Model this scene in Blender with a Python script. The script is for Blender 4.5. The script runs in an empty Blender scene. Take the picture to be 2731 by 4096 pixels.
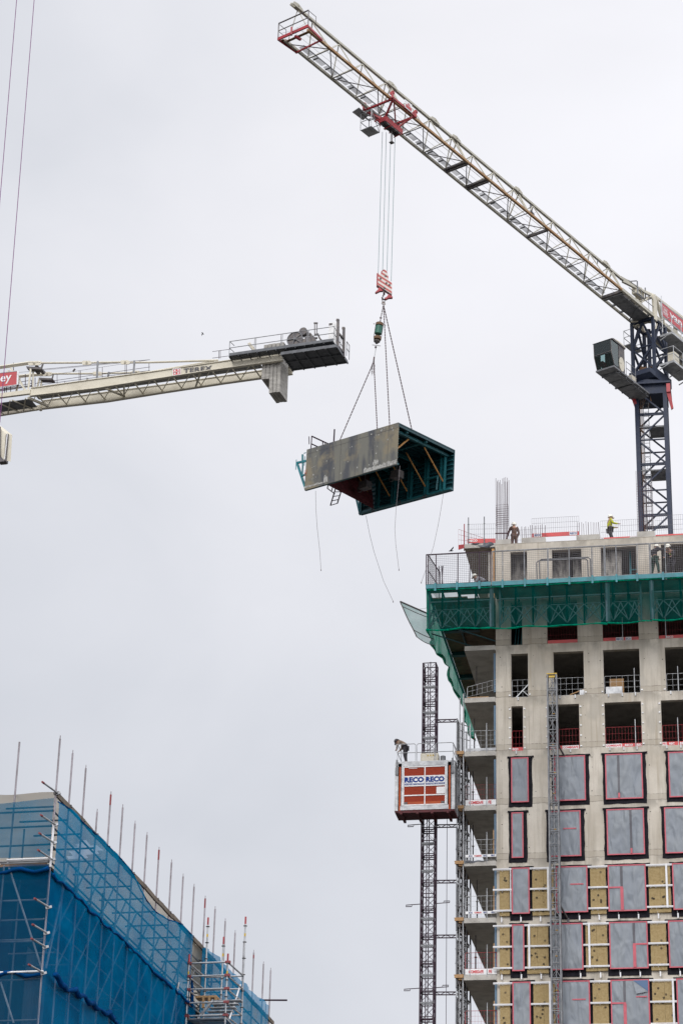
import bpy, math, random
import numpy as np
R = random.Random(7)
SC = bpy.context.scene
COL = SC.collection
A = lambda *p: np.array(p, float)

# ------------------------------------------------------------------ camera
F_PX, CX, CY = 9671.0, 1365.5, 2048.0          # 85 mm lens on a 24 x 36 frame held upright
TH, RO = math.radians(25.6), math.radians(1.51)
EYE = A(0, 0, 1.7)
FW = A(0, math.cos(TH), math.sin(TH))
_u = A(0, -math.sin(TH), math.cos(TH)); _r = A(1, 0, 0)
RT = _r * math.cos(RO) + _u * math.sin(RO)
UP = _u * math.cos(RO) - _r * math.sin(RO)
cd = bpy.data.cameras.new('camera'); cam = bpy.data.objects.new('camera', cd); COL.objects.link(cam)
from mathutils import Matrix
cam.matrix_world = Matrix(((RT[0], UP[0], -FW[0], EYE[0]), (RT[1], UP[1], -FW[1], EYE[1]),
                           (RT[2], UP[2], -FW[2], EYE[2]), (0, 0, 0, 1)))
cd.sensor_fit = 'VERTICAL'; cd.sensor_height = 36.0; cd.lens = F_PX / 4096 * 36.0
cd.clip_start = 0.5; cd.clip_end = 6000
SC.camera = cam

# ------------------------------------------------------------------ light
SUN_EL, SUN_AZ = math.radians(40), math.radians(205)     # behind the camera, a little to the left
W = bpy.data.worlds.new('World'); SC.world = W; W.use_nodes = True
nt = W.node_tree; nt.nodes.clear(); N = nt.nodes.new; L = nt.links.new
out = N('ShaderNodeOutputWorld'); bg = N('ShaderNodeBackground'); L(bg.outputs[0], out.inputs[0])
sky = N('ShaderNodeTexSky'); sky.sky_type = 'NISHITA'; sky.sun_disc = False
sky.sun_elevation = SUN_EL; sky.sun_rotation = SUN_AZ
ssc = N('ShaderNodeVectorMath'); ssc.operation = 'SCALE'; ssc.inputs['Scale'].default_value = 0.10; L(sky.outputs[0], ssc.inputs[0])
tc = N('ShaderNodeTexCoord'); sx = N('ShaderNodeSeparateXYZ'); L(tc.outputs['Generated'], sx.inputs[0])
def wm(op, a, b, clamp=False):
    n = N('ShaderNodeMath'); n.operation = op; n.use_clamp = clamp
    for i, v in enumerate((a, b)):
        if isinstance(v, (int, float)): n.inputs[i].default_value = v
        elif v is not None: L(v, n.inputs[i])
    return n.outputs[0]
# overcast cloud layer: brighter to the right of the street and overhead, darker low on the left, soft billows
mp = N('ShaderNodeMapping'); mp.inputs['Scale'].default_value = (1, 1, 1.6); L(tc.outputs['Generated'], mp.inputs[0])
n1 = N('ShaderNodeTexNoise'); n1.inputs['Scale'].default_value = 5.5; n1.inputs['Detail'].default_value = 5; n1.inputs['Roughness'].default_value = .45; n1.inputs['Distortion'].default_value = .5
L(mp.outputs[0], n1.inputs[0])
n2 = N('ShaderNodeTexNoise'); n2.inputs['Scale'].default_value = 15; n2.inputs['Detail'].default_value = 6; n2.inputs['Roughness'].default_value = .5
L(mp.outputs[0], n2.inputs[0])
el = wm('ADD', wm('MULTIPLY', wm('MINIMUM', wm('SUBTRACT', sx.outputs[2], .25, True), .26), 0.60), 0.735)
el = wm('ADD', el, wm('MULTIPLY', wm('SUBTRACT', sx.outputs[2], .72, True), 3.0))
ax = wm('MULTIPLY', sx.outputs[0], 0.62)
cl = wm('ADD', wm('MULTIPLY', wm('SUBTRACT', n1.outputs[0], .5), 0.22), wm('MULTIPLY', wm('SUBTRACT', n2.outputs[0], .5), 0.06))
lum = wm('ADD', wm('ADD', el, ax), cl)
lum = wm('ADD', lum, wm('MULTIPLY', wm('MAXIMUM', wm('MULTIPLY', sx.outputs[1], -1.0), 0.0), 1.1))
lum = wm('MINIMUM', wm('MAXIMUM', lum, .5), 2.0)
ramp = N('ShaderNodeValToRGB'); cr = ramp.color_ramp
cr.elements[0].position = .62; cr.elements[0].color = (.93, .975, 1.07, 1)
cr.elements[1].position = .92; cr.elements[1].color = (.985, .985, 1.035, 1)
L(lum, ramp.inputs[0])
cs = N('ShaderNodeVectorMath'); cs.operation = 'SCALE'; L(ramp.outputs[0], cs.inputs[0]); L(lum, cs.inputs['Scale'])
mx = N('ShaderNodeMix'); mx.data_type = 'RGBA'; mx.inputs[0].default_value = 0.96
L(ssc.outputs[0], mx.inputs[6]); L(cs.outputs[0], mx.inputs[7]); L(mx.outputs[2], bg.inputs[0])
bg.inputs[1].default_value = 1.0
sl = bpy.data.lights.new('sun', 'SUN'); sl.energy = 1.5; sl.angle = math.radians(25); sl.color = (1, .97, .93)
so = bpy.data.objects.new('sun', sl); COL.objects.link(so)
so.rotation_euler = (math.radians(90) - SUN_EL, 0, math.pi - SUN_AZ)
so.location = (-40, -60, 120)
vs = SC.view_settings; vs.view_transform = 'Standard'; vs.look = 'None'; vs.gamma = 1; vs.exposure = 0; vs.use_curve_mapping = False
SC.cycles.max_bounces = 8; SC.cycles.transparent_max_bounces = 24; SC.cycles.diffuse_bounces = 4

# ------------------------------------------------------------------ frames and picking
def ray(x, y):
    d = FW * F_PX + RT * (x - CX) - UP * (y - CY); return d / np.linalg.norm(d)
def hit(p, p0, n):
    d = ray(*p); return EYE + d * (((np.asarray(p0) - EYE) @ n) / (d @ n))
def atY(p, Y): return hit(p, A(0, Y, 0), A(0, 1., 0))
def zoom(x0, y0, s): return lambda x, y: (x0 + x * s, y0 + y * s)
class Frame:
    def __init__(s, o, ea, eb, ec=(0, 0, 1)):
        s.o = A(*o); s.e = [A(*ea), A(*eb), A(*ec)]
    def __call__(s, a, b, c): return s.o + s.e[0] * a + s.e[1] * b + s.e[2] * c
    def on(s, p, k, val):                       # picture point on the plane (axis k = val) -> the two other coordinates
        w = hit(p, s.o + s.e[k] * val, s.e[k]) - s.o
        c = [w @ e for e in s.e]; c.pop(k); return c
def azframe(o, az):
    a = math.radians(az); return Frame(o, (math.cos(a), -math.sin(a), 0), (math.sin(a), math.cos(a), 0))
WF = Frame((0, 0, 0), (1, 0, 0), (0, 1, 0))

# ------------------------------------------------------------------ mesh building
class MB:
    def __init__(s): s.v = []; s.f = []; s.mi = []; s.k = 0
    def add(s, vs, fs):
        b = len(s.v); s.v.extend([tuple(map(float, p)) for p in vs])
        for f in fs: s.f.append([b + i for i in f]); s.mi.append(s.k)
    def box(s, a0, a1, b0, b1, c0, c1, F=WF):
        s.add([F(a, b, c) for c in (c0, c1) for b in (b0, b1) for a in (a0, a1)],
              [(0, 2, 3, 1), (4, 5, 7, 6), (0, 1, 5, 4), (2, 6, 7, 3), (0, 4, 6, 2), (1, 3, 7, 5)])
    def bar(s, p, q, w, h=None, up=(0, 0, 1)):
        h = h or w; p, q, up = A(*p), A(*q), A(*up); d = q - p; d /= (np.linalg.norm(d) + 1e-9)
        if abs(d @ up) > .98: up = A(0, 1, 0) if abs(d[1]) < .9 else A(1, 0, 0)
        x = np.cross(d, up); x /= np.linalg.norm(x); y = np.cross(x, d)
        s.add([e + x * i * w / 2 + y * j * h / 2 for e in (p, q) for i, j in ((-1, -1), (1, -1), (1, 1), (-1, 1))],
              [(0, 1, 2, 3), (7, 6, 5, 4), (0, 4, 5, 1), (1, 5, 6, 2), (2, 6, 7, 3), (3, 7, 4, 0)])
    def tube(s, p, q, r, n=6, r2=None): s.path([p, q], [r, r if r2 is None else r2], n)
    def path(s, pts, r, n=6, cap=True):
        pts = [A(*p) for p in pts]; m = len(pts); rr = r if isinstance(r, (list, tuple)) else [r] * m
        vs = []; ref = None
        for i, p in enumerate(pts):
            d = pts[min(i + 1, m - 1)] - pts[max(i - 1, 0)]; d /= (np.linalg.norm(d) + 1e-9)
            if ref is None or np.linalg.norm(np.cross(d, ref)) < .1: ref = A(0, 0, 1) if abs(d[2]) < .9 else A(1, 0, 0)
            x = np.cross(d, ref); x /= np.linalg.norm(x); y = np.cross(x, d)
            vs += [p + (x * math.cos(2 * math.pi * j / n) + y * math.sin(2 * math.pi * j / n)) * rr[i] for j in range(n)]
        fs = [(i * n + j, i * n + (j + 1) % n, (i + 1) * n + (j + 1) % n, (i + 1) * n + j) for i in range(m - 1) for j in range(n)]
        if cap: fs += [tuple(range(n - 1, -1, -1)), tuple((m - 1) * n + j for j in range(n))]
        s.add(vs, fs)
    def prism(s, pts, off):                     # polygon in space pushed along a vector
        pts = [A(*p) for p in pts]; n = len(pts); off = A(*off)
        s.add(pts + [p + off for p in pts], [tuple(range(n)), tuple(range(2 * n - 1, n - 1, -1))] + [(i, n + i, n + (i + 1) % n, (i + 1) % n) for i in range(n)])
    def lathe(s, c, prof, ax=(0, 0, 1), n=12):  # prof: (radius, height along ax)
        s.path([A(*c) + A(*ax) * h for r, h in prof], [max(r, 1e-4) for r, h in prof], n)
    def grid(s, fn, nu, nv):
        s.add([fn(i / nu, j / nv) for j in range(nv + 1) for i in range(nu + 1)],
              [(j * (nu + 1) + i, j * (nu + 1) + i + 1, (j + 1) * (nu + 1) + i + 1, (j + 1) * (nu + 1) + i) for j in range(nv) for i in range(nu)])
    def ring(s, c, r, t, ax1, ax2, n=14):
        pts = [A(*c) + A(*ax1) * math.cos(2 * math.pi * k / n) * r + A(*ax2) * math.sin(2 * math.pi * k / n) * r for k in range(n + 1)]
        s.path(pts, t, 5, False)
def rootloc(o):
    while o.parent: o = o.parent
    return A(*o.location)
def build(mb, name, mats, parent=None, loc=None, smooth=False):
    me = bpy.data.meshes.new(name); base = rootloc(parent) if parent else (A(*loc) if loc is not None else A(0, 0, 0))
    me.from_pydata([(v[0] - base[0], v[1] - base[1], v[2] - base[2]) for v in mb.v], [], mb.f)
    mats = mats if isinstance(mats, (list, tuple)) else [mats]
    for m in mats: me.materials.append(m)
    me.polygons.foreach_set('material_index', mb.mi)
    if smooth: me.polygons.foreach_set('use_smooth', [True] * len(me.polygons))
    me.update(); me.validate()
    o = bpy.data.objects.new(name, me); COL.objects.link(o)
    if parent: o.parent = parent
    else: o.location = base
    return o
def thing(name, label, cat, loc, group=None):
    o = bpy.data.objects.new(name, None); COL.objects.link(o); o.location = tuple(map(float, loc)); o.empty_display_size = .3
    o['label'] = label; o['category'] = cat
    if group: o['group'] = group
    return o
def solo(mb, name, mats, label, cat, group=None, kind=None, smooth=False):
    v = np.array(mb.v); loc = A((v[:, 0].min() + v[:, 0].max()) / 2, (v[:, 1].min() + v[:, 1].max()) / 2, v[:, 2].min())
    o = build(mb, name, mats, None, loc, smooth)
    if label: o['label'] = label
    if cat: o['category'] = cat
    if group: o['group'] = group
    if kind: o['kind'] = kind
    return o
def text(mb, s, P, ex, ey, w, h, nrm, depth=.004, bold=.035):
    """lettering: lower left corner P, width w along ex, cap height h along ey"""
    cu = bpy.data.curves.new('t', 'FONT'); cu.body = s; cu.size = 1; cu.offset = bold; cu.resolution_u = 2
    o = bpy.data.objects.new('t', cu); COL.objects.link(o); bpy.context.view_layer.update()
    me = o.evaluated_get(bpy.context.evaluated_depsgraph_get()).to_mesh()
    v = np.array([x.co[:] for x in me.vertices]); fs = [tuple(p.vertices) for p in me.polygons]
    o.to_mesh_clear() if hasattr(o, 'to_mesh_clear') else None
    COL.objects.unlink(o); bpy.data.objects.remove(o); bpy.data.curves.remove(cu)
    x0, x1, y0, y1 = v[:, 0].min(), v[:, 0].max(), v[:, 1].min(), v[:, 1].max()
    P, ex, ey, nrm = A(*P), A(*ex), A(*ey), A(*nrm)
    mb.add([P + ex * ((a[0] - x0) / (x1 - x0) * w) + ey * ((a[1] - y0) / (y1 - y0) * h) + nrm * depth for a in v], fs)
def dup(root, loc, label=None):
    r = root.copy(); COL.objects.link(r); r.location = tuple(map(float, loc))
    if label: r['label'] = label
    for ch in root.children:
        c = ch.copy(); COL.objects.link(c); c.parent = r
        for g in ch.children:
            d = g.copy(); COL.objects.link(d); d.parent = c
    return r

# ------------------------------------------------------------------ materials
def mat(name, c, rough=.6, metal=0., c2=None, sc=3., st=(1, 1, 1), thr=(.4, .65), bump=0., bsc=20., spec=.5, alpha=None, trl=0., detail=4, c3=None, sc3=1., thr3=(.55, .7)):
    """surface of colour c with blotches of c2 (and c3); alpha < 1 is an open mesh; trl lets light through cloth"""
    m = bpy.data.materials.new(name); m.use_nodes = True; t = m.node_tree; t.nodes.clear(); n = t.nodes.new; l = t.links.new
    o = n('ShaderNodeOutputMaterial'); b = n('ShaderNodeBsdfPrincipled')
    b.inputs['Roughness'].default_value = rough; b.inputs['Metallic'].default_value = metal; b.inputs['Specular IOR Level'].default_value = spec
    b.inputs['Base Color'].default_value = (*c, 1)
    tcn = n('ShaderNodeTexCoord'); col = None
    def blotch(prev, cc, scale, th, stv):
        mpn = n('ShaderNodeMapping'); mpn.inputs['Scale'].default_value = stv; l(tcn.outputs['Object'], mpn.inputs[0])
        ns = n('ShaderNodeTexNoise'); ns.inputs['Scale'].default_value = scale; ns.inputs['Detail'].default_value = detail; ns.inputs['Roughness'].default_value = .6; l(mpn.outputs[0], ns.inputs[0])
        mr = n('ShaderNodeMapRange'); mr.inputs[1].default_value = th[0]; mr.inputs[2].default_value = th[1]; l(ns.outputs[0], mr.inputs[0])
        mxn = n('ShaderNodeMix'); mxn.data_type = 'RGBA'; l(mr.outputs[0], mxn.inputs[0])
        if prev is None: mxn.inputs[6].default_value = (*c, 1)
        else: l(prev, mxn.inputs[6])
        mxn.inputs[7].default_value = (*cc, 1); return mxn.outputs[2]
    if c2: col = blotch(None, c2, sc, thr, st)
    if c3: col = blotch(col, c3, sc3, thr3, (1, 1, 1))
    if col: l(col, b.inputs['Base Color'])
    if bump:
        nb = n('ShaderNodeTexNoise'); nb.inputs['Scale'].default_value = bsc; nb.inputs['Detail'].default_value = 4; l(tcn.outputs['Object'], nb.inputs[0])
        bp = n('ShaderNodeBump'); bp.inputs['Strength'].default_value = bump; bp.inputs['Distance'].default_value = .05; l(nb.outputs[0], bp.inputs['Height']); l(bp.outputs[0], b.inputs['Normal'])
    sh = b.outputs[0]
    if trl:
        tr = n('ShaderNodeBsdfTranslucent'); tr.inputs[0].default_value = (*c, 1)
        if col: l(col, tr.inputs[0])
        ms = n('ShaderNodeMixShader'); ms.inputs[0].default_value = trl; l(sh, ms.inputs[1]); l(tr.outputs[0], ms.inputs[2]); sh = ms.outputs[0]
    if alpha is not None:
        tp = n('ShaderNodeBsdfTransparent'); ms = n('ShaderNodeMixShader'); l(tp.outputs[0], ms.inputs[1]); l(sh, ms.inputs[2])
        # the weave: slightly denser and looser patches
        ns = n('ShaderNodeTexNoise'); ns.inputs['Scale'].default_value = .9; ns.inputs['Detail'].default_value = 3; l(tcn.outputs['Object'], ns.inputs[0])
        mr = n('ShaderNodeMapRange'); mr.inputs[1].default_value = .3; mr.inputs[2].default_value = .7; mr.inputs[3].default_value = alpha - .1; mr.inputs[4].default_value = min(1, alpha + .1); l(ns.outputs[0], mr.inputs[0]); l(mr.outputs[0], ms.inputs[0]); sh = ms.outputs[0]
    l(sh, o.inputs[0]); m.diffuse_color = (*c, 1); return m

def concrete_mat():
    """board-marked concrete: lift joints at every storey, streaks, damp patches"""
    m = bpy.data.materials.new('concrete_facade'); m.use_nodes = True; t = m.node_tree; t.nodes.clear(); n = t.nodes.new; l = t.links.new
    o = n('ShaderNodeOutputMaterial'); b = n('ShaderNodeBsdfPrincipled'); b.inputs['Roughness'].default_value = .85; b.inputs['Specular IOR Level'].default_value = .25
    tcn = n('ShaderNodeTexCoord'); l(b.outputs[0], o.inputs[0])
    def noise(sc, st, det=5, rough=.6):
        mpn = n('ShaderNodeMapping'); mpn.inputs['Scale'].default_value = st; l(tcn.outputs['Object'], mpn.inputs[0])
        ns = n('ShaderNodeTexNoise'); ns.inputs['Scale'].default_value = sc; ns.inputs['Detail'].default_value = det; ns.inputs['Roughness'].default_value = rough; l(mpn.outputs[0], ns.inputs[0]); return ns.outputs[0]
    def rng(x, a, b_, c=0., d=1.):
        mr = n('ShaderNodeMapRange'); l(x, mr.inputs[0])
        for i, v in enumerate((a, b_, c, d)): mr.inputs[i + 1].default_value = v
        return mr.outputs[0]
    def mix(f, x, y):
        mxn = n('ShaderNodeMix'); mxn.data_type = 'RGBA'; l(f, mxn.inputs[0])
        for i, v in ((6, x), (7, y)):
            if isinstance(v, tuple): mxn.inputs[i].default_value = (*v, 1)
            else: l(v, mxn.inputs[i])
        return mxn.outputs[2]
    def mth(op, x, y):
        q = n('ShaderNodeMath'); q.operation = op
        for i, v in enumerate((x, y)):
            if isinstance(v, (int, float)): q.inputs[i].default_value = v
            else: l(v, q.inputs[i])
        return q.outputs[0]
    col = mix(rng(noise(.35, (1, 1, 1)), .35, .65), (.61, .565, .49), (.46, .415, .345))
    col = mix(mth('MULTIPLY', rng(noise(3.6, (1, 1, .06)), .48, .68), .82), col, (.36, .32, .26))
    col = mix(mth('MULTIPLY', rng(noise(.55, (1, 1, .6), 3), .55, .62), .5), col, (.36, .335, .29))
    col = mix(mth('MULTIPLY', rng(noise(1.2, (1, 1, .12), 3), .64, .74), .6), col, (.40, .31, .20))
    col = mix(mth('MULTIPLY', rng(noise(14, (1, 1, 1), 6, .7), .45, .75), .4), col, (.44, .415, .37))
    sp = n('ShaderNodeSeparateXYZ'); l(tcn.outputs['Object'], sp.inputs[0])
    wob = mth('MULTIPLY', mth('SUBTRACT', noise(2.5, (1, 1, 1), 3), .5), .12)
    zz = mth('FRACT', mth('DIVIDE', mth('ADD', mth('SUBTRACT', sp.outputs[2], 44.78), wob), 2.93), 0)
    line = mth('LESS_THAN', zz, .010); band = mth('LESS_THAN', zz, .11)
    line2 = mth('MULTIPLY', mth('GREATER_THAN', zz, .105), mth('LESS_THAN', zz, .118))
    low = mth('MULTIPLY', rng(zz, .80, .97), rng(noise(1.1, (1, 1, .8), 4), .46, .56))
    col = mix(mth('MULTIPLY', low, .75), col, (.30, .275, .235))
    drip = mth('MULTIPLY', rng(zz, .95, .45, 0, 1), rng(noise(4.5, (1, 1, .03), 3), .58, .70))
    col = mix(mth('MULTIPLY', drip, .7), col, (.35, .30, .23))
    col = mix(mth('MULTIPLY', band, .42), col, (.34, .30, .24))
    col = mix(mth('MULTIPLY', mth('MAXIMUM', line, mth('MULTIPLY', line2, rng(noise(5, (1, 1, 1), 2), .4, .6))), .6), col, (.13, .115, .10))
    l(col, b.inputs['Base Color'])
    bp = n('ShaderNodeBump'); bp.inputs['Strength'].default_value = .35; bp.inputs['Distance'].default_value = .03
    l(noise(9, (1, 1, .4), 6, .7), bp.inputs['Height']); l(bp.outputs[0], b.inputs['Normal'])
    return m
def sheet_mat(name, c, c2, strength=1.):
    """loose polythene: wind-blown creases"""
    m = bpy.data.materials.new(name); m.use_nodes = True; t = m.node_tree; t.nodes.clear(); n = t.nodes.new; l = t.links.new
    o = n('ShaderNodeOutputMaterial'); b = n('ShaderNodeBsdfPrincipled'); b.inputs['Roughness'].default_value = .55; l(b.outputs[0], o.inputs[0])
    tcn = n('ShaderNodeTexCoord')
    hs = []
    for rz, sc, st in ((.9, .7, (2.8, 2.8, .9)), (-.8, .8, (2.6, 2.6, .8)), (.3, 1.6, (1.5, 1.5, 1))):
        mpn = n('ShaderNodeMapping'); mpn.inputs['Rotation'].default_value = (0, rz, 0); mpn.inputs['Scale'].default_value = st; l(tcn.outputs['Object'], mpn.inputs[0])
        ns = n('ShaderNodeTexNoise'); ns.inputs['Scale'].default_value = sc; ns.inputs['Detail'].default_value = 1.2; ns.inputs['Distortion'].default_value = .8; l(mpn.outputs[0], ns.inputs[0]); hs.append(ns.outputs[0])
    ad = n('ShaderNodeMath'); l(hs[0], ad.inputs[0]); l(hs[1], ad.inputs[1])
    ad2 = n('ShaderNodeMath'); ad2.operation = 'MULTIPLY_ADD'; l(hs[2], ad2.inputs[0]); ad2.inputs[1].default_value = .3; l(ad.outputs[0], ad2.inputs[2])
    bp = n('ShaderNodeBump'); bp.inputs['Strength'].default_value = strength; bp.inputs['Distance'].default_value = .30; l(ad2.outputs[0], bp.inputs['Height']); l(bp.outputs[0], b.inputs['Normal'])
    mr = n('ShaderNodeMapRange'); mr.inputs[1].default_value = .35; mr.inputs[2].default_value = .65; l(hs[0], mr.inputs[0])
    mxn = n('ShaderNodeMix'); mxn.data_type = 'RGBA'; mxn.inputs[6].default_value = (*c, 1); mxn.inputs[7].default_value = (*c2, 1); l(mr.outputs[0], mxn.inputs[0]); l(mxn.outputs[2], b.inputs['Base Color'])
    return m
def stripe_mat(name, c, c2, rot, scale):
    m = bpy.data.materials.new(name); m.use_nodes = True; t = m.node_tree; n = t.nodes.new; l = t.links.new; b = t.nodes['Principled BSDF']
    tcn = n('ShaderNodeTexCoord'); mpn = n('ShaderNodeMapping'); mpn.inputs['Rotation'].default_value = rot; l(tcn.outputs['Object'], mpn.inputs[0])
    wv = n('ShaderNodeTexWave'); wv.bands_direction = 'X'; wv.inputs['Scale'].default_value = scale; l(mpn.outputs[0], wv.inputs[0])
    rp = n('ShaderNodeValToRGB'); rp.color_ramp.interpolation = 'CONSTANT'; rp.color_ramp.elements[0].color = (*c, 1); rp.color_ramp.elements[1].color = (*c2, 1); rp.color_ramp.elements[1].position = .5
    l(wv.outputs[0], rp.inputs[0]); l(rp.outputs[0], b.inputs['Base Color']); b.inputs['Roughness'].default_value = .5; return m
def glass_mat():
    m = bpy.data.materials.new('cab_glass'); m.use_nodes = True; t = m.node_tree; t.nodes.clear(); n = t.nodes.new; l = t.links.new
    o = n('ShaderNodeOutputMaterial'); tp = n('ShaderNodeBsdfTransparent'); tp.inputs[0].default_value = (.55, .68, .68, 1)
    g = n('ShaderNodeBsdfGlossy'); g.inputs['Roughness'].default_value = .05; g.inputs[0].default_value = (.8, .9, .9, 1)
    fr = n('ShaderNodeFresnel'); fr.inputs[0].default_value = 1.75; ms = n('ShaderNodeMixShader'); l(fr.outputs[0], ms.inputs[0]); l(tp.outputs[0], ms.inputs[1]); l(g.outputs[0], ms.inputs[2]); l(ms.outputs[0], o.inputs[0]); return m

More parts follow.
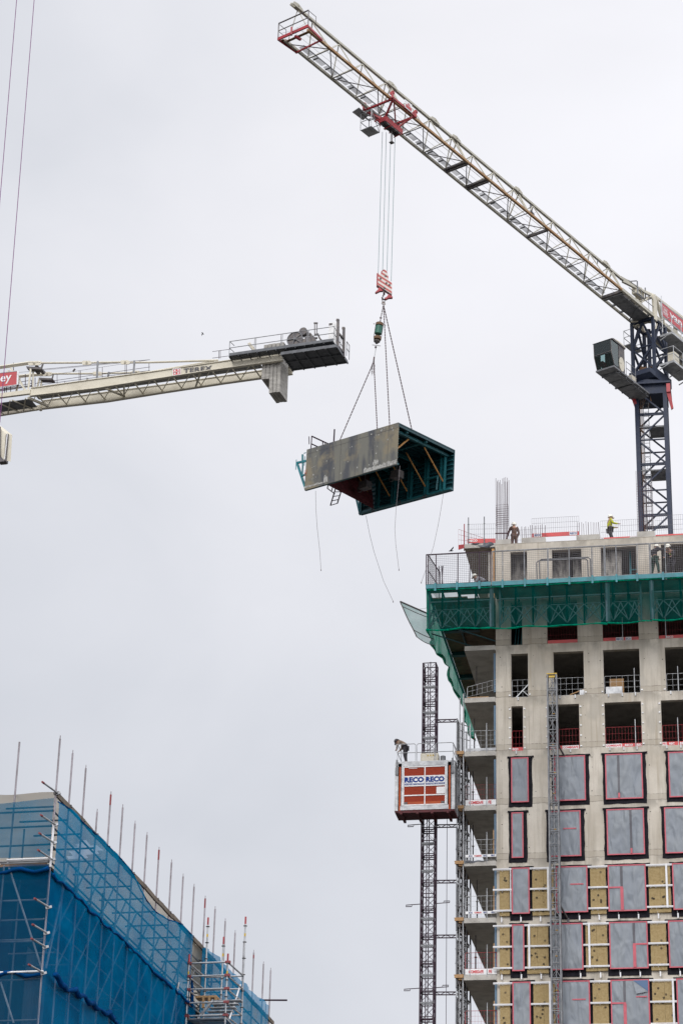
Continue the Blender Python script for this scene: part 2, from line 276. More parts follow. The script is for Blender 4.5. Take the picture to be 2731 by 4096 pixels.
M = dict(
    conc=concrete_mat(),
    conc2=mat('concrete_plain', (.46, .44, .40), .88, c2=(.33, .31, .28), sc=1.5, bump=.3, bsc=25, c3=(.52, .50, .46), sc3=6, thr3=(.55, .75)),
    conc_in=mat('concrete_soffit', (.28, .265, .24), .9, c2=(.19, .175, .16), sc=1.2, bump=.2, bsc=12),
    conc_rough=mat('concrete_streaked', (.30, .285, .26), .9, c2=(.08, .075, .07), sc=2.2, st=(2, 2, .5), thr=(.42, .62), bump=.3),
    conc_blk=mat('concrete_block', (.40, .385, .355), .88, c2=(.25, .24, .22), sc=1.1, st=(1, 1, 3), bump=.4, bsc=15),
    cream=mat('cream_paint', (.60, .56, .455), .5, c2=(.47, .43, .34), sc=.9, thr=(.45, .75), c3=(.36, .31, .23), sc3=2.0, thr3=(.66, .85)), boom=mat('weathered_backlit_cream', (.47, .45, .375), .6, c2=(.38, .36, .295), sc=.7, thr=(.4, .7), c3=(.28, .24, .185), sc3=1.5, thr3=(.62, .8)),  # boom cream darkened for backlight against the sky, with weathered blotches
    rust=mat('rusty_cream_paint', (.34, .195, .085), .7, c2=(.42, .32, .20), sc=1.6, thr=(.5, .68), c3=(.25, .12, .05), sc3=5, thr3=(.55, .7)),
    navy=mat('navy_paint', (.020, .029, .058), .55, c2=(.032, .040, .064), sc=2.5, c3=(.07, .05, .045), sc3=6, thr3=(.70, .82), spec=.3),
    galv=mat('galvanised_steel', (.42, .43, .44), .45, .55, c2=(.27, .275, .285), sc=4),
    galvd=mat('dull_galvanised_steel', (.20, .205, .215), .55, .3, c2=(.12, .125, .135), sc=4),
    steel=mat('dark_steel', (.075, .07, .078), .55, .3, c2=(.13, .115, .105), sc=5),
    plum=mat('plum_primer_steel', (.026, .010, .024), .6, 0, c2=(.045, .026, .036), sc=4, spec=.25),
    capred=mat('faded_red_paint', (.20, .035, .04), .6), red=mat('red_paint', (.40, .030, .040), .45, c2=(.26, .028, .035), sc=3, c3=(.13, .035, .035), sc3=7, thr3=(.6, .75)),
    barred=mat('barrier_red', (.55, .045, .045), .45, c2=(.42, .04, .045), sc=2),
    meshred=mat('red_mesh_wire', (.28, .012, .02), .6),
    white=mat('white_plastic', (.78, .78, .78), .45, c2=(.62, .62, .62), sc=3),
    alu=mat('white_aluminium', (.74, .74, .75), .35, c2=(.60, .60, .61), sc=1.5),
    teal=mat('teal_paint', (.012, .20, .24), .45, c2=(.010, .13, .16), sc=2.5),
    tealdk=mat('dark_teal_paint', (.004, .055, .068), .5, c2=(.003, .036, .048), sc=2.5), tealf=mat('teal_formwork_steel', (.010, .125, .145), .5, c2=(.007, .075, .092), sc=2.5, c3=(.09, .10, .095), sc3=7, thr3=(.68, .8)),
    face=mat('formwork_facing', (.165, .162, .138), .6, c2=(.072, .076, .086), sc=1.1, st=(1.5, 1.5, .3), thr=(.44, .60), c3=(.225, .195, .135), sc3=.75, thr3=(.52, .64), bump=.15),
    cement=mat('cement_splash', (.42, .42, .40), .9, c2=(.24, .235, .22), sc=9, thr=(.45, .6)),
    orange=mat('ochre_prop', (.40, .195, .045), .5, c2=(.28, .125, .03), sc=4),
    timber=mat('site_timber', (.42, .255, .12), .75, c2=(.30, .17, .075), sc=6, st=(1, 1, 5)),
    plank=mat('dark_planking', (.17, .105, .065), .85, c2=(.09, .055, .035), sc=1.6),
    gnet=mat('green_net', (.0, .10, .086), .8, c2=(.0, .070, .064), sc=1.5, alpha=.42, trl=.35, spec=.05),
    gnet2=mat('green_net_doubled', (.001, .40, .25), .8, c2=(.001, .27, .17), sc=2.5, alpha=.88, trl=.6, spec=.05),
    fnet=mat('grey_green_catch_net', (.16, .40, .35), .8, c2=(.10, .30, .27), sc=4, alpha=.62, trl=.6, spec=.1),
    bnet=mat('blue_net', (.0, .19, .41), .8, c2=(.0, .125, .30), sc=1.1, alpha=.68, trl=.3, spec=.0, bump=.6, bsc=2.5), bnetd=mat('blue_net_loose', (.0, .11, .24), .8, c2=(.0, .07, .17), sc=.9, alpha=.50, trl=.25, spec=.04),
    bnet2=mat('blue_net_gathered', (.001, .06, .22), .8, c2=(.001, .045, .15), sc=3, alpha=.96, trl=.2, spec=.04, bump=.8, bsc=4),
    bnetl=mat('blue_net_thin', (.0, .26, .50), .8, c2=(.0, .19, .40), sc=1.1, alpha=.72, trl=.4, spec=.0), bnetll=mat('blue_net_sheer', (.0, .17, .32), .8, c2=(.0, .125, .24), sc=1.2, alpha=.64, trl=.4, spec=.0),
    sheet=sheet_mat('grey_polythene', (.20, .224, .256), (.22, .242, .266), .5),
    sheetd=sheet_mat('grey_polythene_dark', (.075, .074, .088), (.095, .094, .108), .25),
    memb=mat('black_membrane', (.008, .0075, .011), .75, c2=(.016, .015, .02), sc=6, spec=.12),
    tape=mat('pink_tape', (.50, .088, .118), .5, c2=(.42, .07, .10), sc=5),
    wool=mat('mineral_wool', (.38, .285, .14), .95, c2=(.30, .215, .095), sc=9, thr=(.4, .7), bump=.7, bsc=40, c3=(.13, .085, .035), sc3=5, thr3=(.68, .76)),
    dot=mat('dark_plug', (.03, .027, .025), .8), yellow=mat('yellow_paint', (.50, .33, .03), .5), ochre=mat('ochre_clamp', (.33, .19, .04), .6),
    bluemem=mat('blue_membrane', (.085, .16, .24), .5, c2=(.05, .10, .165), sc=2.5, st=(1, 1, .4)),
    cageo=mat('orange_cage_paint', (.40, .075, .018), .5, c2=(.31, .055, .016), sc=4, spec=.25), caged=mat('orange_perforated_sheet', (.30, .038, .013), .6, c2=(.20, .024, .010), sc=30, st=(.2, .2, 3), spec=.15),
    blue=mat('blue_lettering', (.006, .035, .20), .5, spec=.1), redl=mat('red_lettering', (.55, .03, .04), .5), black=mat('black_lettering', (.035, .035, .05), .5),
    banner=mat('red_banner', (.47, .055, .065), .5, c2=(.42, .05, .06), sc=1), skygl=mat('sky_reflection_glass', (.07, .13, .24), .15),  # pane glass: the blue of the reflected sky is its base colour
    tarp=mat('maroon_tarpaulin', (.095, .012, .016), .7, c2=(.06, .010, .012), sc=3, bump=.4, bsc=5), btarp=mat('dark_sheeting', (.045, .05, .065), .35, c2=(.09, .10, .12), sc=5, st=(4, 4, 1), bump=.6),
    roofs=mat('white_roof_sheeting', (.50, .475, .425), .7, c2=(.50, .46, .40), sc=.8, trl=.45), brick=mat('dark_brickwork', (.022, .022, .024), .9, c2=(.014, .014, .016), sc=2),
    rope=mat('grey_rope', (.18, .16, .165), .8), wire=mat('hoist_wire', (.10, .20, .205), .5), purp=mat('mauve_rope', (.17, .045, .16), .7),
    chain=mat('chain_steel', (.085, .055, .06), .6, .3), green=mat('green_paint', (.018, .14, .09), .5, c2=(.012, .10, .07), sc=3), rustb=mat('brown_rust', (.17, .095, .05), .8, c2=(.10, .055, .03), sc=6),
    rebar=mat('rebar', (.085, .040, .045), .8, c2=(.06, .03, .05), sc=3), glass=glass_mat(),
    skin=mat('skin', (.40, .23, .16), .6), hivis=mat('hi_vis_yellow', (.50, .52, .02), .8, c2=(.42, .45, .02), sc=8), dkcl=mat('dark_workwear', (.03, .028, .034), .9, c2=(.045, .04, .045), sc=9),
    brcl=mat('brown_workwear', (.14, .085, .07), .9, c2=(.10, .05, .045), sc=9), grcl=mat('grey_workwear', (.25, .25, .27), .9), gncl=mat('green_trousers', (.02, .06, .045), .9), tan=mat('tan_jacket', (.20, .15, .11), .9),
    helm=mat('white_helmet', (.76, .74, .66), .35), cap=mat('dark_cap', (.05, .045, .05), .8), ground=mat('dusty_ground', (.07, .067, .062), .95, c2=(.045, .043, .04), sc=.05),
    asph=mat('asphalt', (.05, .05, .05), .9), meshg=mat('grey_mesh_wire', (.13, .125, .14), .55, .2),
    blind=mat('grey_blind', (.27, .31, .35), .6), slate=mat('slate_grey_steel', (.11, .118, .13), .55, .2, c2=(.07, .075, .085), sc=3), eave=mat('brown_board', (.17, .135, .10), .85, c2=(.10, .08, .06), sc=3), pole=mat('weathered_tube', (.30, .275, .30), .5, .3, c2=(.19, .17, .18), sc=3), stripe=stripe_mat('red_white_stripes', (.40, .075, .065), (.60, .56, .52), (0, math.radians(55), 0), 1.55),
)
# ================================================================== ground and streets
g = MB(); g.grid(lambda a, b: (-2500 + 5000 * a, -2500 + 5000 * b, 0), 8, 8)
solo(g, 'ground', M['ground'], None, None, kind='structure')
g = MB(); g.box(-60, 90, 64, 76, -.2, .004); solo(g, 'road', M['asph'], None, None, kind='structure')

# ================================================================== the concrete tower
B = azframe((8.311, 118, 0), 10.5)               # a along the street front, b into the building, c up
TOPS = [56.04, 53.08, 50.14, 47.20, 44.33, 41.38, 38.43, 35.50, 32.59, 29.66]      # window heads, platform storey first
SILL = [53.55, 50.64, 47.69, 44.74, 41.91, 38.97, 36.04, 33.13, 30.20, 27.30]
def wins(k): return [(.80, 1.69), (3.02, 4.60), (5.62, 7.50), (8.82, 10.70), (11.9, 13.5)] if k % 2 == 0 else [(.80, 1.40), (2.71, 4.31), (5.62, 7.50), (8.52, 10.40), (11.6, 13.2)]
UE = 16.0; VE = 13.0
tower = thing('concrete_tower', 'bare concrete tower block under construction with sheeted windows and open upper storeys', 'building', B(0, 0, 0))
wl = MB()
prev = 56.55
for k in range(len(TOPS)):
    wl.box(0, UE, 0, .3, TOPS[k], prev, B)
    u0 = 0
    for a, b in wins(k) + [(UE, UE)]:
        wl.box(u0, a, 0, .3, SILL[k], TOPS[k], B); u0 = b
    prev = SILL[k]
wl.box(0, UE, 0, .3, 0, prev, B)
wl.box(0, .3, .3, VE, 0, 56.25, B)
wl.box(.3, UE, VE - .3, VE, 0, 56.25, B); wl.box(UE - .3, UE, .3, VE - .3, 0, 56.25, B)
wl.k = 1                                            # form-tie holes
for k in range(1, 8):
    e = [0] + [x for w_ in wins(k) for x in w_]
    for i in range(0, 8, 2):
        a, b = e[i], e[i + 1]
        for z in (TOPS[k] - .13, TOPS[k] - 1.85, TOPS[k] - .62):
            for uu in ({a + .28, b - .12} if b - a > .7 else {(a + b) / 2}):
                if R.random() < .62:
                    c = B(uu + R.uniform(-.06, .06), -.003, z + R.uniform(-.05, .05))
                    rr = R.choice((.018, .026, .03))
                    wl.add([c + (B.e[0] * math.cos(t * math.pi / 3) + B.e[2] * math.sin(t * math.pi / 3)) * rr for t in range(6)], [tuple(range(6))])
build(wl, 'facade_wall', [M['conc'], M['dot']], tower)
for a, b, z in ((0, .82, 56.82), (1.40, 2.69, 56.85), (4.35, 5.6, 56.85), (7.57, 8.51, 56.87), (11.3, 12.5, 56.86)):
    m = MB(); m.box(a, b, .004, .32, 56.552, z, B); build(m, 'upstand', M['conc2'], tower)
for k in range(len(TOPS)):
    m = MB(); m.box(.3, UE - .3, .3, VE - .3, SILL[k] - .26, SILL[k] - .02, B)
    m.box(.3, UE - .3, 6.4, 6.6, SILL[k] - .02, TOPS[k] + .22, B)
    m.box(2.1 if k % 2 else 4.9, 2.3 if k % 2 else 5.1, 1.4, 6.4, SILL[k] - .02, TOPS[k] + .22, B)
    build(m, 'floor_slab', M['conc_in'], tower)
m = MB(); m.box(.3, UE - .3, .3, VE - .3, 56.25, 56.5, B); build(m, 'roof_slab', M['conc2'], tower)
# rough inner walls and leaning formwork on the platform storey
m = MB(); m.box(.3, 3.9, .9, 1.1, 53.53, 56.25, B); m.box(4.05, 4.5, .95, 1.15, 53.53, 56.2, B); build(m, 'inner_wall', M['conc_rough'], tower)
m = MB(); m.box(5.63, 6.7, .5, .62, 53.53, 56.0, B); m.k = 1
for q in range(7): m.box(5.7 + R.random() * .9, 5.76 + R.random() * .9 + .05, .494, .5, 53.8 + R.random() * 2, 53.86 + R.random() * 2, B) if 0 else None
m.k = 0; build(m, 'wall_panel', M['conc_rough'], tower)
# balcony slabs
BZ = [50.70, 47.77, 44.80, 41.85, 38.90, 35.94, 33.03, 30.1]
for i, z in enumerate(BZ):
    m = MB(); m.box(-1.66, -.05, .0 if i else .01, 12.5, z - .26, z, B); m.box(-.05, .0, .02, 12.5, z - .30, z - .04, B)
    build(m, 'balcony_slab', [M['conc2']], tower)
m = MB(); m.box(-1.68, -.02, 0, 12.5, 56.40, 56.64, B); m.box(-.02, 0, .02, 12.5, 56.36, 56.6, B); build(m, 'roof_overhang', M['conc2'], tower)
m = MB()
m.grid(lambda a, b: B(-1.35 + 1.2 * a + .1 * math.sin(b * 3), -.02 - .03 * math.sin(a * 9 + b * 3), 56.67 - b * (.05 + .24 * min(1, a * 1.6)) + .02 * math.sin(a * 23)), 16, 5)
solo(m, 'plastic_sheet', M['btarp'], 'dark crumpled plastic sheet draped over the edge of the roof overhang', 'sheet')
for i, z in enumerate(BZ[:-1]):                     # blue sealing strip and battens on the side wall under each balcony
    m = MB(); m.box(-.13, -.004, .08, .30, z - 2.62, z - .45, B); build(m, 'sealing_strip', M['bluemem'], tower)
    if i > 2:
        m = MB(); m.box(-.19, -.135, .09, .14, z - 2.6, z - 1.3, B); build(m, 'batten', M['timber'], tower)

# ------------------------------------------------------------------ sheeted windows
def wavy(a0, a1, c0, c1, amp, nseg, b, rr):
    pts = []
    def side(p, q):
        for t in range(nseg):
            f = t / nseg; x = p[0] + (q[0] - p[0]) * f; z = p[1] + (q[1] - p[1]) * f
            pts.append(B(x + rr.uniform(-amp, amp), b, z + rr.uniform(-amp, amp)))
    side((a0, c0), (a1, c0)); side((a1, c0), (a1, c1)); side((a1, c1), (a0, c1)); side((a0, c1), (a0, c0)); return pts
def window(k, a, b, z0, z1, wool):
    rr = random.Random(k * 31 + int(a * 10)); d = .17 if wool else .10; mb = MB()
    ol, orr, ot, ob = (.10, .13, .10, .10) if wool else (.14, .18, .10, .22)
    mb.prism(wavy(a - ol, b + orr, z0 - ob, z1 + .02, .022, 9, -.004, rr), B(0, -.02, 0) - B(0, 0, 0))
    mb.prism(wavy(a - ol - .05, b + orr + .08, z1 + .01, z1 + ot, .018, 7, -.026, rr), B(0, -.03, 0) - B(0, 0, 0))
    for q in range(4): mb.box(b + orr - .03, b + orr + .05 * rr.random() + .02, -.05, -.005, z0 + rr.random() * (z1 - z0), z0 + .15 + rr.random() * (z1 - z0), B) if False else None
    if wool: mb.box(a - .10, b + .12, -.035, -.005, z0 - .30, z0 - .02, B)
    mb.box(a + .02, b - .02, -d, -.02, z0 + .02, z1 - .02, B)
    w = build(mb, 'window', M['memb'], tower)
    f = MB(); t = .06; y0, y1 = -d - .016, -d + .02
    f.box(a, a + t, y0, y1, z0, z1, B); f.box(b - t, b, y0, y1, z0, z1, B); f.box(a + t, b - t, y0, y1, z1 - t, z1, B); f.box(a + t, b - t, y0, y1, z0, z0 + t, B)
    build(f, 'tape_frame', M['tape'], w)
    s = MB(); ph = rr.uniform(0, 6)
    def bulge(p, q):
        e = min(1, 8 * min(p, 1 - p)) * min(1, 8 * min(q, 1 - q))
        h = .018 * math.sin(9 * p + 5 * q + ph) * math.sin(4 * p - 11 * q + ph * 2) + .02 * math.sin(3.1 * p) * math.sin(3.1 * q)
        return B(a + t + (b - a - 2 * t) * p, -d - .004 - e * (h + .02) * .55, z0 + t + (z1 - z0 - 2 * t) * q)
    s.grid(bulge, 14, 18)
    build(s, 'polythene_sheet', M['sheet'], w, smooth=True)
    return w, d
def slab_on(w, name, a, b, c, e, z, mm, d): m_ = MB(); m_.box(a, b, -d - z, -d - .012, c, e, B); build(m_, name, mm, w)
for k in range(4, 9):
    wool = k >= 6
    for i, (a, b) in enumerate(wins(k)[:4]):
        a, b = a - .03, b - .02
        w, d = window(k, a, b, SILL[k], TOPS[k], wool); z0, z1 = SILL[k], TOPS[k]
        if i == 2:                                   # wide windows: mullion showing through, taped vent flap
            mu = a + .62 if k % 2 == 0 else b - .73
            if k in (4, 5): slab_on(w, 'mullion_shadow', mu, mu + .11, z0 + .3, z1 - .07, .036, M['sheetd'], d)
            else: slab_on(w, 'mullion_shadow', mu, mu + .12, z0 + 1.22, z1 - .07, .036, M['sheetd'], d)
            if k in (4, 5): slab_on(w, 'tape_strip', mu + .01, mu + .10, z0 + .06, z0 + .32, .045, M['tape'], d)
            else:
                lo, hi = (a + .06, mu + .12) if k % 2 == 0 else (mu, b - .06)
                slab_on(w, 'tape_strip', lo, hi, z0 + 1.18, z0 + 1.26, .045, M['tape'], d); slab_on(w, 'tape_strip', mu - .01, mu + .14, z0 + .06, z0 + 1.18, .043, M['tape'], d)
        if i == 1 and k in (5, 6, 8): slab_on(w, 'tape_strip', a + .72, a + 1.38, (z0 + z1) / 2 + .22, (z0 + z1) / 2 + .28, .045, M['tape'], d)
        if i == 2 and k == 8:
            m = MB(); m.prism([B(b - .06, -d - .05, z1 - .06), B(b - .78, -d - .05, z1 - .06), B(b - .06, -d - .05, z1 - .62)], B(0, -.004, 0) - B(0, 0, 0)); build(m, 'pane', M['skygl'], w)
            m = MB(); m.prism([B(b - .80, -d - .06, z1 - .07), B(b - .06, -d - .06, z1 - .63), B(b - .64, -d - .10, z1 - .74)], B(0, -.006, 0) - B(0, 0, 0)); build(m, 'torn_flap', M['sheet'], w)
            slab_on(w, 'tape_strip', b - .65, b - .12, z1 - .90, z1 - .84, .045, M['tape'], d)

# ------------------------------------------------------------------ insulation and cladding rails on the lower storeys
for k in range(6, 9):
    ws = [(a - .03, b - .02) for a, b in wins(k)]; z0, z1 = SILL[k] - .1, TOPS[k] - .13
    edges = [(.15, ws[0][0] - .12)] + [(ws[i][1] + .13, ws[i + 1][0] - .11) for i in range(3)] + [(ws[3][1] + .12, ws[4][0] - .1)]
    for i, (a, b) in enumerate(edges):
        m = MB(); zs = [z0 + R.uniform(-.03, .03), z0 + 1.24, z1]; mid = (a + b) / 2 + R.uniform(-.1, .1)
        for (c0, c1), dz in zip(((zs[0], zs[1] - .012), (zs[1], zs[2])), (0, .01)):
            if b - a > .8: m.box(a, mid - .008, -.12, 0, c0, c1, B); m.box(mid, b, -.118 - dz, 0, c0 + .01, c1, B)
            else: m.box(a, b, -.12 - dz, 0, c0, c1, B)
        m.k = 1
        for q in range(8 if b - a > .8 else 5):
            c = B(R.uniform(a + .1, b - .1), -.134, z0 + R.uniform(.2, 2.2)); m.ring(c, .042, .011, B.e[0], B.e[2], 10)
            m.add([c + (B.e[0] * math.cos(t * 1.05) + B.e[2] * math.sin(t * 1.05)) * .018 for t in range(6)], [tuple(range(6))])
        build(m, 'insulation_panel', [M['wool'], M['dot']], tower)
        ra, rb = (-.18 if i == 0 else ws[i - 1][1] + .01), (ws[i][0] - .005)
        for j, z in enumerate((z1 + .07, z1 - 1.0, z1 - 2.08)):
            m = MB(); m.box(ra, rb, -.20, -.135, z - .045, z + .045, B); m.k = 1; m.box(ra + .002, rb - .002, -.203, -.198, z - .018, z - .006, B); m.k = 0
            for br in range(2): m.box(ra + .2 + br * .25, ra + .23 + br * .25, -.14, -.122, z - .10, z - .05, B)
            build(m, 'facade_rail', [M['alu'], M['galvd']], tower)
    for uu in ({6: (.72, 2.60, 8.50), 7: (1.62, 4.60), 8: (.0, 2.62, 8.62)}[k]):
        if uu: m = MB(); m.box(uu - (.02 if uu < 1 else .045), uu + (.02 if uu < 1 else .05), -.215, -.13, z1 - 2.14, z1 + .12, B); build(m, 'facade_rail', M['alu'], tower)
    for uu in (.25, 1.22, 2.2, 3.17, 4.14, 5.12, 6.09, 7.06, 8.04, 9.0, 9.97):
        m = MB(); m.box(uu - .035, uu + .035, -.16, -.14, z0 - .31, z0 - .06, B); m.box(uu - .012, uu + .012, -.14, 0, z0 - .3, z0 - .1, B); m.tube(B(uu - .02, -.15, z0 - .07), B(uu - .03, -.15, z0 + .05), .006, 4); build(m, 'bracket', M['alu'], tower)
for k in (2, 3):                                    # anchor plates round the open windows
    for i, (a, b) in enumerate(wins(k)[:4]):
        pl = [(a + (b - a) * f, SILL[k] - .08, 1) for f in ((.4,) if b - a < 1 else (.12, .5, .86) if b - a > 1.7 else (.2, .7))]
        pl += [(a - .08, SILL[k] + .12, 0), (b + .08, SILL[k] + .14, 0)]
        if k == 3: pl += [(x, SILL[k] + h, 0) for x in (a - .08, b + .08) for h in (.72, 1.27, 1.82, 2.3)]
        for x, z, lo in pl:
            m = MB()
            if lo: m.box(x - .035, x + .035, -.05, -.004, z - .10, z + .09, B)
            else: m.box(x - .045, x + .045, -.03, -.004, z - .035, z + .04, B); m.k = 1; m.box(x - .02, x + .03, -.034, -.029, z - .045, z - .036, B)
            build(m, 'anchor_plate', [M['galv'] if lo else M['white'], M['dot']], tower)

# ================================================================== edge protection (each barrier is a thing)
ORD = ['first', 'second', 'third', 'fourth', 'fifth', 'sixth', 'seventh']
def wiremesh(m, F, a0, a1, b, c0, c1, sa, sc, r, skew=0, zl=None):
    n = max(1, round((a1 - a0) / sa)); q = max(1, round((c1 - c0) / sc))
    for i in range(n + 1):
        a = a0 + (a1 - a0) * i / n; dz = skew * i / n; m.bar(F(a, b, c0 + dz), F(a, b, c1 + dz), r * 2)
    for j in range(q + 1):
        c = c0 + (c1 - c0) * j / q; m.bar(F(a0, b, c), F(a1, b, c + skew), r * 2)
def boardtext(par, F, a0, w, b, z, h, s, colr, plate=None):
    if plate is not None:
        m = MB(); m.box(a0 - .03, a0 + w + .03, b - .006, b - .002, z - h * .3, z + h * 1.3, F); build(m, 'label_plate', plate, par)
    m = MB(); text(m, s, F(a0, b - .007, z), F.e[0], F.e[2], w, h, -F.e[1]); build(m, 'lettering', colr, par)
def barrier(name, label, F, a0, a1, b, z0, h, mm, sa, sc, r, posts=(), board=None, texts=(), frame=True, skew=0, group='mesh edge barriers on the tower', bh=.20, boardz=0.):
    t = thing(name, label, 'barrier', F((a0 + a1) / 2, b, z0), group)
    m = MB(); wiremesh(m, F, a0 + .02, a1 - .02, b, z0 + .06, z0 + h, sa, sc, r * .62, skew); build(m, 'mesh_panel', mm, t)
    if frame:
        m = MB(); fr = .013
        m.path([F(a0, b, z0 + .03), F(a0, b, z0 + h - .06), F(a0 + .06, b, z0 + h), F(a1 - .06, b, z0 + h + skew), F(a1, b, z0 + h - .06 + skew), F(a1, b, z0 + .03 + skew)], fr, 6); build(m, 'frame', mm if mm is not M['meshg'] else M['galv'], t)
    for p_ in posts:
        m = MB(); m.tube(F(p_, b - .05, z0 - .12), F(p_, b - .05, z0 + h + .38), .024, 8); build(m, 'post', M['galv'], t)
    if board:
        m = MB(); m.box(a0, a1, b - .055, b - .03, z0 + boardz, z0 + boardz + bh, F); bo = build(m, 'toe_board', board, t)
        for tx in texts:
            s, x, w, c = tx[:4]; boardtext(bo, F, x, w, b - .055, z0 + boardz + bh * .2, bh * .6, s, M[c], M[tx[4]] if len(tx) > 4 else None)
    return t
G1 = 'grey wire mesh barriers in the upper open windows'
for i, (a, b) in enumerate(wins(2)[:4]):            # first fully open storey
    barrier('mesh_barrier', ['grey mesh barrier with a leaning steel strut in the narrow upper open window', 'grey mesh barrier in the upper open window just right of the lattice mast top',
        'grey mesh barrier in front of the upright plywood and grey block', 'grey mesh barrier beside red bars in the cut off upper open window'][i],
        B, a + .02, b - .01, .16, 47.70, 1.02, M['galv'], .30 if b - a > 1 else .24, .30, .007, posts=[None, [], [a + 1.58], [a + .62]][i] or (), group=G1)
m = MB(); m.bar(B(1.04, .10, 47.72), B(1.69, .10, 48.42), .05); m.bar(B(1.40, .11, 48.08), B(1.70, .11, 47.78), .035); solo(m, 'strut', M['galv'], 'diagonal galvanised strut leaning in the narrow upper open window', 'strut')
m = MB(); m.box(5.88, 6.62, .62, .66, 47.69, 48.75, B); solo(m, 'plywood_sheet', M['timber'], 'upright plywood sheet standing behind the grey mesh of the third open window', 'plywood')
m = MB(); m.box(5.72, 6.56, .02, .14, 47.70, 48.04, B); m.box(5.73, 6.55, .03, .13, 48.04, 48.08, B); solo(m, 'insulated_box', M['galv'], 'low grey block in front of the plywood in the third open window', 'block')
m = MB(); m.bar(B(3.85, .06, 47.74), B(4.62, .06, 48.02), .045); solo(m, 'timber_batten', M['timber'], 'thin timber batten leaning at the right side of the second open window', 'batten')
m = MB(); m.box(4.36, 4.66, .02, .25, 47.70, 47.98, B); solo(m, 'grey_crate', M['galv'], 'small grey box at the right jamb of the second open window', 'box')
G2 = 'red mesh barriers with lettered toe boards in the lower open windows'
TX = {0: [('ECO', .84, .3, 'white')], 1: [('COMBISAFE', 3.45, .78, 'redl', 'white'), ('RECO', 2.85, .34, 'white')], 2: [('COMBISAFE', 5.66, .78, 'redl', 'white'), ('RECO', 6.62, .40, 'white'), ('REC', 7.22, .26, 'white')], 3: [('FE', 8.54, .16, 'redl', 'white'), ('REC', 8.88, .26, 'white'), ('REC', 9.42, .3, 'white')]}
for i, (a, b) in enumerate(wins(3)[:4]):
    barrier('mesh_barrier', ['red mesh barrier in the narrow lower open window', 'red mesh barrier with white COMBISAFE board beside the lattice mast',
        'red mesh barrier with COMBISAFE and RECO boards in the third lower open window', 'red mesh barrier with two REC boards in the cut off lower open window'][i],
        B, a + .02, b - .01, .09, 44.74, 1.12, M['meshred'], .17, .33, .006, posts=([], [], [a + 1.55], [a + .82])[i], board=M['barred'], texts=TX[i], group=G2, frame=True)
G3 = 'red toe boards in the openings just below the green net'
for i, (a, b) in enumerate(wins(1)[:4]):
    if i == 0: continue
    barrier('mesh_barrier', ['', 'dark red mesh barrier with plain red toe board below the green net', 'red toe board barrier with two RECO labels below the green net', 'red toe board barrier with white RECO letters and a white post below the green net'][i],
        B, a + .02, b - .01, .10, 50.64, .95, M['meshred'], .14, .4, .005, posts=([], [], [a + 1.04], [a + .38])[i], board=M['barred'], texts=([], [], [('RECO', 6.33, .34, 'blue', 'white'), ('ECO', 6.84, .24, 'blue', 'white')], [('RECO', 8.92, .36, 'white')])[i], group=G3, frame=False)
m = MB()
for x in (.95, 1.1, 1.27): m.bar(B(x, .5, 50.7), B(x + .07, .9, 52.2), .04)
solo(m, 'leaning_props', M['tealf'], 'bundle of dark steel props leaning inside the narrow opening under the net', 'props')
G4 = 'barriers on the balcony edges'
BL = [('grey mesh barrier hung askew on the highest clear balcony', M['galv'], None), ('grey mesh barrier on the balcony above the red lift cage', M['galv'], M['galv']),
      ('red mesh barrier with COMBISAFE board on the balcony beside the lift cage', M['meshred'], M['white']), ('grey barrier with RECO strip on the balcony just below the lift cage', M['galv'], M['white']),
      ('grey barrier with RECO strip on the second balcony below the lift cage', M['galv'], M['white']), ('red mesh barrier with COMBISAFE board on the lowest whole balcony', M['meshred'], M['white']),
      ('plain red mesh barrier on the balcony below the lowest COMBISAFE board', M['meshred'], M['barred'])]
for i, (lb, mm, bd) in enumerate(BL):
    z = BZ[i + 1]; redb = i in (2, 5)
    tx = [('COMBISAFE', -1.42, .74, 'redl'), ('FE', -.42, .16, 'redl')] if redb else ([('RECO', -1.42, .19, 'blue'), ('COMBISAFE', -1.14, .36, 'redl'), ('RECO', -.68, .19, 'blue'), ('RECO', -.28, .19, 'blue')] if i in (3, 4) else [])
    barrier('mesh_barrier', lb, B, -1.52 if i == 0 else -1.60, .06 if i == 0 else -.02, .06, z + .02, .62 if i == 0 else 1.12, mm, .155 if i in (2, 5, 6) else .24, .3, .006, posts=() if i == 0 else (-1.36, -.50), board=bd, texts=tx, group=G4, frame=i != 2, skew=.36 if i == 0 else 0, bh=.28 if redb else .14, boardz=.0 if redb or i == 1 else .18)
m = MB(); m.box(-1.5, -.38, .02, .12, BZ[1] + .004, BZ[1] + .05, B); solo(m, 'timber_plank', M['timber'], 'pale timber plank lying on the edge of the highest clear balcony', 'plank')
m = MB()
for z in (BZ[4],): m.grid(lambda a, b: B(-1.62 + 1.2 * a, -.03 - .03 * math.sin(9 * a), z + .015 - .13 * b * (1 - a * .8) + .02 * math.sin(14 * a)), 14, 4)
solo(m, 'plastic_sheet', M['btarp'], 'dark plastic sheet caught on the balcony edge two storeys below the cage', 'sheet')
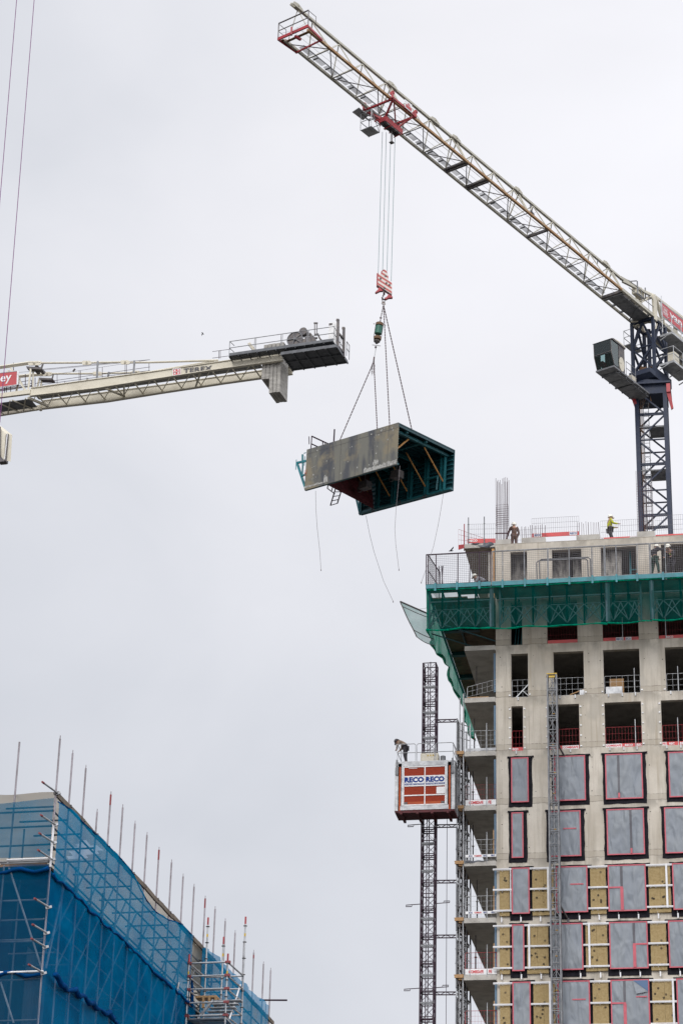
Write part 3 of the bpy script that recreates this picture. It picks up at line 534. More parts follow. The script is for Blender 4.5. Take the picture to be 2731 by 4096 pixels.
for i in range(1, 7):
    z = BZ[i]; pr = thing('steel_prop', ['steel prop standing on the highest clear balcony', 'steel prop on the balcony above the lift cage', 'steel prop on the balcony level with the lift cage', 'steel prop on the first balcony below the cage', 'steel prop on the second balcony below the cage', 'steel prop on the lowest whole balcony'][i - 1], 'prop', B(-1.35, 2.2, z), 'steel props on the balconies')
    m = MB(); q = R.uniform(-.15, .15); m.tube(B(-1.4 + q, 2.2, z), B(-1.4 + q, 2.2, z + 1.5), .035, 7); m.tube(B(-1.4 + q, 2.2, z + 1.5), B(-1.4 + q, 2.2, z + 2.64), .026, 7); build(m, 'tube', M['steel'], pr)
    m = MB(); m.box(-1.48 + q, -1.32 + q, 2.12, 2.28, z + .002, z + .02, B); m.ring(B(-1.4 + q, 2.2, z + 1.5), .06, .02, B.e[0], B.e[1], 8); build(m, 'foot_plate', M['rustb'], pr)
# railings at the far ends of the balconies, dark against the sky
for i in range(2, 7):
    z = BZ[i]; m = MB(); b_ = 8.2; off = R.uniform(0, .15)
    for zz in (.1, .62, 1.05): m.bar(B(-1.62, b_, z + zz), B(-.9 + off, b_, z + zz - (.08 if i == 5 else 0)), .04)
    for a in (-1.58, -.92 + off): m.bar(B(a, b_, z), B(a, b_, z + 1.05), .045)
    o = solo(m, 'end_railing', M['plum'], ['dark tube railing at the far end of the balcony above the lift cage', 'dark tube railing at the far end of the balcony level with the lift cage', 'dark tube railing at the far end of the first balcony below the cage', 'dark tube railing at the far end of the second balcony below the cage', 'dark tube railing at the far end of the lowest whole balcony'][i - 2], 'railing', 'dark railings at the far ends of the balconies')

# ================================================================== cantilever working platform with nets
plat = thing('protection_platform', 'teal steel working platform cantilevered round the top of the tower', 'platform', B(3, -1.5, 53.3))
PU0, PU1 = -3.46, 13.0
m = MB(); m.box(PU0, -.02, -2.06, -1.92, 53.22, 53.45, B); m.box(.03, PU1, -2.08, -1.94, 53.20, 53.43, B); m.box(PU0, PU0 + .12, -1.92, 18.2, 53.24, 53.42, B)
build(m, 'edge_beam', M['teal'], plat)
m = MB(); m.box(PU0 + .1, PU1, -1.92, -.02, 53.28, 53.34, B) if False else None
m.box(.05, PU1, -1.92, -.05, 53.28, 53.34, B); m.box(-1.9, .05, -1.92, -.9, 53.28, 53.34, B); m.box(PU0 + .14, -1.9, -1.92, -1.25, 53.28, 53.34, B)
for j in range(18): m.box(PU0 + .15, -1.45, -.55 + j * 1.04, .47 + j * 1.04, 53.28 + (j % 3) * .004, 53.34, B)
m.box(-1.45, -.1, -.3, 12, 53.29, 53.33, B)
build(m, 'deck', M['plank'], plat)
m = MB()
for j in range(-1, 18):
    if j in (-1, 0): continue
    if j % 3 == 0: m.box(PU0 + .2, -1.3, j * 1.15, j * 1.15 + .30, 53.06, 53.275, B)
m.box(-2.35, -2.26, -.3, 18, 53.12, 53.27, B)
build(m, 'joists', M['tealdk'], plat)
TZ0, TZ1 = 50.95, 53.18                             # hanging trusses behind the net
xs = [-3.3, -2.62, -1.75, -.86, -.06, .42, 1.25, 2.15, 3.02, 3.92, 4.82, 5.72, 6.3, 7.1, 7.75, 8.25, 8.9, 9.8, 10.7, 11.6, 12.5]
def truss(a, b, y):
    m = MB()
    for aa in (a, b): m.bar(B(aa, y, TZ0), B(aa, y, TZ1), .09)
    m.bar(B(a, y, TZ1 - .62), B(b, y, TZ1 - .62), .07); m.bar(B(a, y, TZ0 + 1.15), B(b, y, TZ0 + 1.15), .03)
    m.bar(B(a, y + .02, TZ0 + .05), B((a + b) / 2, y + .02, TZ0 + 1.15), .05); m.bar(B(b, y + .02, TZ0 + .05), B((a + b) / 2, y + .02, TZ0 + 1.15), .05)
    m.bar(B(a, y - .02, TZ0 + 1.1), B(b, y - .02, TZ0 + .1), .045); m.bar(B(b, y - .03, TZ0 + 1.1), B(a, y - .03, TZ0 + .1), .045)
    m.bar(B(a, y, TZ0 + .6), B(a, -.1, TZ1 - .2), .06); m.bar(B(a, -.15, TZ1 - 1.2), B(a, -.15, TZ1), .07); m.bar(B(a, y, TZ1 - .02), B(a, -.1, TZ1 - .02), .07)
    build(m, 'truss', M['tealdk'], plat)
for i in range(len(xs) - 1):
    if xs[i + 1] - xs[i] > .55: truss(xs[i], xs[i + 1], -1.72)
for a in (-.02, 6.02, 8.30):
    m = MB(); m.bar(B(a, -1.96, TZ0 - .05), B(a, -1.96, 53.25), .17, .12); m.bar(B(a + .12, -1.95, TZ0 - .02), B(a + .12, -1.95, 53.3), .05); build(m, 'hanger', M['tealdk'], plat)
for a, q in ((-1.5, -.2), (-.9, .4), (-2.3, .9)):
    m = MB(); m.bar(B(a - 1.0, -1.6 + q, 51.2), B(a + 1.9, .6 + q, 50.9), .05); build(m, 'brace', M['tealdk'], plat)
m = MB()
for a in (-2.95, -1.80, -.62, .60, 1.78, 2.95, 4.1, 5.3, 6.55, 7.62, 8.95, 10.3): m.box(a - .05, a + .05, -2.12, -1.9, 53.05, 53.5, B)
build(m, 'bracket_shoe', M['teal'], plat)
def net(F, mb, fn, nu, nv): mb.grid(fn, nu, nv)
GN = 'green debris nets on the protection platform'
def frontnet(a0, a1, z0, z1, y, lb, mt='gnet'):
    m = MB()
    m.grid(lambda p, q: B(a0 + (a1 - a0) * p, y + .05 * math.sin(p * (a1 - a0) * 2.3) * (1 - q) + .02 * math.sin(17 * p + 9 * q), z0 + (z1 - z0) * q - .05 * (1 - q) * abs(math.sin(p * (a1 - a0) * 1.7))), 40, 8)
    o = solo(m, 'debris_net', M[mt], lb, 'net', GN, smooth=True); e = MB()
    for zz, rr in ((z0, .045), (z1, .035)):
        e = MB(); e.path([B(a0 + (a1 - a0) * i / 40, y - .02 + .05 * math.sin(i / 40 * (a1 - a0) * 2.3) * (zz == z0), zz - (.05 * abs(math.sin(i / 40 * (a1 - a0) * 1.7)) if zz == z0 else 0)) for i in range(41)], [rr * R.uniform(.6, 1.25) for i in range(41)], 6); build(e, 'hem', M['gnet2'], o)
frontnet(-3.40, -.02, 50.87, 53.12, -2.04, 'green debris net under the overhanging outer corner of the platform')
frontnet(.0, 6.02, 50.80, 53.12, -2.05, 'widest green debris net along the front of the platform')
frontnet(6.04, 8.31, 50.80, 53.14, -2.05, 'narrow green debris net in front of the third opening column')
frontnet(8.32, 12.8, 50.86, 53.16, -2.02, 'dark green debris net below the two dark clad workers', 'gnet')
m = MB()
def lowz(v): return 50.87 + (v + 2) * .0 if v < -1.0 else 50.87 + min(1.25, (v + 1.0) * .165) + .05 * math.sin(v * 2.1)
m.grid(lambda p, q: (lambda v: B(PU0 + .02 - (.10 * math.sin(v * .9) + .05 * math.sin(v * 2.7)) * (1 - q), v, lowz(v) + (53.25 - lowz(v)) * q))(-2.03 + 20.4 * p), 60, 8)
o = solo(m, 'debris_net', M['gnet2'], 'long bunched bright green net along the receding flank of the platform', 'net', GN, smooth=True)
e = MB(); rr = random.Random(4)
hemv = [-2.0 + 20.3 * i / 60 for i in range(61)]
e.path([B(PU0 + .02 - (.10 * math.sin(v * .9) + .05 * math.sin(v * 2.7)), v, lowz(v) + .03) for v in hemv], [.05 + .035 * math.sin(v * 1.9) + .03 * (abs(v - 3.4) < .5) + .05 * (abs(v - 8.6) < .6) for v in hemv], 7)
build(e, 'hem', M['gnet2'], o, smooth=True)
m = MB(); c1, c2 = B(-4.98, -1.0, 53.02), B(-3.44, -.6, 52.36)       # tilted catch fan
d1, d2 = B(-4.08, -.9, 50.98), B(-3.16, -.5, 50.62)
def fan(p, q):
    x = (c1 * (1 - p) + c2 * p) * (1 - q) + (d1 * (1 - p) + d2 * p) * q
    return x + A(0, 0, -.10) * math.sin(p * 3.1) * q + A(0, 1, 0) * (.12 * math.sin(3 * p + 4 * q)) * math.sin(3.1 * q)
m.grid(fan, 24, 24); fo = solo(m, 'catch_fan', M['fnet'], 'pale grey green catch net tilted out into the sky beside the platform', 'net', smooth=True)
m = MB(); m.path([fan(i / 12, 0) for i in range(13)], .045, 6); m.path([fan(0, i / 12) for i in range(13)], .03, 6); m.path([fan(i / 12, .13) for i in range(13)], .02, 5); m.path([fan(i / 12, .8) for i in range(13)], .022, 5)
m.path([fan(i / 12, 1) for i in range(13)], .02, 5); build(m, 'pole', M['steel'], fo)
m = MB(); m.path([fan(.6, 0), fan(.6, 0) + A(.45, .1, .12), B(-3.4, -1.2, 53.0)], .008, 4); build(m, 'stay_rope', M['steel'], fo)
# mesh fence panels along the platform
FP = [(-3.45, -.03, 'dark framed mesh fence panel standing against the sky on the platform', (-2.92, -1.76, -.62)), (.07, 2.97, 'mesh fence panel on the platform before the first two openings', (.61, 1.75)),
      (3.0, 5.92, 'mesh fence panel with a bent tube gate frame behind it', (4.1, 5.3)), (5.98, 8.28, 'mesh fence panel in front of the teal props', (6.55, 7.65)), (8.34, 12.0, 'mesh fence panel in front of the worker in dark jacket', (9.1, 10.2, 11.3))]
for a0, a1, lb, ps in FP:
    t = thing('mesh_fence_panel', lb, 'fence', B((a0 + a1) / 2, -2, 53.45), 'mesh fence panels on the platform'); dark = a0 < -3
    m = MB(); wiremesh(m, B, a0 + .02, a1 - .02, -2.0, 53.48, 55.16, .105, .105, .0048); build(m, 'wire_mesh', M['meshg'], t)
    m = MB(); fm = M['plum'] if dark else M['galvd']
    for a in (a0, a1): m.bar(B(a, -2, 53.44), B(a, -2, 55.22), .05)
    m.bar(B(a0, -2, 55.21), B(a1, -2, 55.21), .05); m.bar(B(a0, -2, 53.47), B(a1, -2, 53.47), .04); build(m, 'frame', fm, t)
    for p_ in ps:
        m = MB(); m.bar(B(p_, -2.03, 53.1), B(p_, -2.03, 55.2), .05); build(m, 'post', fm, t)
t = thing('mesh_fence_panel', 'short narrow mesh end panel leaning back at the outer platform corner', 'fence', B(-3.3, -1.2, 53.45), 'mesh fence panels on the platform')
m = MB(); e0, e1 = B(-3.36, -1.98, 53.4), B(-3.05, .35, 53.4); FR2 = Frame(e0, (e1 - e0) / np.linalg.norm(e1 - e0), (1, 0, 0)); ll = np.linalg.norm(e1 - e0)
wiremesh(m, FR2, 0, ll, 0, .05, 1.75, .12, .12, .005); build(m, 'wire_mesh', M['meshg'], t)
m = MB(); m.bar(FR2(0, 0, 0), FR2(0, 0, 1.8), .05); m.bar(FR2(ll, 0, 0), FR2(ll, 0, 1.8), .05); m.bar(FR2(0, 0, 1.8), FR2(ll, 0, 1.8), .05); m.bar(FR2(0, 0, .9), FR2(ll, 0, .9), .04); build(m, 'frame', M['plum'], t)
m = MB()
for a, dx in ((-2.75, .0), (-2.69, .16), (-2.62, .02)): m.bar(B(a, -1.5, 53.35), B(a + dx - .1, -1.5, 54.75), .05)
m.bar(B(-1.30, -.9, 53.35), B(-1.26, -.9, 55.0), .045); m.path([B(-1.95, -1.4, 53.4), B(-1.93, -1.4, 53.95), B(-1.84, -1.4, 53.45)], .02, 5)
solo(m, 'leaning_bars', M['plum'], 'dark steel bars standing upright on the left end of the platform', 'bars')
m = MB()
for dx in (0, .16): m.path([B(2.33 + dx, -1.1 - dx, 53.4), B(2.31 + dx, -1.1 - dx, 54.85), B(2.42 + dx, -1.1 - dx, 54.95), B(4.88 + dx, -1.1 - dx, 54.93), B(5.0 + dx, -1.1 - dx, 54.82), B(5.02 + dx, -1.1 - dx, 53.4)], .035, 7)
solo(m, 'tube_gate', M['galvd'], 'bent grey tube frame standing behind the platform mesh', 'frame')
m = MB(); m.bar(B(7.12, 1.0, 53.53), B(7.12, 1.0, 56.2), .12); m.bar(B(8.0, 1.1, 53.53), B(8.0, 1.1, 56.2), .12); m.bar(B(7.12, 1.0, 54.6), B(8.0, 1.1, 54.6), .10); m.bar(B(7.45, .6, 53.53), B(8.0, 1.0, 55.2), .10); m.bar(B(7.1, 1.0, 55.1), B(8.0, 1.1, 55.2), .06)
solo(m, 'shoring_frame', M['teal'], 'teal steel shoring frame inside the opening behind the platform mesh', 'shoring')
m = MB(); m.box(-.20, -.06, .0, .08, 53.4, 56.3, B); m.k = 1; m.box(-.42, -.22, .3, .38, 53.4, 56.3, B); solo(m, 'timber_board', [M['orange'], M['conc2']], 'upright ochre timber board at the tower corner under the overhang', 'board')
# ================================================================== on the roof
RB = 'red barriers along the roof edge'
def roofbar(name, lb, a0, a1, b, zb, bh, texts, mesh=True, dz=0, posts=(), mh=1.1, ma=None):
    t = thing(name, lb, 'barrier', B((a0 + a1) / 2, b, zb), RB)
    m = MB(); m.prism([B(a0, b, zb), B(a1, b, zb + dz), B(a1, b, zb + bh + dz), B(a0, b, zb + bh)], B(0, .03, 0) - B(0, 0, 0)); bo = build(m, 'toe_board', M['barred'], t)
    for s, x, w, c, *pl in texts: boardtext(bo, B, x, w, b - .002, zb + bh * .25, bh * .52, s, M[c], M[pl[0]] if pl else None)
    if mesh:
        m = MB(); x0, x1 = ma or (a0, a1); wiremesh(m, B, x0, x1, b + .05, zb + bh, zb + bh + mh - .2, .115, .3, .0045, dz); build(m, 'wire_mesh', M['meshred'] if 0 else M['meshg'], t)
    for p_ in posts: m = MB(); m.tube(B(p_, b - .04, zb - .15), B(p_, b - .04, zb + mh + .42), .028, 8); m.ring(B(p_, b - .04, zb + mh), .035, .012, B.e[0], B.e[1], 8); build(m, 'post', M['galvd'], t)
    return t
roofbar('roof_barrier', 'red RECO board and mesh on the roof overhang', -1.55, -.02, .22, 56.80, .26, [('RECO', -1.46, .46, 'white')], dz=-.06, posts=(-1.48, -.62))
t = thing('roof_barrier', 'short red board and skewed mesh running back from the overhang corner', 'barrier', B(-1.9, .5, 56.6), RB)
m = MB(); m.prism([B(-2.08, .6, 56.62), B(-1.69, .02, 56.44), B(-1.69, .02, 56.66), B(-2.08, .6, 56.90)], B(.02, .02, 0) - B(0, 0, 0)); build(m, 'toe_board', M['barred'], t)
m = MB()
for i in range(15):
    f = i / 14; p = B(-2.06 + 1.96 * f, .5, 56.85 - .05 * f); m.bar(p, p + A(0, 0, .95 * (1 - f) + .12 * f), .009)
for f in (.33, .66, 1): m.bar(B(-2.06, .5, 56.85 + .95 * f), B(-.1, .5, 56.80 + .12 * f), .012)
m.tube(B(-1.72, .3, 56.4), B(-1.72, .3, 58.0), .026, 8)
build(m, 'wire_mesh', M['meshred'], t)
roofbar('roof_barrier', 'short red board behind the brown clad roof worker', .83, 1.38, .40, 56.54, .10, [], ma=(.72, 1.9))
roofbar('roof_barrier', 'raised red board with a RECO plate at both ends over a gap of sky', 1.92, 4.46, .5, 57.08, .235, [('RECO', 2.06, .36, 'blue', 'white'), ('RECO', 3.98, .36, 'blue', 'white')], mh=1.12)
roofbar('roof_barrier', 'red board below the yellow clad roof worker', 5.62, 7.62, .45, 56.66, .17, [('O', 5.66, .09, 'blue', 'white'), ('RECO', 7.2, .34, 'black', 'white')], mh=1.22)
roofbar('roof_barrier', 'red board with mesh beside the foot of the crane mast', 8.53, 10.8, .45, 56.70, .14, [], mh=1.35)
m = MB()
m.bar(B(2.7, 3.5, 57.65), B(4.35, 3.5, 57.65), .03)
for i in range(9): m.bar(B(2.75 + i * .2, 3.5, 57.6), B(2.75 + i * .2, 3.5, 57.78), .014)
solo(m, 'starter_bars', M['rebar'], 'low comb of bars seen through the gap under the raised red board', 'rebar')
# reinforcement
t = thing('rebar_cage', 'tall dark column rebar cage beside the brown clad roof worker', 'rebar', B(.36, .5, 56.8))
xs_ = [.03, .14, .26, .40, .47, .56, .66]
hs_ = [60.6, 60.55, 60.5, 60.62, 60.6, 60.62, 60.66]
m = MB()
for i, x in enumerate(xs_):
    for bb in (.1, .55): m.tube(B(x + R.uniform(-.02, .02), bb + R.uniform(-.05, .05), 56.8), B(x + (.03 if bb > .3 else 0), bb, hs_[i] - .1 * R.random()), .0125, 5)
build(m, 'bar', M['rebar'], t)
m = MB()
for z in [57.75 + .13 * i for i in range(10)]: m = MB(); m.path([B(.02, .08, z), B(.68, .08, z + .02), B(.68, .57, z), B(.02, .57, z), B(.02, .08, z)], .008, 4); build(m, 'stirrup', M['rebar'], t)
m = MB(); m.bar(B(-.02, .1, 57.24), B(.7, .1, 57.22), .05); build(m, 'spacer_bar', M['rebar'], t)
SB = 'rows of starter bars on the roof upstands'
def starters(lb, a0, a1, z0, z1, n, b=.16):
    m = MB()
    for i in range(n):
        x = a0 + (a1 - a0) * (i + R.uniform(-.2, .2)) / (n - 1)
        m.tube(B(x, b + R.uniform(-.08, .08), z0), B(x + R.uniform(-.03, .03), b + R.uniform(-.05, .05), z1 + R.uniform(-.06, .05)), R.choice((.009, .011, .015)), 5)
    solo(m, 'starter_bars', M['rebar'], lb, 'rebar', SB)
starters('row of starter bars on the second upstand left of the raised red board', 1.45, 2.65, 56.84, 57.62, 12)
starters('row of dark starter bars between the raised red board and the yellow clad worker', 4.38, 5.58, 56.84, 57.66, 11)
m = MB()
for i in range(9): x = 7.62 + .84 * i / 8; m.tube(B(x, .12 + .14 * (i % 2), 56.86), B(x, .12 + .14 * (i % 2), 60.55 if i < 3 else 59.7 + .2 * (i % 3)), .011, 5)
for j in range(18): m.bar(B(7.62, .1, 57.2 + j * .15), B(7.72 if j % 2 else 8.46, .1, 57.2 + j * .15), .010)
solo(m, 'rebar_cage', M['rebar'], 'slender column rebar cage standing in front of the crane mast foot', 'rebar')

# ================================================================== facade mast of the climbing work platform
def lattice(m, F, a, b, w, z0, z1, bay, leg, br, dd=None, dbl=False):
    dd = dd or w; cs_ = [(a - w / 2, b - dd / 2), (a + w / 2, b - dd / 2), (a + w / 2, b + dd / 2), (a - w / 2, b + dd / 2)]
    for x, y in cs_: m.bar(F(x, y, z0), F(x, y, z1), leg, leg, F.e[1])
    n = int(round((z1 - z0) / bay))
    for i in range(n + 1):
        z = z1 - bay * i
        for q in range(4):
            p0, p1 = cs_[q], cs_[(q + 1) % 4]
            m.bar(F(*p0, z), F(*p1, z), br * 1.3)
            if dbl and i % 2: m.bar(F(*p0, z - .11), F(*p1, z - .11), br * 1.6)
            if i < n:
                if (i + q) % 2: p0, p1 = p1, p0
                m.bar(F(*p0, z), F(*p1, z - bay), br * .8)
                if q == 0: m.bar(F(p0[0], p0[1] + .03, z - bay), F(p1[0], p1[1] + .03, z), br * .55)
t = thing('climber_mast', 'slim grey lattice mast with yellow head standing close in front of the tower facade', 'mast', B(3.0, -.75, 0))
m = MB(); lattice(m, B, 3.01, -.78, .47, 29.0, 48.5, .76, .075, .032, .42, True)
m.bar(B(3.02, -.95, 29), B(3.02, -.95, 48.45), .045); build(m, 'mast_frame', M['galvd'], t)
m = MB(); m.box(2.74, 3.28, -1.03, -.53, 48.5, 48.56, B); m.box(2.86, 3.16, -1.02, -.96, 48.32, 48.42, B); m.box(2.70, 2.80, -.9, -.6, 48.44, 48.48, B); build(m, 'mast_head', M['yellow'], t)
for z in (46.3, 44.6, 43.1, 42.0, 40.1, 38.5, 37.0, 34.9, 33.6, 31.9):
    m = MB(); q = R.random() * .1; m.box(2.95 + q, 3.06 + q, -1.015, -.955, z, z + .04, B); build(m, 'clamp', M['ochre'], t)
for z in (44.62, 36.1):
    m = MB(); m.bar(B(3.22, -.7, z + .2), B(3.55, -.02, z - .35), .07); m.box(3.5, 3.62, -.06, -.004, z - .55, z - .3, B); build(m, 'wall_tie', M['steel'], t)

# ================================================================== builders' hoist
t = thing('hoist_mast', 'tall dark plum lattice mast that carries the lift cage', 'mast', B(-3.54, .6, 0))
m = MB(); lattice(m, B, -3.55, .6, .68, 28.0, 49.95, .70, .075, .030, .66, True)
m.bar(B(-3.62, .28, 28), B(-3.62, .28, 49.9), .045); m.bar(B(-3.50, .28, 28), B(-3.50, .28, 50.0), .05); build(m, 'mast_frame', M['plum'], t)
m = MB(); m.bar(B(-3.12, .26, 28), B(-3.12, .26, 49.7), .05); build(m, 'gear_rack', M['plum'], t)
for z in (48.55, 47.1, 45.7, 39.95, 38.5, 36.0, 34.6, 33.1, 31.7):
    m = MB(); m.box(-3.88, -3.22, .22, .28, z, z + .09, B); m.box(-3.8, -3.3, .24, .30, z - .06, z - .02, B); build(m, 'joint_plate', M['galvd'], t)
for z in (46.75, 41.0, 38.05, 35.2, 32.3):
    m = MB(); y = .35
    for dz in (0, -.14): m.bar(B(-3.2, y, z + dz), B(-2.06, y, z + dz - .02), .05)
    for i in range(4): m.bar(B(-3.15 + i * .27, y, z - .14 * (i % 2)), B(-2.88 + i * .27, y, z - .14 * ((i + 1) % 2)), .028)
    build(m, 'wall_tie', M['plum'], t)
for z, e0, e1 in ((41.05, -4.62, -3.85), (36.82, -4.66, -3.85), (36.82, -2.42, -3.2), (32.5, -4.7, -3.85), (32.5, -2.46, -3.2)):
    m = MB(); d = 1 if e0 < -3.5 else -1; zz = z - .04 * d
    m.bar(B(e0, .3, zz), B(e1, .3, z), .035); m.box(min(e0, e0 + .3 * d), max(e0, e0 + .3 * d), .26, .34, zz - .08 * d - .01, zz - .08 * d + .01, B)
    for q in (0, .3): m.bar(B(e0 + q * d, .3, zz - .08 * d), B(e0 + (q + .02) * d, .3, zz), .02)
    build(m, 'cable_guide', M['plum'], t)
m = MB(); m.tube(B(-2.55, .1, 28), B(-2.55, .1, 41.3), .016, 6); solo(m, 'trailing_cable', M['plum'], 'thin dark cable hanging below the lift cage beside its mast', 'cable')
cg = thing('lift_cage', 'orange and grey builders lift cage with RECO lettering on its mast', 'lift', B(-3.53, -.5, 41.3))
C0, C1, CB, CT, CF, CK = -5.09, -1.99, 41.30, 43.93, -1.2, .14
m = MB()
for a in (C0 + .08, C1 - .10): m.box(a - .08, a + .10, CF, CF + .16, CB, CT - .1, B); m.box(a - .08, a + .1, CK - .16, CK, CB, CT, B)
m.box(C0 + .36, C1 - .36, CF - .02, CF + .06, CT - .26, CT, B); m.box(C0 + .30, C1 - .32, CF - .01, CF + .05, CB + .02, CB + .24, B)
m.box(C0, C1, CF + .1, CK, CT - .06, CT + .02, B)
for a in (C0 + .40, C1 - .42): m.box(a - .05, a + .05, CF - .03, CF + .02, CB + .24, CT - .22, B)
build(m, 'cage_frame', M['galv'], cg)
m = MB(); m.box(C0 + .02, C0 + .06, CF + .16, CK - .16, CB, CT - .06, B); m.box(C1 - .06, C1 - .02, CF + .16, CK - .16, CB, CT - .06, B); m.box(C0 + .06, C1 - .06, CK - .05, CK - .02, CB, CT - .06, B); build(m, 'side_panel', M['galvd'], cg)
for a in (C0 + .27, C1 - .27): m = MB(); m.box(a - .045, a + .045, CF - .005, CF + .05, CB, CT - .28, B); build(m, 'door_guide', M['cageo'], cg)
G0, G1_ = C0 + .47, C1 - .49; GZ0, GZ1 = CB + .28, CT - .30
m = MB(); m.box(G0, G1_, CF + .012, CF + .03, GZ0, GZ1, B); gate = build(m, 'gate', M['caged'], cg)
m = MB(); mid = (G0 + G1_) / 2 + .02; hz = (GZ1 - GZ0) / 4
for a in (mid, G0 - .01, G1_ + .01): m.box(a - .027, a + .027, CF - .022, CF + .01, GZ0 - .02, GZ1 + .02, B)
for i in range(5): m.box(G0 + .03, mid - .036, CF - .015, CF + .01, GZ0 + hz * i - .028, GZ0 + hz * i + .028, B); m.box(mid + .036, G1_ - .03, CF - .015, CF + .01, GZ0 + hz * i - .028, GZ0 + hz * i + .028, B)
build(m, 'gate_frame', M['white'], gate)
for i, (a, b) in enumerate(((G0 + .03, mid - .04), (mid + .04, G1_ - .03))):
    m = MB(); m.box(a, b, CF - .008, CF + .012, GZ0 + 2 * hz + .03, GZ0 + 3 * hz - .03, B); pn = build(m, 'sign_panel', M['white'], gate)
    m = MB(); text(m, 'RECO', B(a + .01, CF - .009, GZ0 + 2 * hz + .175), B.e[0], B.e[2], b - a - .02, .30, -B.e[1], bold=.06); build(m, 'lettering', M['blue'], gate)
    m = MB(); m.box(a, b, CF - .011, CF - .007, GZ0 + 2 * hz + .04, GZ0 + 2 * hz + .135, B); build(m, 'sign_strip', M['blue'], gate)
    m = MB(); text(m, 'UW PARTNER IN MATERIEEL', B(a + .02, CF - .0125, GZ0 + 2 * hz + .06), B.e[0], B.e[2], b - a - .04, .055, -B.e[1], bold=.02); build(m, 'lettering', M['white'], gate)
m = MB(); m.box(G0 + .03, G0 + .2, CF - .006, CF + .01, GZ0 + .03, GZ0 + .16, B); m.box(G1_ - .21, G1_ - .03, CF - .006, CF + .01, GZ0 + .03, GZ0 + .16, B); build(m, 'buffer', M['steel'], gate)
m = MB(); m.box(G0 + .22, G1_ - .22, CF - .002, CF + .011, GZ0 + .03, GZ0 + .17, B); build(m, 'kick_plate', M['cageo'], gate)
m = MB(); m.box(mid + .6, G1_ - .03, CF - .004, CF + .011, GZ0 + hz + .06, GZ0 + hz + .42, B); build(m, 'notice', M['white'], gate)
m = MB(); m.box(G0 + .25, G0 + .68, CF - .004, CF + .011, GZ1 - .09, GZ1 - .07, B); build(m, 'lamp_strip', M['white'], gate)
for a in (C0 + .04, C1 - .18): m = MB(); m.box(a, a + .14, CF - .07, CF - .001, CT - .72, CT - .30, B); m.box(a + .02, a + .11, CF - .06, CF - .001, CT - .24, CT + .1, B); build(m, 'gate_counterweight', M['galvd'], cg)
m = MB(); m.box(C0 + .02, C1 - .02, CF + .02, CK, CB - .08, CB - .01, B)
for a in (C0 + .35, -3.9, -3.15, C1 - .36): m.box(a - .06, a + .06, CF - .03, CK + .1, CB - .2, CB - .08, B)
m.box(C0 + .2, C1 - .2, CF, CF + .07, CB - .13, CB + .0, B); build(m, 'floor_frame', M['tarp'], cg)
def tube_rail(m, F, a0, a1, b, z0, h, r=.02):
    m.path([F(a0, b, z0), F(a0, b, z0 + h - .07), F(a0 + .07, b, z0 + h), F(a1 - .07, b, z0 + h), F(a1, b, z0 + h - .07), F(a1, b, z0)], r, 6); m.tube(F(a0, b, z0 + h * .52), F(a1, b, z0 + h * .52), r * .9, 6)
m = MB()
for a0, a1 in ((C0 + .12, -4.03), (-3.97, -3.05), (-2.99, C1 - .1)): tube_rail(m, B, a0, a1, CF + .06, CT - .02, 1.0)
for a in (C0 + .12, C1 - .1): m.tube(B(a, CF + .06, CT + .97), B(a + .02, CK - .05, CT + .97), .02, 6); m.tube(B(a, CF + .06, CT + .5), B(a, CK - .05, CT + .5), .018, 6); m.tube(B(a, CK - .05, CT), B(a, CK - .05, CT + .97), .02, 6)
m.tube(B(C1 - .1, CF + .06, CT + .97), B(C1 + .12, CF + .3, CT + .1), .02, 6)
build(m, 'guard_rail', M['galv'], cg)
m = MB(); m.box(-3.84, -2.93, -.7, -.15, CT + .12, CT + .60, B); mc = build(m, 'machine_box', M['cream'], cg)
m = MB(); m.box(-3.8, -2.97, -.66, -.2, CT + .02, CT + .12, B); build(m, 'motor', M['steel'], cg)
m = MB()
for a in (-3.46, -3.32, -3.18): m.prism([B(a - .05, -.706, CT + .44), B(a + .05, -.706, CT + .44), B(a, -.706, CT + .54)], B(0, .004, 0) - B(0, 0, 0))
build(m, 'warning_triangle', M['yellow'], mc)
m = MB(); m.lathe(B(-2.70, -.5, CT + .02), [(.14, 0), (.14, .45)], n=12); build(m, 'cable_drum', M['galvd'], cg)

ls = thing('landing_scaffold', 'narrow galvanised scaffold tower with timber landings between lift and balconies', 'scaffold', B(-1.9, .5, 0))
for a, b, z1 in ((-2.05, .15, 45.7), (-1.93, .3, 47.9), (-2.04, 1.3, 44.9), (-1.72, .1, 48.05), (-1.70, 1.3, 46.3), (-1.78, .7, 47.2), (-1.98, 2.4, 44.6), (-1.66, 2.4, 44.7)):
    m = MB(); m.tube(B(a, b, 28), B(a, b, z1), .032 if z1 > 47 else .028, 8); build(m, 'standard', M['galv'] if z1 > 45.5 else M['galvd'], ls)
rs = random.Random(21)
for a, b in ((-2.0, .6), (-1.9, 1.0), (-1.82, 1.7), (-1.74, 2.0), (-2.06, 3.0), (-1.7, 3.1)):
    m = MB(); m.tube(B(a, b, 28), B(a + rs.uniform(-.02, .02), b, 45.2 + rs.uniform(-.6, .4)), .03, 7); build(m, 'standard', M['steel'], ls)
for k in range(22):
    z = 29.2 + .74 * k; m = MB(); b = rs.choice((.2, .5, .9)); m.bar(B(-2.08, b, z), B(-1.68, b + rs.uniform(0, .8), z + rs.uniform(-.05, .3)), .045); m.bar(B(-2.0, b, z - .1), B(-1.9, b + 2.2, z - .2), .05)
    for q in range(2): m.ring(B(-2.05 + .3 * q, b, z + .05), .05, .028, B.e[0], B.e[2], 8)
    build(m, 'tie_tube', M['steel'] if k % 3 else M['galvd'], ls)
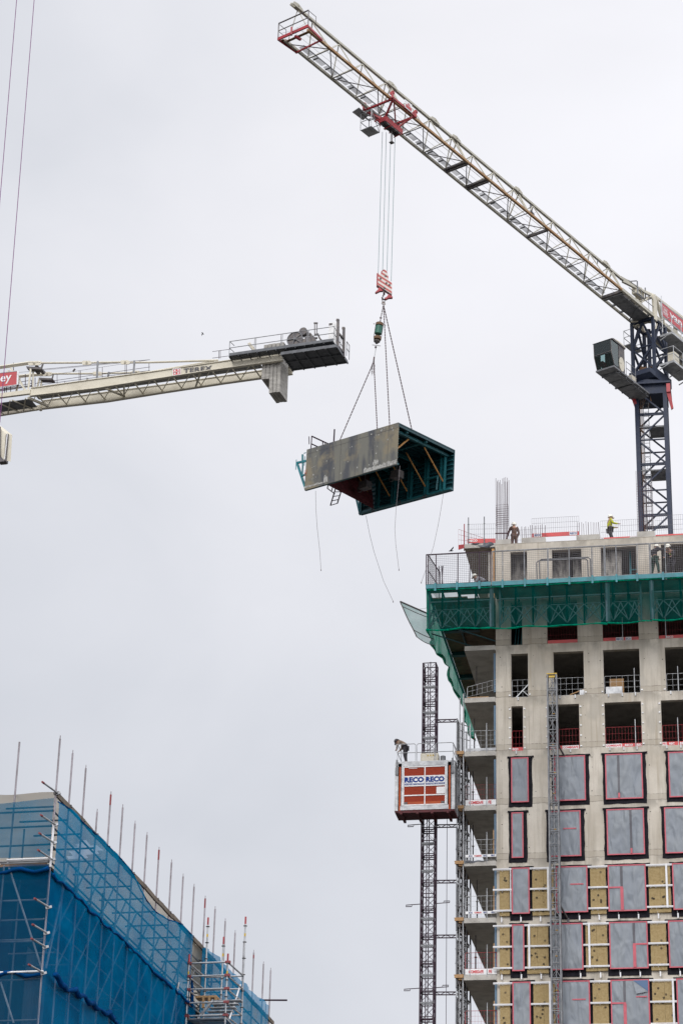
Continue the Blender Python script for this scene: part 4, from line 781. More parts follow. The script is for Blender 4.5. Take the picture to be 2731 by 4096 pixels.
for i, z in enumerate(BZ[2:]):
    m = MB(); m.box(-2.16, -1.68, .02, 3.2, z + .02, z + .05, B); m.box(-2.14, -1.69, .02, .06, z - .12, z + .02, B); m.box(-1.95, -1.69, .1, .4, z - .2, z - .12, B); build(m, 'landing', M['timber'], ls)
    m = MB()
    for b in (.2, .9, 1.6, 2.3): m.bar(B(-2.08, b, z - .04), B(-1.7, b, z - .9), .05); m.bar(B(-2.1, b, z - .02), B(-1.68, b, z - .02), .06); m.ring(B(-1.92, b, z - .3 - .2 * b), .07, .03, B.e[0], B.e[2], 8)
    m.bar(B(-2.06, .2, z - .5), B(-1.75, 3, z - .62), .05); build(m, 'bracket', M['steel'], ls)
    m = MB(); gy = .55; z_ = z + .06
    for a in (-2.02, -1.52): m.bar(B(a, gy + (.6 if a > -1.8 else 0), z_), B(a, gy + (.6 if a > -1.8 else 0), z_ + 1.72), .04)
    for h in (.1, .95, 1.35, 1.72): m.bar(B(-2.02, gy, z_ + h), B(-1.52, gy + .6, z_ + h), .035)
    build(m, 'landing_gate', M['galv'], ls)
    m = MB(); m.box(-1.98, -1.82, 1.25, 1.28, z + .1, z + 2.1, B); m.box(-2.09, -2.03, .1, .9, z - .6, z + 1.9, B); build(m, 'side_screen', M['galvd'], ls)

# ================================================================== main tower crane
MV, MU0, MU1 = 7.98, 7.33, 9.21
crane = thing('tower_crane', 'cream tower crane with navy mast and long lattice boom above the concrete tower', 'crane', B(8.27, MV, 56))
mw = MU1 - MU0; mc_ = (MU0 + MU1) / 2; ZR = 69.3
m = MB(); cs_ = [(MU0 + .12, MV - mw / 2 + .12), (MU1 - .12, MV - mw / 2 + .12), (MU1 - .12, MV + mw / 2 - .12), (MU0 + .12, MV + mw / 2 - .12)]
for x, y in cs_: m.bar(B(x, y, 56), B(x, y, ZR), .235, .235, B.e[1])
build(m, 'mast_leg', M['navy'], crane)
m = MB(); bay = 1.62
for i in range(8):
    z = 56.3 + bay * i
    for q in range(4):
        p0, p1 = cs_[q], cs_[(q + 1) % 4]
        m.bar(B(*p0, z), B(*p1, z), .07)
        if i % 2: m.bar(B(*p0, z + .1), B(*p1, z + .1), .06)
        if i % 2: p0, p1 = p1, p0
        m.bar(B(*p0, z), B(*p1, z + bay), .085)
        if q in (1, 3): m.bar(B(*p1, z), B(*p0, z + bay), .07)
build(m, 'mast_bracing', M['navy'], crane)
m = MB()
lx = MU0 + .62
for a in (-.15, .15): m.bar(B(lx + a, MV - .35, 56), B(lx + a, MV - .35, ZR - .5), .035)
for i in range(44): m.bar(B(lx - .15, MV - .35, 56.2 + .29 * i), B(lx + .15, MV - .35, 56.2 + .29 * i), .022)
for i in range(16): z = 57 + .72 * i; m.path([B(lx - .2 + .4 * t / 8, MV - .36 - .45 * math.sin(math.pi * t / 8), z) for t in range(9)], .012, 4)
for a in (-.17, 0, .17): m.bar(B(lx + a, MV - .78, 57), B(lx + a, MV - .78, 64.6), .014)
build(m, 'ladder', M['galvd'], crane)
for z in (58.0, 64.1, 66.9):
    m = MB(); m.box(mc_ - .15, MU1 - .24, MV - .6, MV + .7, z, z + .05, B); m.bar(B(MU0 + .2, MV - .7, z + .02), B(MU1 - .2, MV - .7, z + .02), .07); build(m, 'rest_platform', M['galvd'] if z > 60 else M['tarp'], crane)
m = MB()
for k, a in enumerate((.3, .36, .42)): m.path([B(MU0 + a, MV - .7 + .05 * k, 56), B(MU0 + a + .03, MV - .7, 62), B(MU0 + a, MV - .72, 68.2), B(MU0 + a + .1 + .1 * k, MV - .5, 69.1)], .018, 5)
m.path([B(MU0 + .75, MV - .6, 68.3), B(MU0 + .95, MV - .7, 68.6), B(MU0 + .85, MV - .6, 69.3)], .02, 5); build(m, 'power_cable', M['rustb'], crane)
m = MB(); m.box(MU0 - .02, MU1 + .02, MV - mw / 2, MV + mw / 2, 68.98, 69.55, B); m.box(MU0 - .2, MU1 + .22, MV - 1.15, MV + 1.15, 69.55, 69.66, B); build(m, 'mast_top', M['navy'], crane)
for a, da in ((MU0 - .1, .28), (MU1 + .1, .22)):
    m = MB(); m.box(a - .11, a + .11, MV - 1.1, MV - .9, 68.95, 69.5, B); m.prism([B(a - .12, MV - 1.0, 68.95), B(a + .12, MV - 1.0, 68.95), B(a + da + .02, MV - .9, 68.0), B(a + da - .1, MV - .9, 67.9)], B(0, .15, 0) - B(0, 0, 0)); build(m, 'climbing_lug', M['red'], crane)
# ---- slewing part: J frame, a to the right across the boom, b towards the boom tip
aj = math.radians(37.3); ZJ = 74.19
J = Frame(B(8.27, MV, ZJ), (math.cos(aj), -math.sin(aj), 0), (-math.sin(aj), -math.cos(aj), 0))
J.o = A(17.881, 124.363, ZJ)
m = MB(); m.lathe(J(0, 0, -4.55), [(1.12, 0), (1.12, .18), (1.0, .2), (1.0, .3)], n=24); m.box(-.88, .88, -.95, .95, -4.25, -3.62, J); m.prism([J(-.88, .95, -4.25), J(.88, .95, -4.25), J(.7, 1.25, -4.0), J(-.7, 1.25, -4.0)], A(0, 0, .3)); build(m, 'slewing_ring', M['navy'], crane)
m = MB()
for a in (-.71, .71):
    for b in (-.71, .71): m.bar(J(a, b, -3.6), J(a, b, -.1), .17, .17, J.e[1])
for q, (p0, p1) in enumerate((((-.71, .71), (.71, .71)), ((.71, .71), (.71, -.71)), ((.71, -.71), (-.71, -.71)), ((-.71, -.71), (-.71, .71)))):
    m.bar(J(*p0, -3.5), J(*p1, -1.9), .11); m.bar(J(*p1, -3.5), J(*p0, -1.9), .11); m.bar(J(*p0, -1.9), J((p0[0] + p1[0]) / 2, (p0[1] + p1[1]) / 2, -.25), .11); m.bar(J(*p1, -1.9), J((p0[0] + p1[0]) / 2, (p0[1] + p1[1]) / 2, -.25), .11); m.bar(J(*p0, -1.9), J(*p1, -1.9), .08); m.bar(J(*p0, -.15), J(*p1, -.15), .14)
m.bar(J(0, 0, -3.6), J(0, 0, -.4), .2); build(m, 'slewing_tower', M['navy'], crane)
m = MB(); m.lathe(J(.3, .4, -3.62), [(.16, 0), (.16, .35), (.1, .42)], n=10); m.lathe(J(-.3, .5, -3.62), [(.13, 0), (.13, .55)], n=10); m.box(-.1, .15, .5, .75, -3.62, -3.3, J); build(m, 'slewing_motor', M['rustb'], crane)
# ---- boom
S = [4.17 + 2.0125 * k for k in range(15)]; TIP = 34.4; HT = 1.6
m = MB()
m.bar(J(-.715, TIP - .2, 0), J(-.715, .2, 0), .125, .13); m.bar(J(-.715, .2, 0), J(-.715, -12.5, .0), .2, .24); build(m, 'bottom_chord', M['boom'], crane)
m = MB(); m.bar(J(.715, TIP - .2, 0), J(.715, 4.3, 0), .125, .13); build(m, 'bottom_chord', M['rust'], crane)['label'] = 'rust streaked bottom chord of the boom'
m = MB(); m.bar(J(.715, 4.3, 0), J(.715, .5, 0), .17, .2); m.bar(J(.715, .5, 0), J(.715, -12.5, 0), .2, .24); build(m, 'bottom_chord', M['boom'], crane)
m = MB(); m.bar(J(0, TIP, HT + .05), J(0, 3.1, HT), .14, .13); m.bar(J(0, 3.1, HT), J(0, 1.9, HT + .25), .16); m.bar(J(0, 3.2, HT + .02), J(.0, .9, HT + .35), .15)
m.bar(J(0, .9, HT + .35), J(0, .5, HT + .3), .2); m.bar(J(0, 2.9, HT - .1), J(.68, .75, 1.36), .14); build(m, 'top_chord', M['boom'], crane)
for s in (26.3, 22.4, 20.4, 14.3, 4.9, 34.3):
    m = MB()
    for dx in (-.09, .09): m.prism([J(dx, s - .45, HT - .04), J(dx, s + .4, HT - .04), J(dx, s + .3, HT + .16), J(dx, s - .05, HT + .22), J(dx, s - .4, HT + .1)], J(.035, 0, 0) - J(0, 0, 0))
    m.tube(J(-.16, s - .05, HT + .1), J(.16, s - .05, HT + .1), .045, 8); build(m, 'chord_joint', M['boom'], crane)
m = MB()
for k, s in enumerate(S):
    ap = s + .42; apn = s + 2.0125 + .42
    for a in (-.68, .68):
        m.tube(J(a, s, .06), J(0, ap if k < 14 else ap + .2, HT - .06), .031, 6)
        if k < 14: m.tube(J(a, s + 2.0125 - .06, .06), J(0, ap, HT - .06), .031, 6)
m.tube(J(-.66, TIP - .4, .05), J(0, TIP - .25, HT), .022, 5); m.tube(J(.66, TIP - .4, .05), J(0, TIP - .25, HT), .022, 5)
for s in (26.35, 20.3, 14.2, 4.2):
    for a in (-.68, .68): m.tube(J(a, s - .02, .06), J(0, s - .1, HT - .05), .045, 6)
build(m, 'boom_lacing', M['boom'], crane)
m = MB()
for k, s in enumerate(S):
    m.tube(J(-.7, s, -.02), J(.7, s, -.02), .026, 5)
    if k < 14:
        p0, p1 = (-.7, .7) if k % 2 else (.7, -.7)
        m.tube(J(p0, s, -.02), J(p1, s + 2.0125, -.02), .026, 5)
m.tube(J(-.7, TIP - .6, -.02), J(.7, S[-1], -.02), .026, 5)
for s in (20.3, 18.28): m.bar(J(-.68, s - .12, -.06), J(.68, s - .12, -.06), .12, .14); m.bar(J(-.68, s + .12, -.06), J(.68, s + .12, -.06), .08, .10)
m.bar(J(-.68, 12.22, -.05), J(.68, 12.22, -.05), .12, .14); m.bar(J(-.68, 4.15, -.02), J(.68, 4.15, -.02), .16, .16)
build(m, 'bottom_bracing', M['steel'], crane)
m = MB()
for i in range(30):
    s = 33.2 - i * 1.0
    if s < 5.2: break
    m.box(-.60, -.34, s - .86, s, .10, .13, J)
build(m, 'walkway_grating', mat('walkway_grating', (.36, .37, .41), .6, .3, alpha=.38), crane)
m = MB(); m.bar(J(-.31, 33.2, .12), J(-.31, 4.6, .12), .03, .05)
for i in range(29): s = 33.0 - i * 1.0; m.bar(J(-.62, s, .09), J(-.30, s, .09), .06, .05)
build(m, 'walkway_edge', M['galvd'], crane)
m = MB()
for a, z in ((-.05, .55), (.12, .42), (-.2, .3), (.25, 1.3)): m.tube(J(a, TIP - .3, z), J(a * .6, 3.5, z + .1), .0075, 4)
for s in (15.3, 13.5, 11.0, 7.2, 5.8):
    m.bar(J(.1, s, .35), J(.1, s - .8, .95), .012); m.bar(J(.3, s - .1, .4), J(.2, s - .9, 1.1), .012)
build(m, 'trolley_rope', M['steel'], crane)
m = MB(); m.bar(J(0, 12.9, HT - .1), J(0, 12.85, HT - .5), .07); m.bar(J(0, 12.85, HT - .5), J(0, 12.55, HT - .62), .09); m.bar(J(0, 5.7, HT), J(0, 5.75, HT - .35), .06); m.bar(J(0, 16.2, HT), J(0, 16.2, HT - .4), .03); build(m, 'rope_guide', M['galvd'], crane)
# tip platform
tp = MB(); tp.bar(J(-.95, TIP + .05, .0), J(.95, TIP + .05, 0), .07, .16); tp.bar(J(-.92, TIP, -.02), J(-.78, 33.1, -.06), .06, .12); tp.bar(J(.92, TIP, -.02), J(.86, 33.2, -.06), .06, .12); tp.bar(J(-.80, 33.2, -.12), J(.86, 33.3, -.12), .06, .08)
tp.bar(J(-.06, TIP + .1, -.15), J(-.06, TIP + .1, .3), .09, .14); tp.bar(J(.02, TIP - .1, -.14), J(.05, TIP - .5, -.1), .12)
tipo = build(tp, 'tip_platform', M['red'], crane)
m = MB(); m.box(-.7, .7, TIP - .42, TIP - .28, -.02, .02, J); m.box(-.86, -.72, 33.2, TIP - .1, -.02, .02, J); build(m, 'tread_plate', M['rustb'], tipo)
m = MB()
for a in (-.93, .93): m.bar(J(a, TIP + .05, 0), J(a, TIP + .05, .95), .05)
for z in (.95, .5): m.bar(J(-.93, TIP + .05, z), J(.93, TIP + .05, z), .05 if z > .9 else .035)
for a in (-.93, .93):
    for z in (.92, .48): m.tube(J(a, TIP, z), J(a, TIP - .55, z), .016, 5)
    m.tube(J(a, TIP - .55, .48), J(a, TIP - .55, .92), .016, 5)
m.path([J(-.85 + 1.7 * i / 8, TIP - .1, .42 - .12 * math.sin(math.pi * i / 8)) for i in range(9)], .006, 4)
build(m, 'guard_rail', M['steel'], tipo)
# machinery near the boom root
m = MB(); m.box(-.42, .50, .35, 3.95, -.09, -.05, J)
for s in (1.0, 2.2, 3.1, 3.9): m.bar(J(-.7, s, -.06), J(.7, s, -.06), .09, .1)
m.bar(J(-.6, 1.2, -.12), J(.55, 2.2, -.12), .06); build(m, 'machine_deck', M['galvd'], crane)
m = MB(); m.lathe(J(.15, 3.6, .28), [(.18, 0), (.18, .9)], -J.e[1], 12); m.lathe(J(.25, 2.7, .32), [(.14, 0), (.22, .05), (.22, .5), (.14, .55)], -J.e[1], 12); m.box(-.1, .35, 1.2, 1.6, 0, .5, J); m.lathe(J(.35, 3.9, .3), [(.1, 0), (.14, .1), (.14, .3)], -J.e[1], 8); build(m, 'trolley_winch', M['steel'], crane)
m = MB(); m.box(.05, .38, 1.05, 1.95, 1.08, 1.52, J); cab_ = build(m, 'switch_cabinet', M['cream'], crane)
m = MB()
for s in (.98, 1.9): m.bar(J(.42, s, 1.0), J(.42, s, 1.86), .07)
m.bar(J(.42, 1.95, 1.86), J(-.3, 2.3, 1.86), .05); m.bar(J(.42, 1.9, 1.04), J(.42, .95, 1.04), .05); build(m, 'cabinet_bracket', M['galvd'], crane)
m = MB()
for b0, b1 in ((.55, 3.6),):
    for z in (.55, 1.05): m.bar(J(.8, b0, z), J(.8, b1, z - .1), .03)
    for b in (.6, 1.3, 2.1): m.bar(J(.8, b, 0), J(.8, b, 1.05), .03)
build(m, 'handrail', M['galvd'], crane)
m = MB(); m.bar(J(.72, .75, 1.32), J(.72, 2.2, .1), .08); build(m, 'stay_bar', M['cream'], crane)
# head frame
m = MB()
for a in (-.71, .71): m.prism([J(a, .72, -.3), J(a, .42, -.3), J(a, .36, 1.3), J(a, .55, 1.5), J(a, .78, 1.35)], J(.14, 0, 0) - J(0, 0, 0)); m.bar(J(a + .07, .45, 1.4), J(a + .07, -.5, -.1), .2, .12); m.bar(J(a + .07, .5, 1.4), J(0, .8, 1.95), .14)
m.bar(J(-.7, .55, 1.38), J(.8, .55, 1.38), .16); m.bar(J(-.7, .3, -.02), J(.7, .3, -.02), .2, .14); m.bar(J(-.6, 1.0, -.1), J(.5, .1, -.1), .12)
build(m, 'head_frame', M['cream'], crane)
# counter boom going up and away to the right, out of the picture
m = MB()
for a in (-.71, .78): m.bar(J(a, .5, 1.38), J(a, -12, 1.9), .11, .16)
for b in (-1.9, -4.6, -7.3, -10):
    for a in (-.71, .76): m.bar(J(a, b, 0), J(a, b - .5, 1.5), .11); m.bar(J(a, b - .5, 1.5), J(a, b - 2.4, .05), .09)
    m.bar(J(-.7, b, 0), J(.7, b, 0), .1); m.bar(J(-.7, b, 0), J(.7, b - 2.6, 0), .07)
m.prism([J(.74, -1.6, -.1), J(.74, -2.2, -.1), J(.74, -1.95, .75), J(.74, -1.75, .75)], J(.06, 0, 0) - J(0, 0, 0)); build(m, 'counter_boom', M['cream'], crane)
m = MB(); m.box(-.6, .6, -12, -1.4, -.16, -.12, J); build(m, 'counter_deck', M['galvd'], crane)
m = MB(); m.lathe(J(.2, -3.6, -.55), [(.16, 0), (.16, 3.0)], J.e[0] * .35 - J.e[1] * .94, 12); build(m, 'winch_housing', M['cream'], crane)
bn = MB(); bn.box(.86, .90, -7.5, -.14, .36, 1.22, J); bo = build(bn, 'banner', M['banner'], crane)
m = MB(); m.box(.855, .905, -.14, .0, .33, 1.25, J); m.bar(J(.88, 0, .3), J(.88, -7.5, .3), .05); m.bar(J(.88, 0, 1.26), J(.88, -7.5, 1.26), .05); m.bar(J(.95, .02, -.9), J(.95, .02, 1.6), .045); build(m, 'banner_frame', M['galv'], bo)
bex = -J.e[1]; bnr = J.e[0]
m = MB(); text(m, 'van roey', J(.902, -1.0, .47), bex, J.e[2], 3.9, .54, bnr, bold=.022); build(m, 'lettering', M['white'], bo)
m = MB(); text(m, 'VAN', J(.902, -.26, .80), bex, J.e[2], .46, .16, bnr, bold=.03); text(m, 'ROEY', J(.902, -.24, .58), bex, J.e[2], .56, .16, bnr, bold=.03)
for z in (.50, .545, .76, 1.0, 1.04): m.box(.902, .905, -.84, -.2, z, z + .014, J)
build(m, 'emblem', M['white'], bo)
m = MB()
for nm, a0, a1, b0, b1, z in ((0, .95, 1.75, -1.9, .35, -1.3), (1, .95, 1.9, -1.7, .55, -3.35)):
    m.box(a0, a1, b0, b1, z - .06, z, J); m.bar(J(a0, b1, z - .03), J(a1, b1, z - .03), .06, .14); m.bar(J(a1, b0, z - .03), J(a1, b1, z - .03), .06, .14)
    for b in (b0, (b0 + b1) / 2, b1): m.bar(J(a1, b, z), J(a1, b, z + 1.0), .035); m.bar(J(a0, b, z - .3), J(a1 - .2, b, z - .06), .05)
    for h in (.5, 1.0): m.bar(J(a1, b0, z + h), J(a1, b1, z + h), .03); m.bar(J(a0, b1, z + h), J(a1, b1, z + h), .03)
m.box(-1.35, -.8, -.6, .6, -1.36, -1.3, J)
for b in (-.6, .6): m.bar(J(-1.35, b, -1.3), J(-1.35, b, -.35), .03); m.bar(J(-1.35, b, -.35), J(-.8, b, -.35), .03); m.bar(J(-1.35, b, -.8), J(-.8, b, -.8), .03)
for h in (.48, .95): m.bar(J(-1.35, -.6, -1.3 + h), J(-1.35, .6, -1.3 + h), .03)
build(m, 'side_platform', M['galv'], crane)
m = MB(); m.box(1.1, 1.55, -.75, -.2, -3.34, -2.25, J); eb = build(m, 'electric_cabinet', M['cream'], crane)
m = MB()
for z in (-3.0, -2.75, -2.5): m.box(1.55, 1.555, -.68, -.27, z, z + .03, J)
build(m, 'vent', M['galvd'], eb)
# cab
CZ0, CZ1 = -5.30, -3.72; cbn = MB()
cbn.box(-.66, .56, 1.15, 5.12, -5.42, -5.32, J); cbn.box(-.5, .4, 1.0, 4.6, -5.50, -5.42, J); cbn.bar(J(-.7, 2.9, -5.46), J(.6, 2.9, -5.46), .1, .08)
for b in (1.5, 2.3, 3.7, 4.5): cbn.bar(J(-.62, b, -5.5), J(.52, b, -5.5), .07, .06)
build(cbn, 'cab_platform', M['galvd'], crane)
cb = MB(); cb.box(.49, .55, 3.95, 4.55, CZ0, CZ1, J); cb.box(-.62, -.57, 3.95, 4.12, CZ0, CZ1, J); cb.box(-.62, .55, 3.9, 3.95, CZ0, CZ1, J); cb.box(-.57, .49, 3.95, 5.05, CZ0, CZ0 + .05, J)
cb.prism([J(-.66, 3.85, CZ1), J(-.66, 5.42, CZ1), J(-.66, 5.25, CZ1 + .09), J(-.66, 4.6, CZ1 + .16), J(-.66, 3.85, CZ1 + .1)], J(1.26, 0, 0) - J(0, 0, 0)); cbo = build(cb, 'cab_shell', M['steel'], crane)
m = MB(); m.prism([J(-.67, 3.86, CZ1 + .08), J(-.67, 5.2, CZ1 + .10), J(-.67, 4.6, CZ1 + .19), J(-.67, 3.86, CZ1 + .14)], J(1.28, 0, 0) - J(0, 0, 0)); build(m, 'cab_roof', M['cream'], cbo)
m = MB()
def front(b_, z_): return 5.05 + .30 * min(1, (z_ - CZ0) / .75)
pf = [(5.05, CZ0 + .02), (5.34, CZ0 + .72), (5.38, CZ1)]
for (b0, z0), (b1, z1) in zip(pf, pf[1:]): m.prism([J(-.60, b0, z0), J(.53, b0, z0), J(.53, b1, z1), J(-.60, b1, z1)], J(0, -.012, 0) - J(0, 0, 0))
for a in (-.61, .54): m.prism([J(a, 4.62, CZ0 + .05), J(a, 5.05, CZ0 + .05), J(a, 5.34, CZ0 + .72), J(a, 5.38, CZ1), J(a, 4.62, CZ1)], J(.01, 0, 0) - J(0, 0, 0))
build(m, 'cab_window', M['glass'], cbo)
m = MB(); m.prism([J(-.42, 5.30, CZ1 - .03), J(.50, 5.30, CZ1 - .03), J(.50, 5.24, CZ0 + .92), J(-.42, 5.24, CZ0 + .92)], J(0, -.01, 0) - J(0, 0, 0)); build(m, 'sun_blind', M['blind'], cbo)
m = MB()
for a in (-.60, .53): m.path([J(a, 5.05, CZ0), J(a, 5.34, CZ0 + .72), J(a, 5.38, CZ1)], .022, 5)
m.bar(J(-.6, 5.36, CZ0 + .80), J(.53, 5.36, CZ0 + .80), .035); build(m, 'window_bar', M['steel'], cbo)
m = MB(); m.box(-.25, .2, 4.15, 4.55, CZ0 + .1, CZ0 + .55, J); m.box(-.25, .2, 4.05, 4.18, CZ0 + .5, CZ0 + 1.15, J); build(m, 'seat', M['dkcl'], cbo)
m = MB(); m.box(-.5, -.3, 4.5, 4.9, CZ0 + .3, CZ0 + .62, J); build(m, 'console', M['red'], cbo)
m = MB(); m.path([J(.565, 4.32 + .30 * math.cos(t * math.pi / 8), CZ0 + .42 + .44 * math.sin(t * math.pi / 8)) for t in range(1)] + [J(.62, 4.32, CZ0 + .42)], .01, 4)
m.prism([J(.558, 4.28 + .27 * math.cos(t * math.pi / 8), CZ0 + .40 + .46 * math.sin(t * math.pi / 8)) for t in range(16)], J(.03, 0, 0) - J(0, 0, 0)); build(m, 'door_panel', M['cream'], cbo)
m = MB()
for b in (3.75, 3.2, 2.7): m.bar(J(.55, b, -5.32), J(.55, b, -4.45), .028)
for z in (-4.45, -4.88): m.bar(J(.55, 3.75, z), J(.55, 2.7, z), .026)
m.bar(J(-.6, 3.75, -4.45), J(-.6, 1.6, -4.45), .026); build(m, 'cab_railing', M['galvd'], crane)
m = MB(); m.box(-.1, .3, 2.2, 2.7, -5.32, -4.75, J); build(m, 'cab_cabinet', M['cream'], crane)

# ---- trolley (a thing hanging on the boom)
zB = zoom(1380, 300, 400 / 1568)
sc_ = J.on(zB(640, 640), 2, -.05)[1]
sb = sc_ + .05
tr = thing('boom_trolley', 'red trolley carriage running under the long lattice boom', 'trolley', J(0, sb, -.3))
m = MB()
for a in (-.9, .9):
    m.bar(J(a, sb + 1.15, -.05), J(a, sb - 1.0, -.05), .07, .13)
    for b in (1.1, -.95): m.bar(J(a, sb + b, -.12), J(a, sb + b, .30), .13, .16); m.bar(J(a - .12 * np.sign(a), sb + b, .2), J(a + .1 * np.sign(a), sb + b, .2), .14, .12)
for b in (1.05, -.85): m.bar(J(-.92, sb + b, -.12), J(.92, sb + b, -.12), .10, .09)
for a in (-.86, .86):
    for b in (1.0, -.8): m.bar(J(a, sb + b, -.12), J(.0, sb + b * .55, -.78), .09)
for b in (.42, .0, -.38): m.bar(J(-.32, sb + b, -.3), J(-.32, sb + b, -.95), .05)
m.bar(J(.86, sb + .9, -.15), J(0, sb - .5, -.7), .07); m.bar(J(-.86, sb + 0.9, -.15), J(-.1, sb + .1, -.7), .07)
m.box(-.22, -.16, sb - .8, sb + .7, -.98, -.68, J); m.box(.16, .22, sb - .8, sb + .7, -.98, -.68, J); m.box(-.16, .16, sb + .62, sb + .7, -.95, -.7, J); m.box(-.16, .16, sb - .8, sb - .72, -.95, -.7, J)
for b in (1.1, .3, -.6): m.tube(J(-.2, sb + b, -1.12), J(.25, sb + b, -1.08), .03, 6)
build(m, 'carriage', M['red'], tr)
m = MB()
for b in (.45, .12, -.22, -.55): m.lathe(J(-.16, sb + b, -.84), [(.24, 0), (.24, .05), (.17, .07), (.24, .09), (.24, .14)], J.e[0], 14); m.lathe(J(.06, sb + b, -.84), [(.24, 0), (.24, .14)], J.e[0], 14)
build(m, 'pulley', M['steel'], tr)
m = MB(); m.box(.955, .965, sb - .55, sb + .08, -.1, .40, J); sg = build(m, 'sign_plate', M['white'], tr)
m = MB(); m.box(.967, .972, sb - .5, sb + .02, -.04, .16, J); m.prism([J(.967, sb - .1, .20), J(.967, sb - .4, .20), J(.967, sb - .25, .34)], J(.004, 0, 0) - J(0, 0, 0)); build(m, 'emblem', M['banner'], sg)
m = MB(); m.bar(J(0, sb - .15, -.9), J(0, sb - .15, -1.75), .06); m.box(-.1, .1, sb - .25, sb - .05, -1.8, -1.75, J); build(m, 'limit_rod', M['steel'], tr)
fz = -1.36; fl = [J.on(zB(*p), 2, fz) for p in ((267, 872), (415, 828), (505, 900), (368, 955))]; ca_, cb2 = np.mean([q[0] for q in fl]), np.mean([q[1] for q in fl])
m = MB(); a0, a1, b0, b1 = ca_ - .34, ca_ + .34, cb2 - .36, cb2 + .36
m.box(a0, a1, b0, b1, fz, fz + .03, J)
pl_ = [J.on(zB(*p), 2, -.3) for p in ((110, 585), (215, 515), (365, 640), (280, 712))]; m.prism([J(a, b, -.3) for a, b in pl_], A(0, 0, .03)); m.bar(J(*np.mean(pl_, 0), -.28), J(-.85, sb + .6, -.1), .06); m.bar(J(*pl_[2], -.28), J(-.85, sb + .3, -.1), .06)
for a in (a0, a1):
    for b in (b0, b1): m.bar(J(a, b, fz), J(a, b, -.3), .04)
for z in (fz + .5, fz + 1.0, -.3):
    m.bar(J(a0, b0, z), J(a0, b1, z), .03); m.bar(J(a1, b0, z), J(a1, b1, z), .03); m.bar(J(a0, b0, z), J(a1, b0, z), .03); m.bar(J(a0, b1, z), J(a1, b1, z), .03)
m.bar(J(a1, b0, fz), J(a1, b1, fz + 1.0), .025); m.bar(J(a1, b0, -.3), J(-.85, sb + .2, -.15), .06); build(m, 'basket', M['galv'], tr)
YH = 104.0
zC = zoom(1400, 1000, 300 / 1008)
ropes = [((606, 870), (377, 306)), (((662), 880), (436, 275)), ((735, 905), (494, 285)), ((803, 935), (551, 420))]
for i, (p, q) in enumerate(ropes):
    p0 = hit(zB(*p), J(0, 0, -.95), J.e[2]); q0 = atY(zC(*q), YH); m = MB()
    p0 = A(q0[0], q0[1], p0[2]) * .5 + p0 * .5
    m.tube(p0, q0, .0125, 5); o = solo(m, 'hoist_rope', M['wire'], ['leftmost', 'second from left', 'third from left', 'rightmost'][i] + ' of the four thin hoist ropes above the striped hook block', 'rope', 'hoist ropes')
# ---- hook block
hb = thing('hook_block', 'red and white striped hook block hanging on four ropes under the boom', 'hook block', atY(zC(450, 560), YH))
def px(pts, Y, zf): return [atY(zf(*p), Y) for p in pts]
m = MB(); m.prism(px([(432, 290), (462, 265), (490, 283), (512, 345), (512, 408), (560, 442), (560, 575), (548, 588), (372, 470), (378, 308), (412, 335)], YH, zC), A(0, .10, 0)); cp = build(m, 'cheek_plate', M['stripe'], hb)
m = MB(); m.prism(px([(414, 290), (446, 262), (462, 265), (436, 290), (436, 430), (505, 480), (560, 560), (560, 600), (470, 540), (370, 482), (355, 470), (358, 312), (380, 308), (376, 462), (420, 490)], YH + .10, zC), A(0, .22, 0)); build(m, 'block_frame', M['red'], hb)
m = MB()
for c in ((475, 345), (408, 380), (527, 465), (460, 505), (487, 440)): m.lathe(atY(zC(*c), YH - .03), [(.05, 0), (.05, .05)], (0, 1, 0), 10)
build(m, 'axle_cap', M['steel'], hb)
m = MB(); m.prism(px([(388, 498), (440, 545), (400, 548), (350, 573), (336, 566), (372, 532)], YH + .02, zC), A(0, .16, 0)); build(m, 'bumper', M['red'], hb)
m = MB(); m.prism(px([(515, 590), (572, 628), (566, 638), (520, 640), (478, 660), (462, 652), (500, 618)], YH + .02, zC), A(0, .16, 0)); build(m, 'bumper', M['red'], hb)
m = MB(); hk = lambda x, y: atY(zC(x, y), YH + .1)
m.tube(hk(455, 545), hk(455, 600), .05, 8); m.path([hk(455, 595), hk(440, 620), hk(430, 640), hk(438, 660), hk(455, 668), hk(470, 655), hk(468, 640)], [.03, .04, .045, .045, .04, .03, .02], 8)
m.bar(hk(422, 662), hk(475, 675), .03); m.path([hk(434, 665), hk(432, 690), hk(447, 702), hk(464, 692), hk(464, 672)], .022, 6); build(m, 'hook', M['chain'], hb, smooth=True)
m = MB(); m.ring(hk(440, 717), .06, .017, (1, 0, 0), (0, 0, 1), 14); m.ring(hk(455, 718), .08, .015, (.8, .6, 0), (0, 0, 1), 14); build(m, 'link_ring', M['rustb'], hb)
# ---- the tunnel form
FS = .9735
def sc3(p): return EYE + (A(*p) - EYE) * FS
O_ = sc3((2.62716615, 103.3, 56.0680032)); TL_ = sc3((-1.80737654, 107.35461166, 56.53521516)); QR_ = sc3((5.52717845, 106.44937198, 56.26223626)); BR_ = sc3((2.56946922, 103.48697763, 53.89772234))
LA, LB, LH = np.linalg.norm(TL_ - O_), np.linalg.norm(QR_ - O_), np.linalg.norm(BR_ - O_)
T = Frame(O_, (TL_ - O_) / LA, (QR_ - O_) / LB, (BR_ - O_) / LH)     # a away to the left, b to the back, c down
form = thing('tunnel_form', 'grey faced tunnel shaped concrete formwork hanging from chains in the sky', 'formwork', T(LA / 2, LB / 2, LH))
m = MB(); m.box(0, LA, 0, .05, 0, LH, T); fp = build(m, 'front_panel', M['face'], form)
m = MB(); m.box(0, LA, .05, LB - .05, 0, .05, T); build(m, 'roof_panel', M['tealdk'], form)
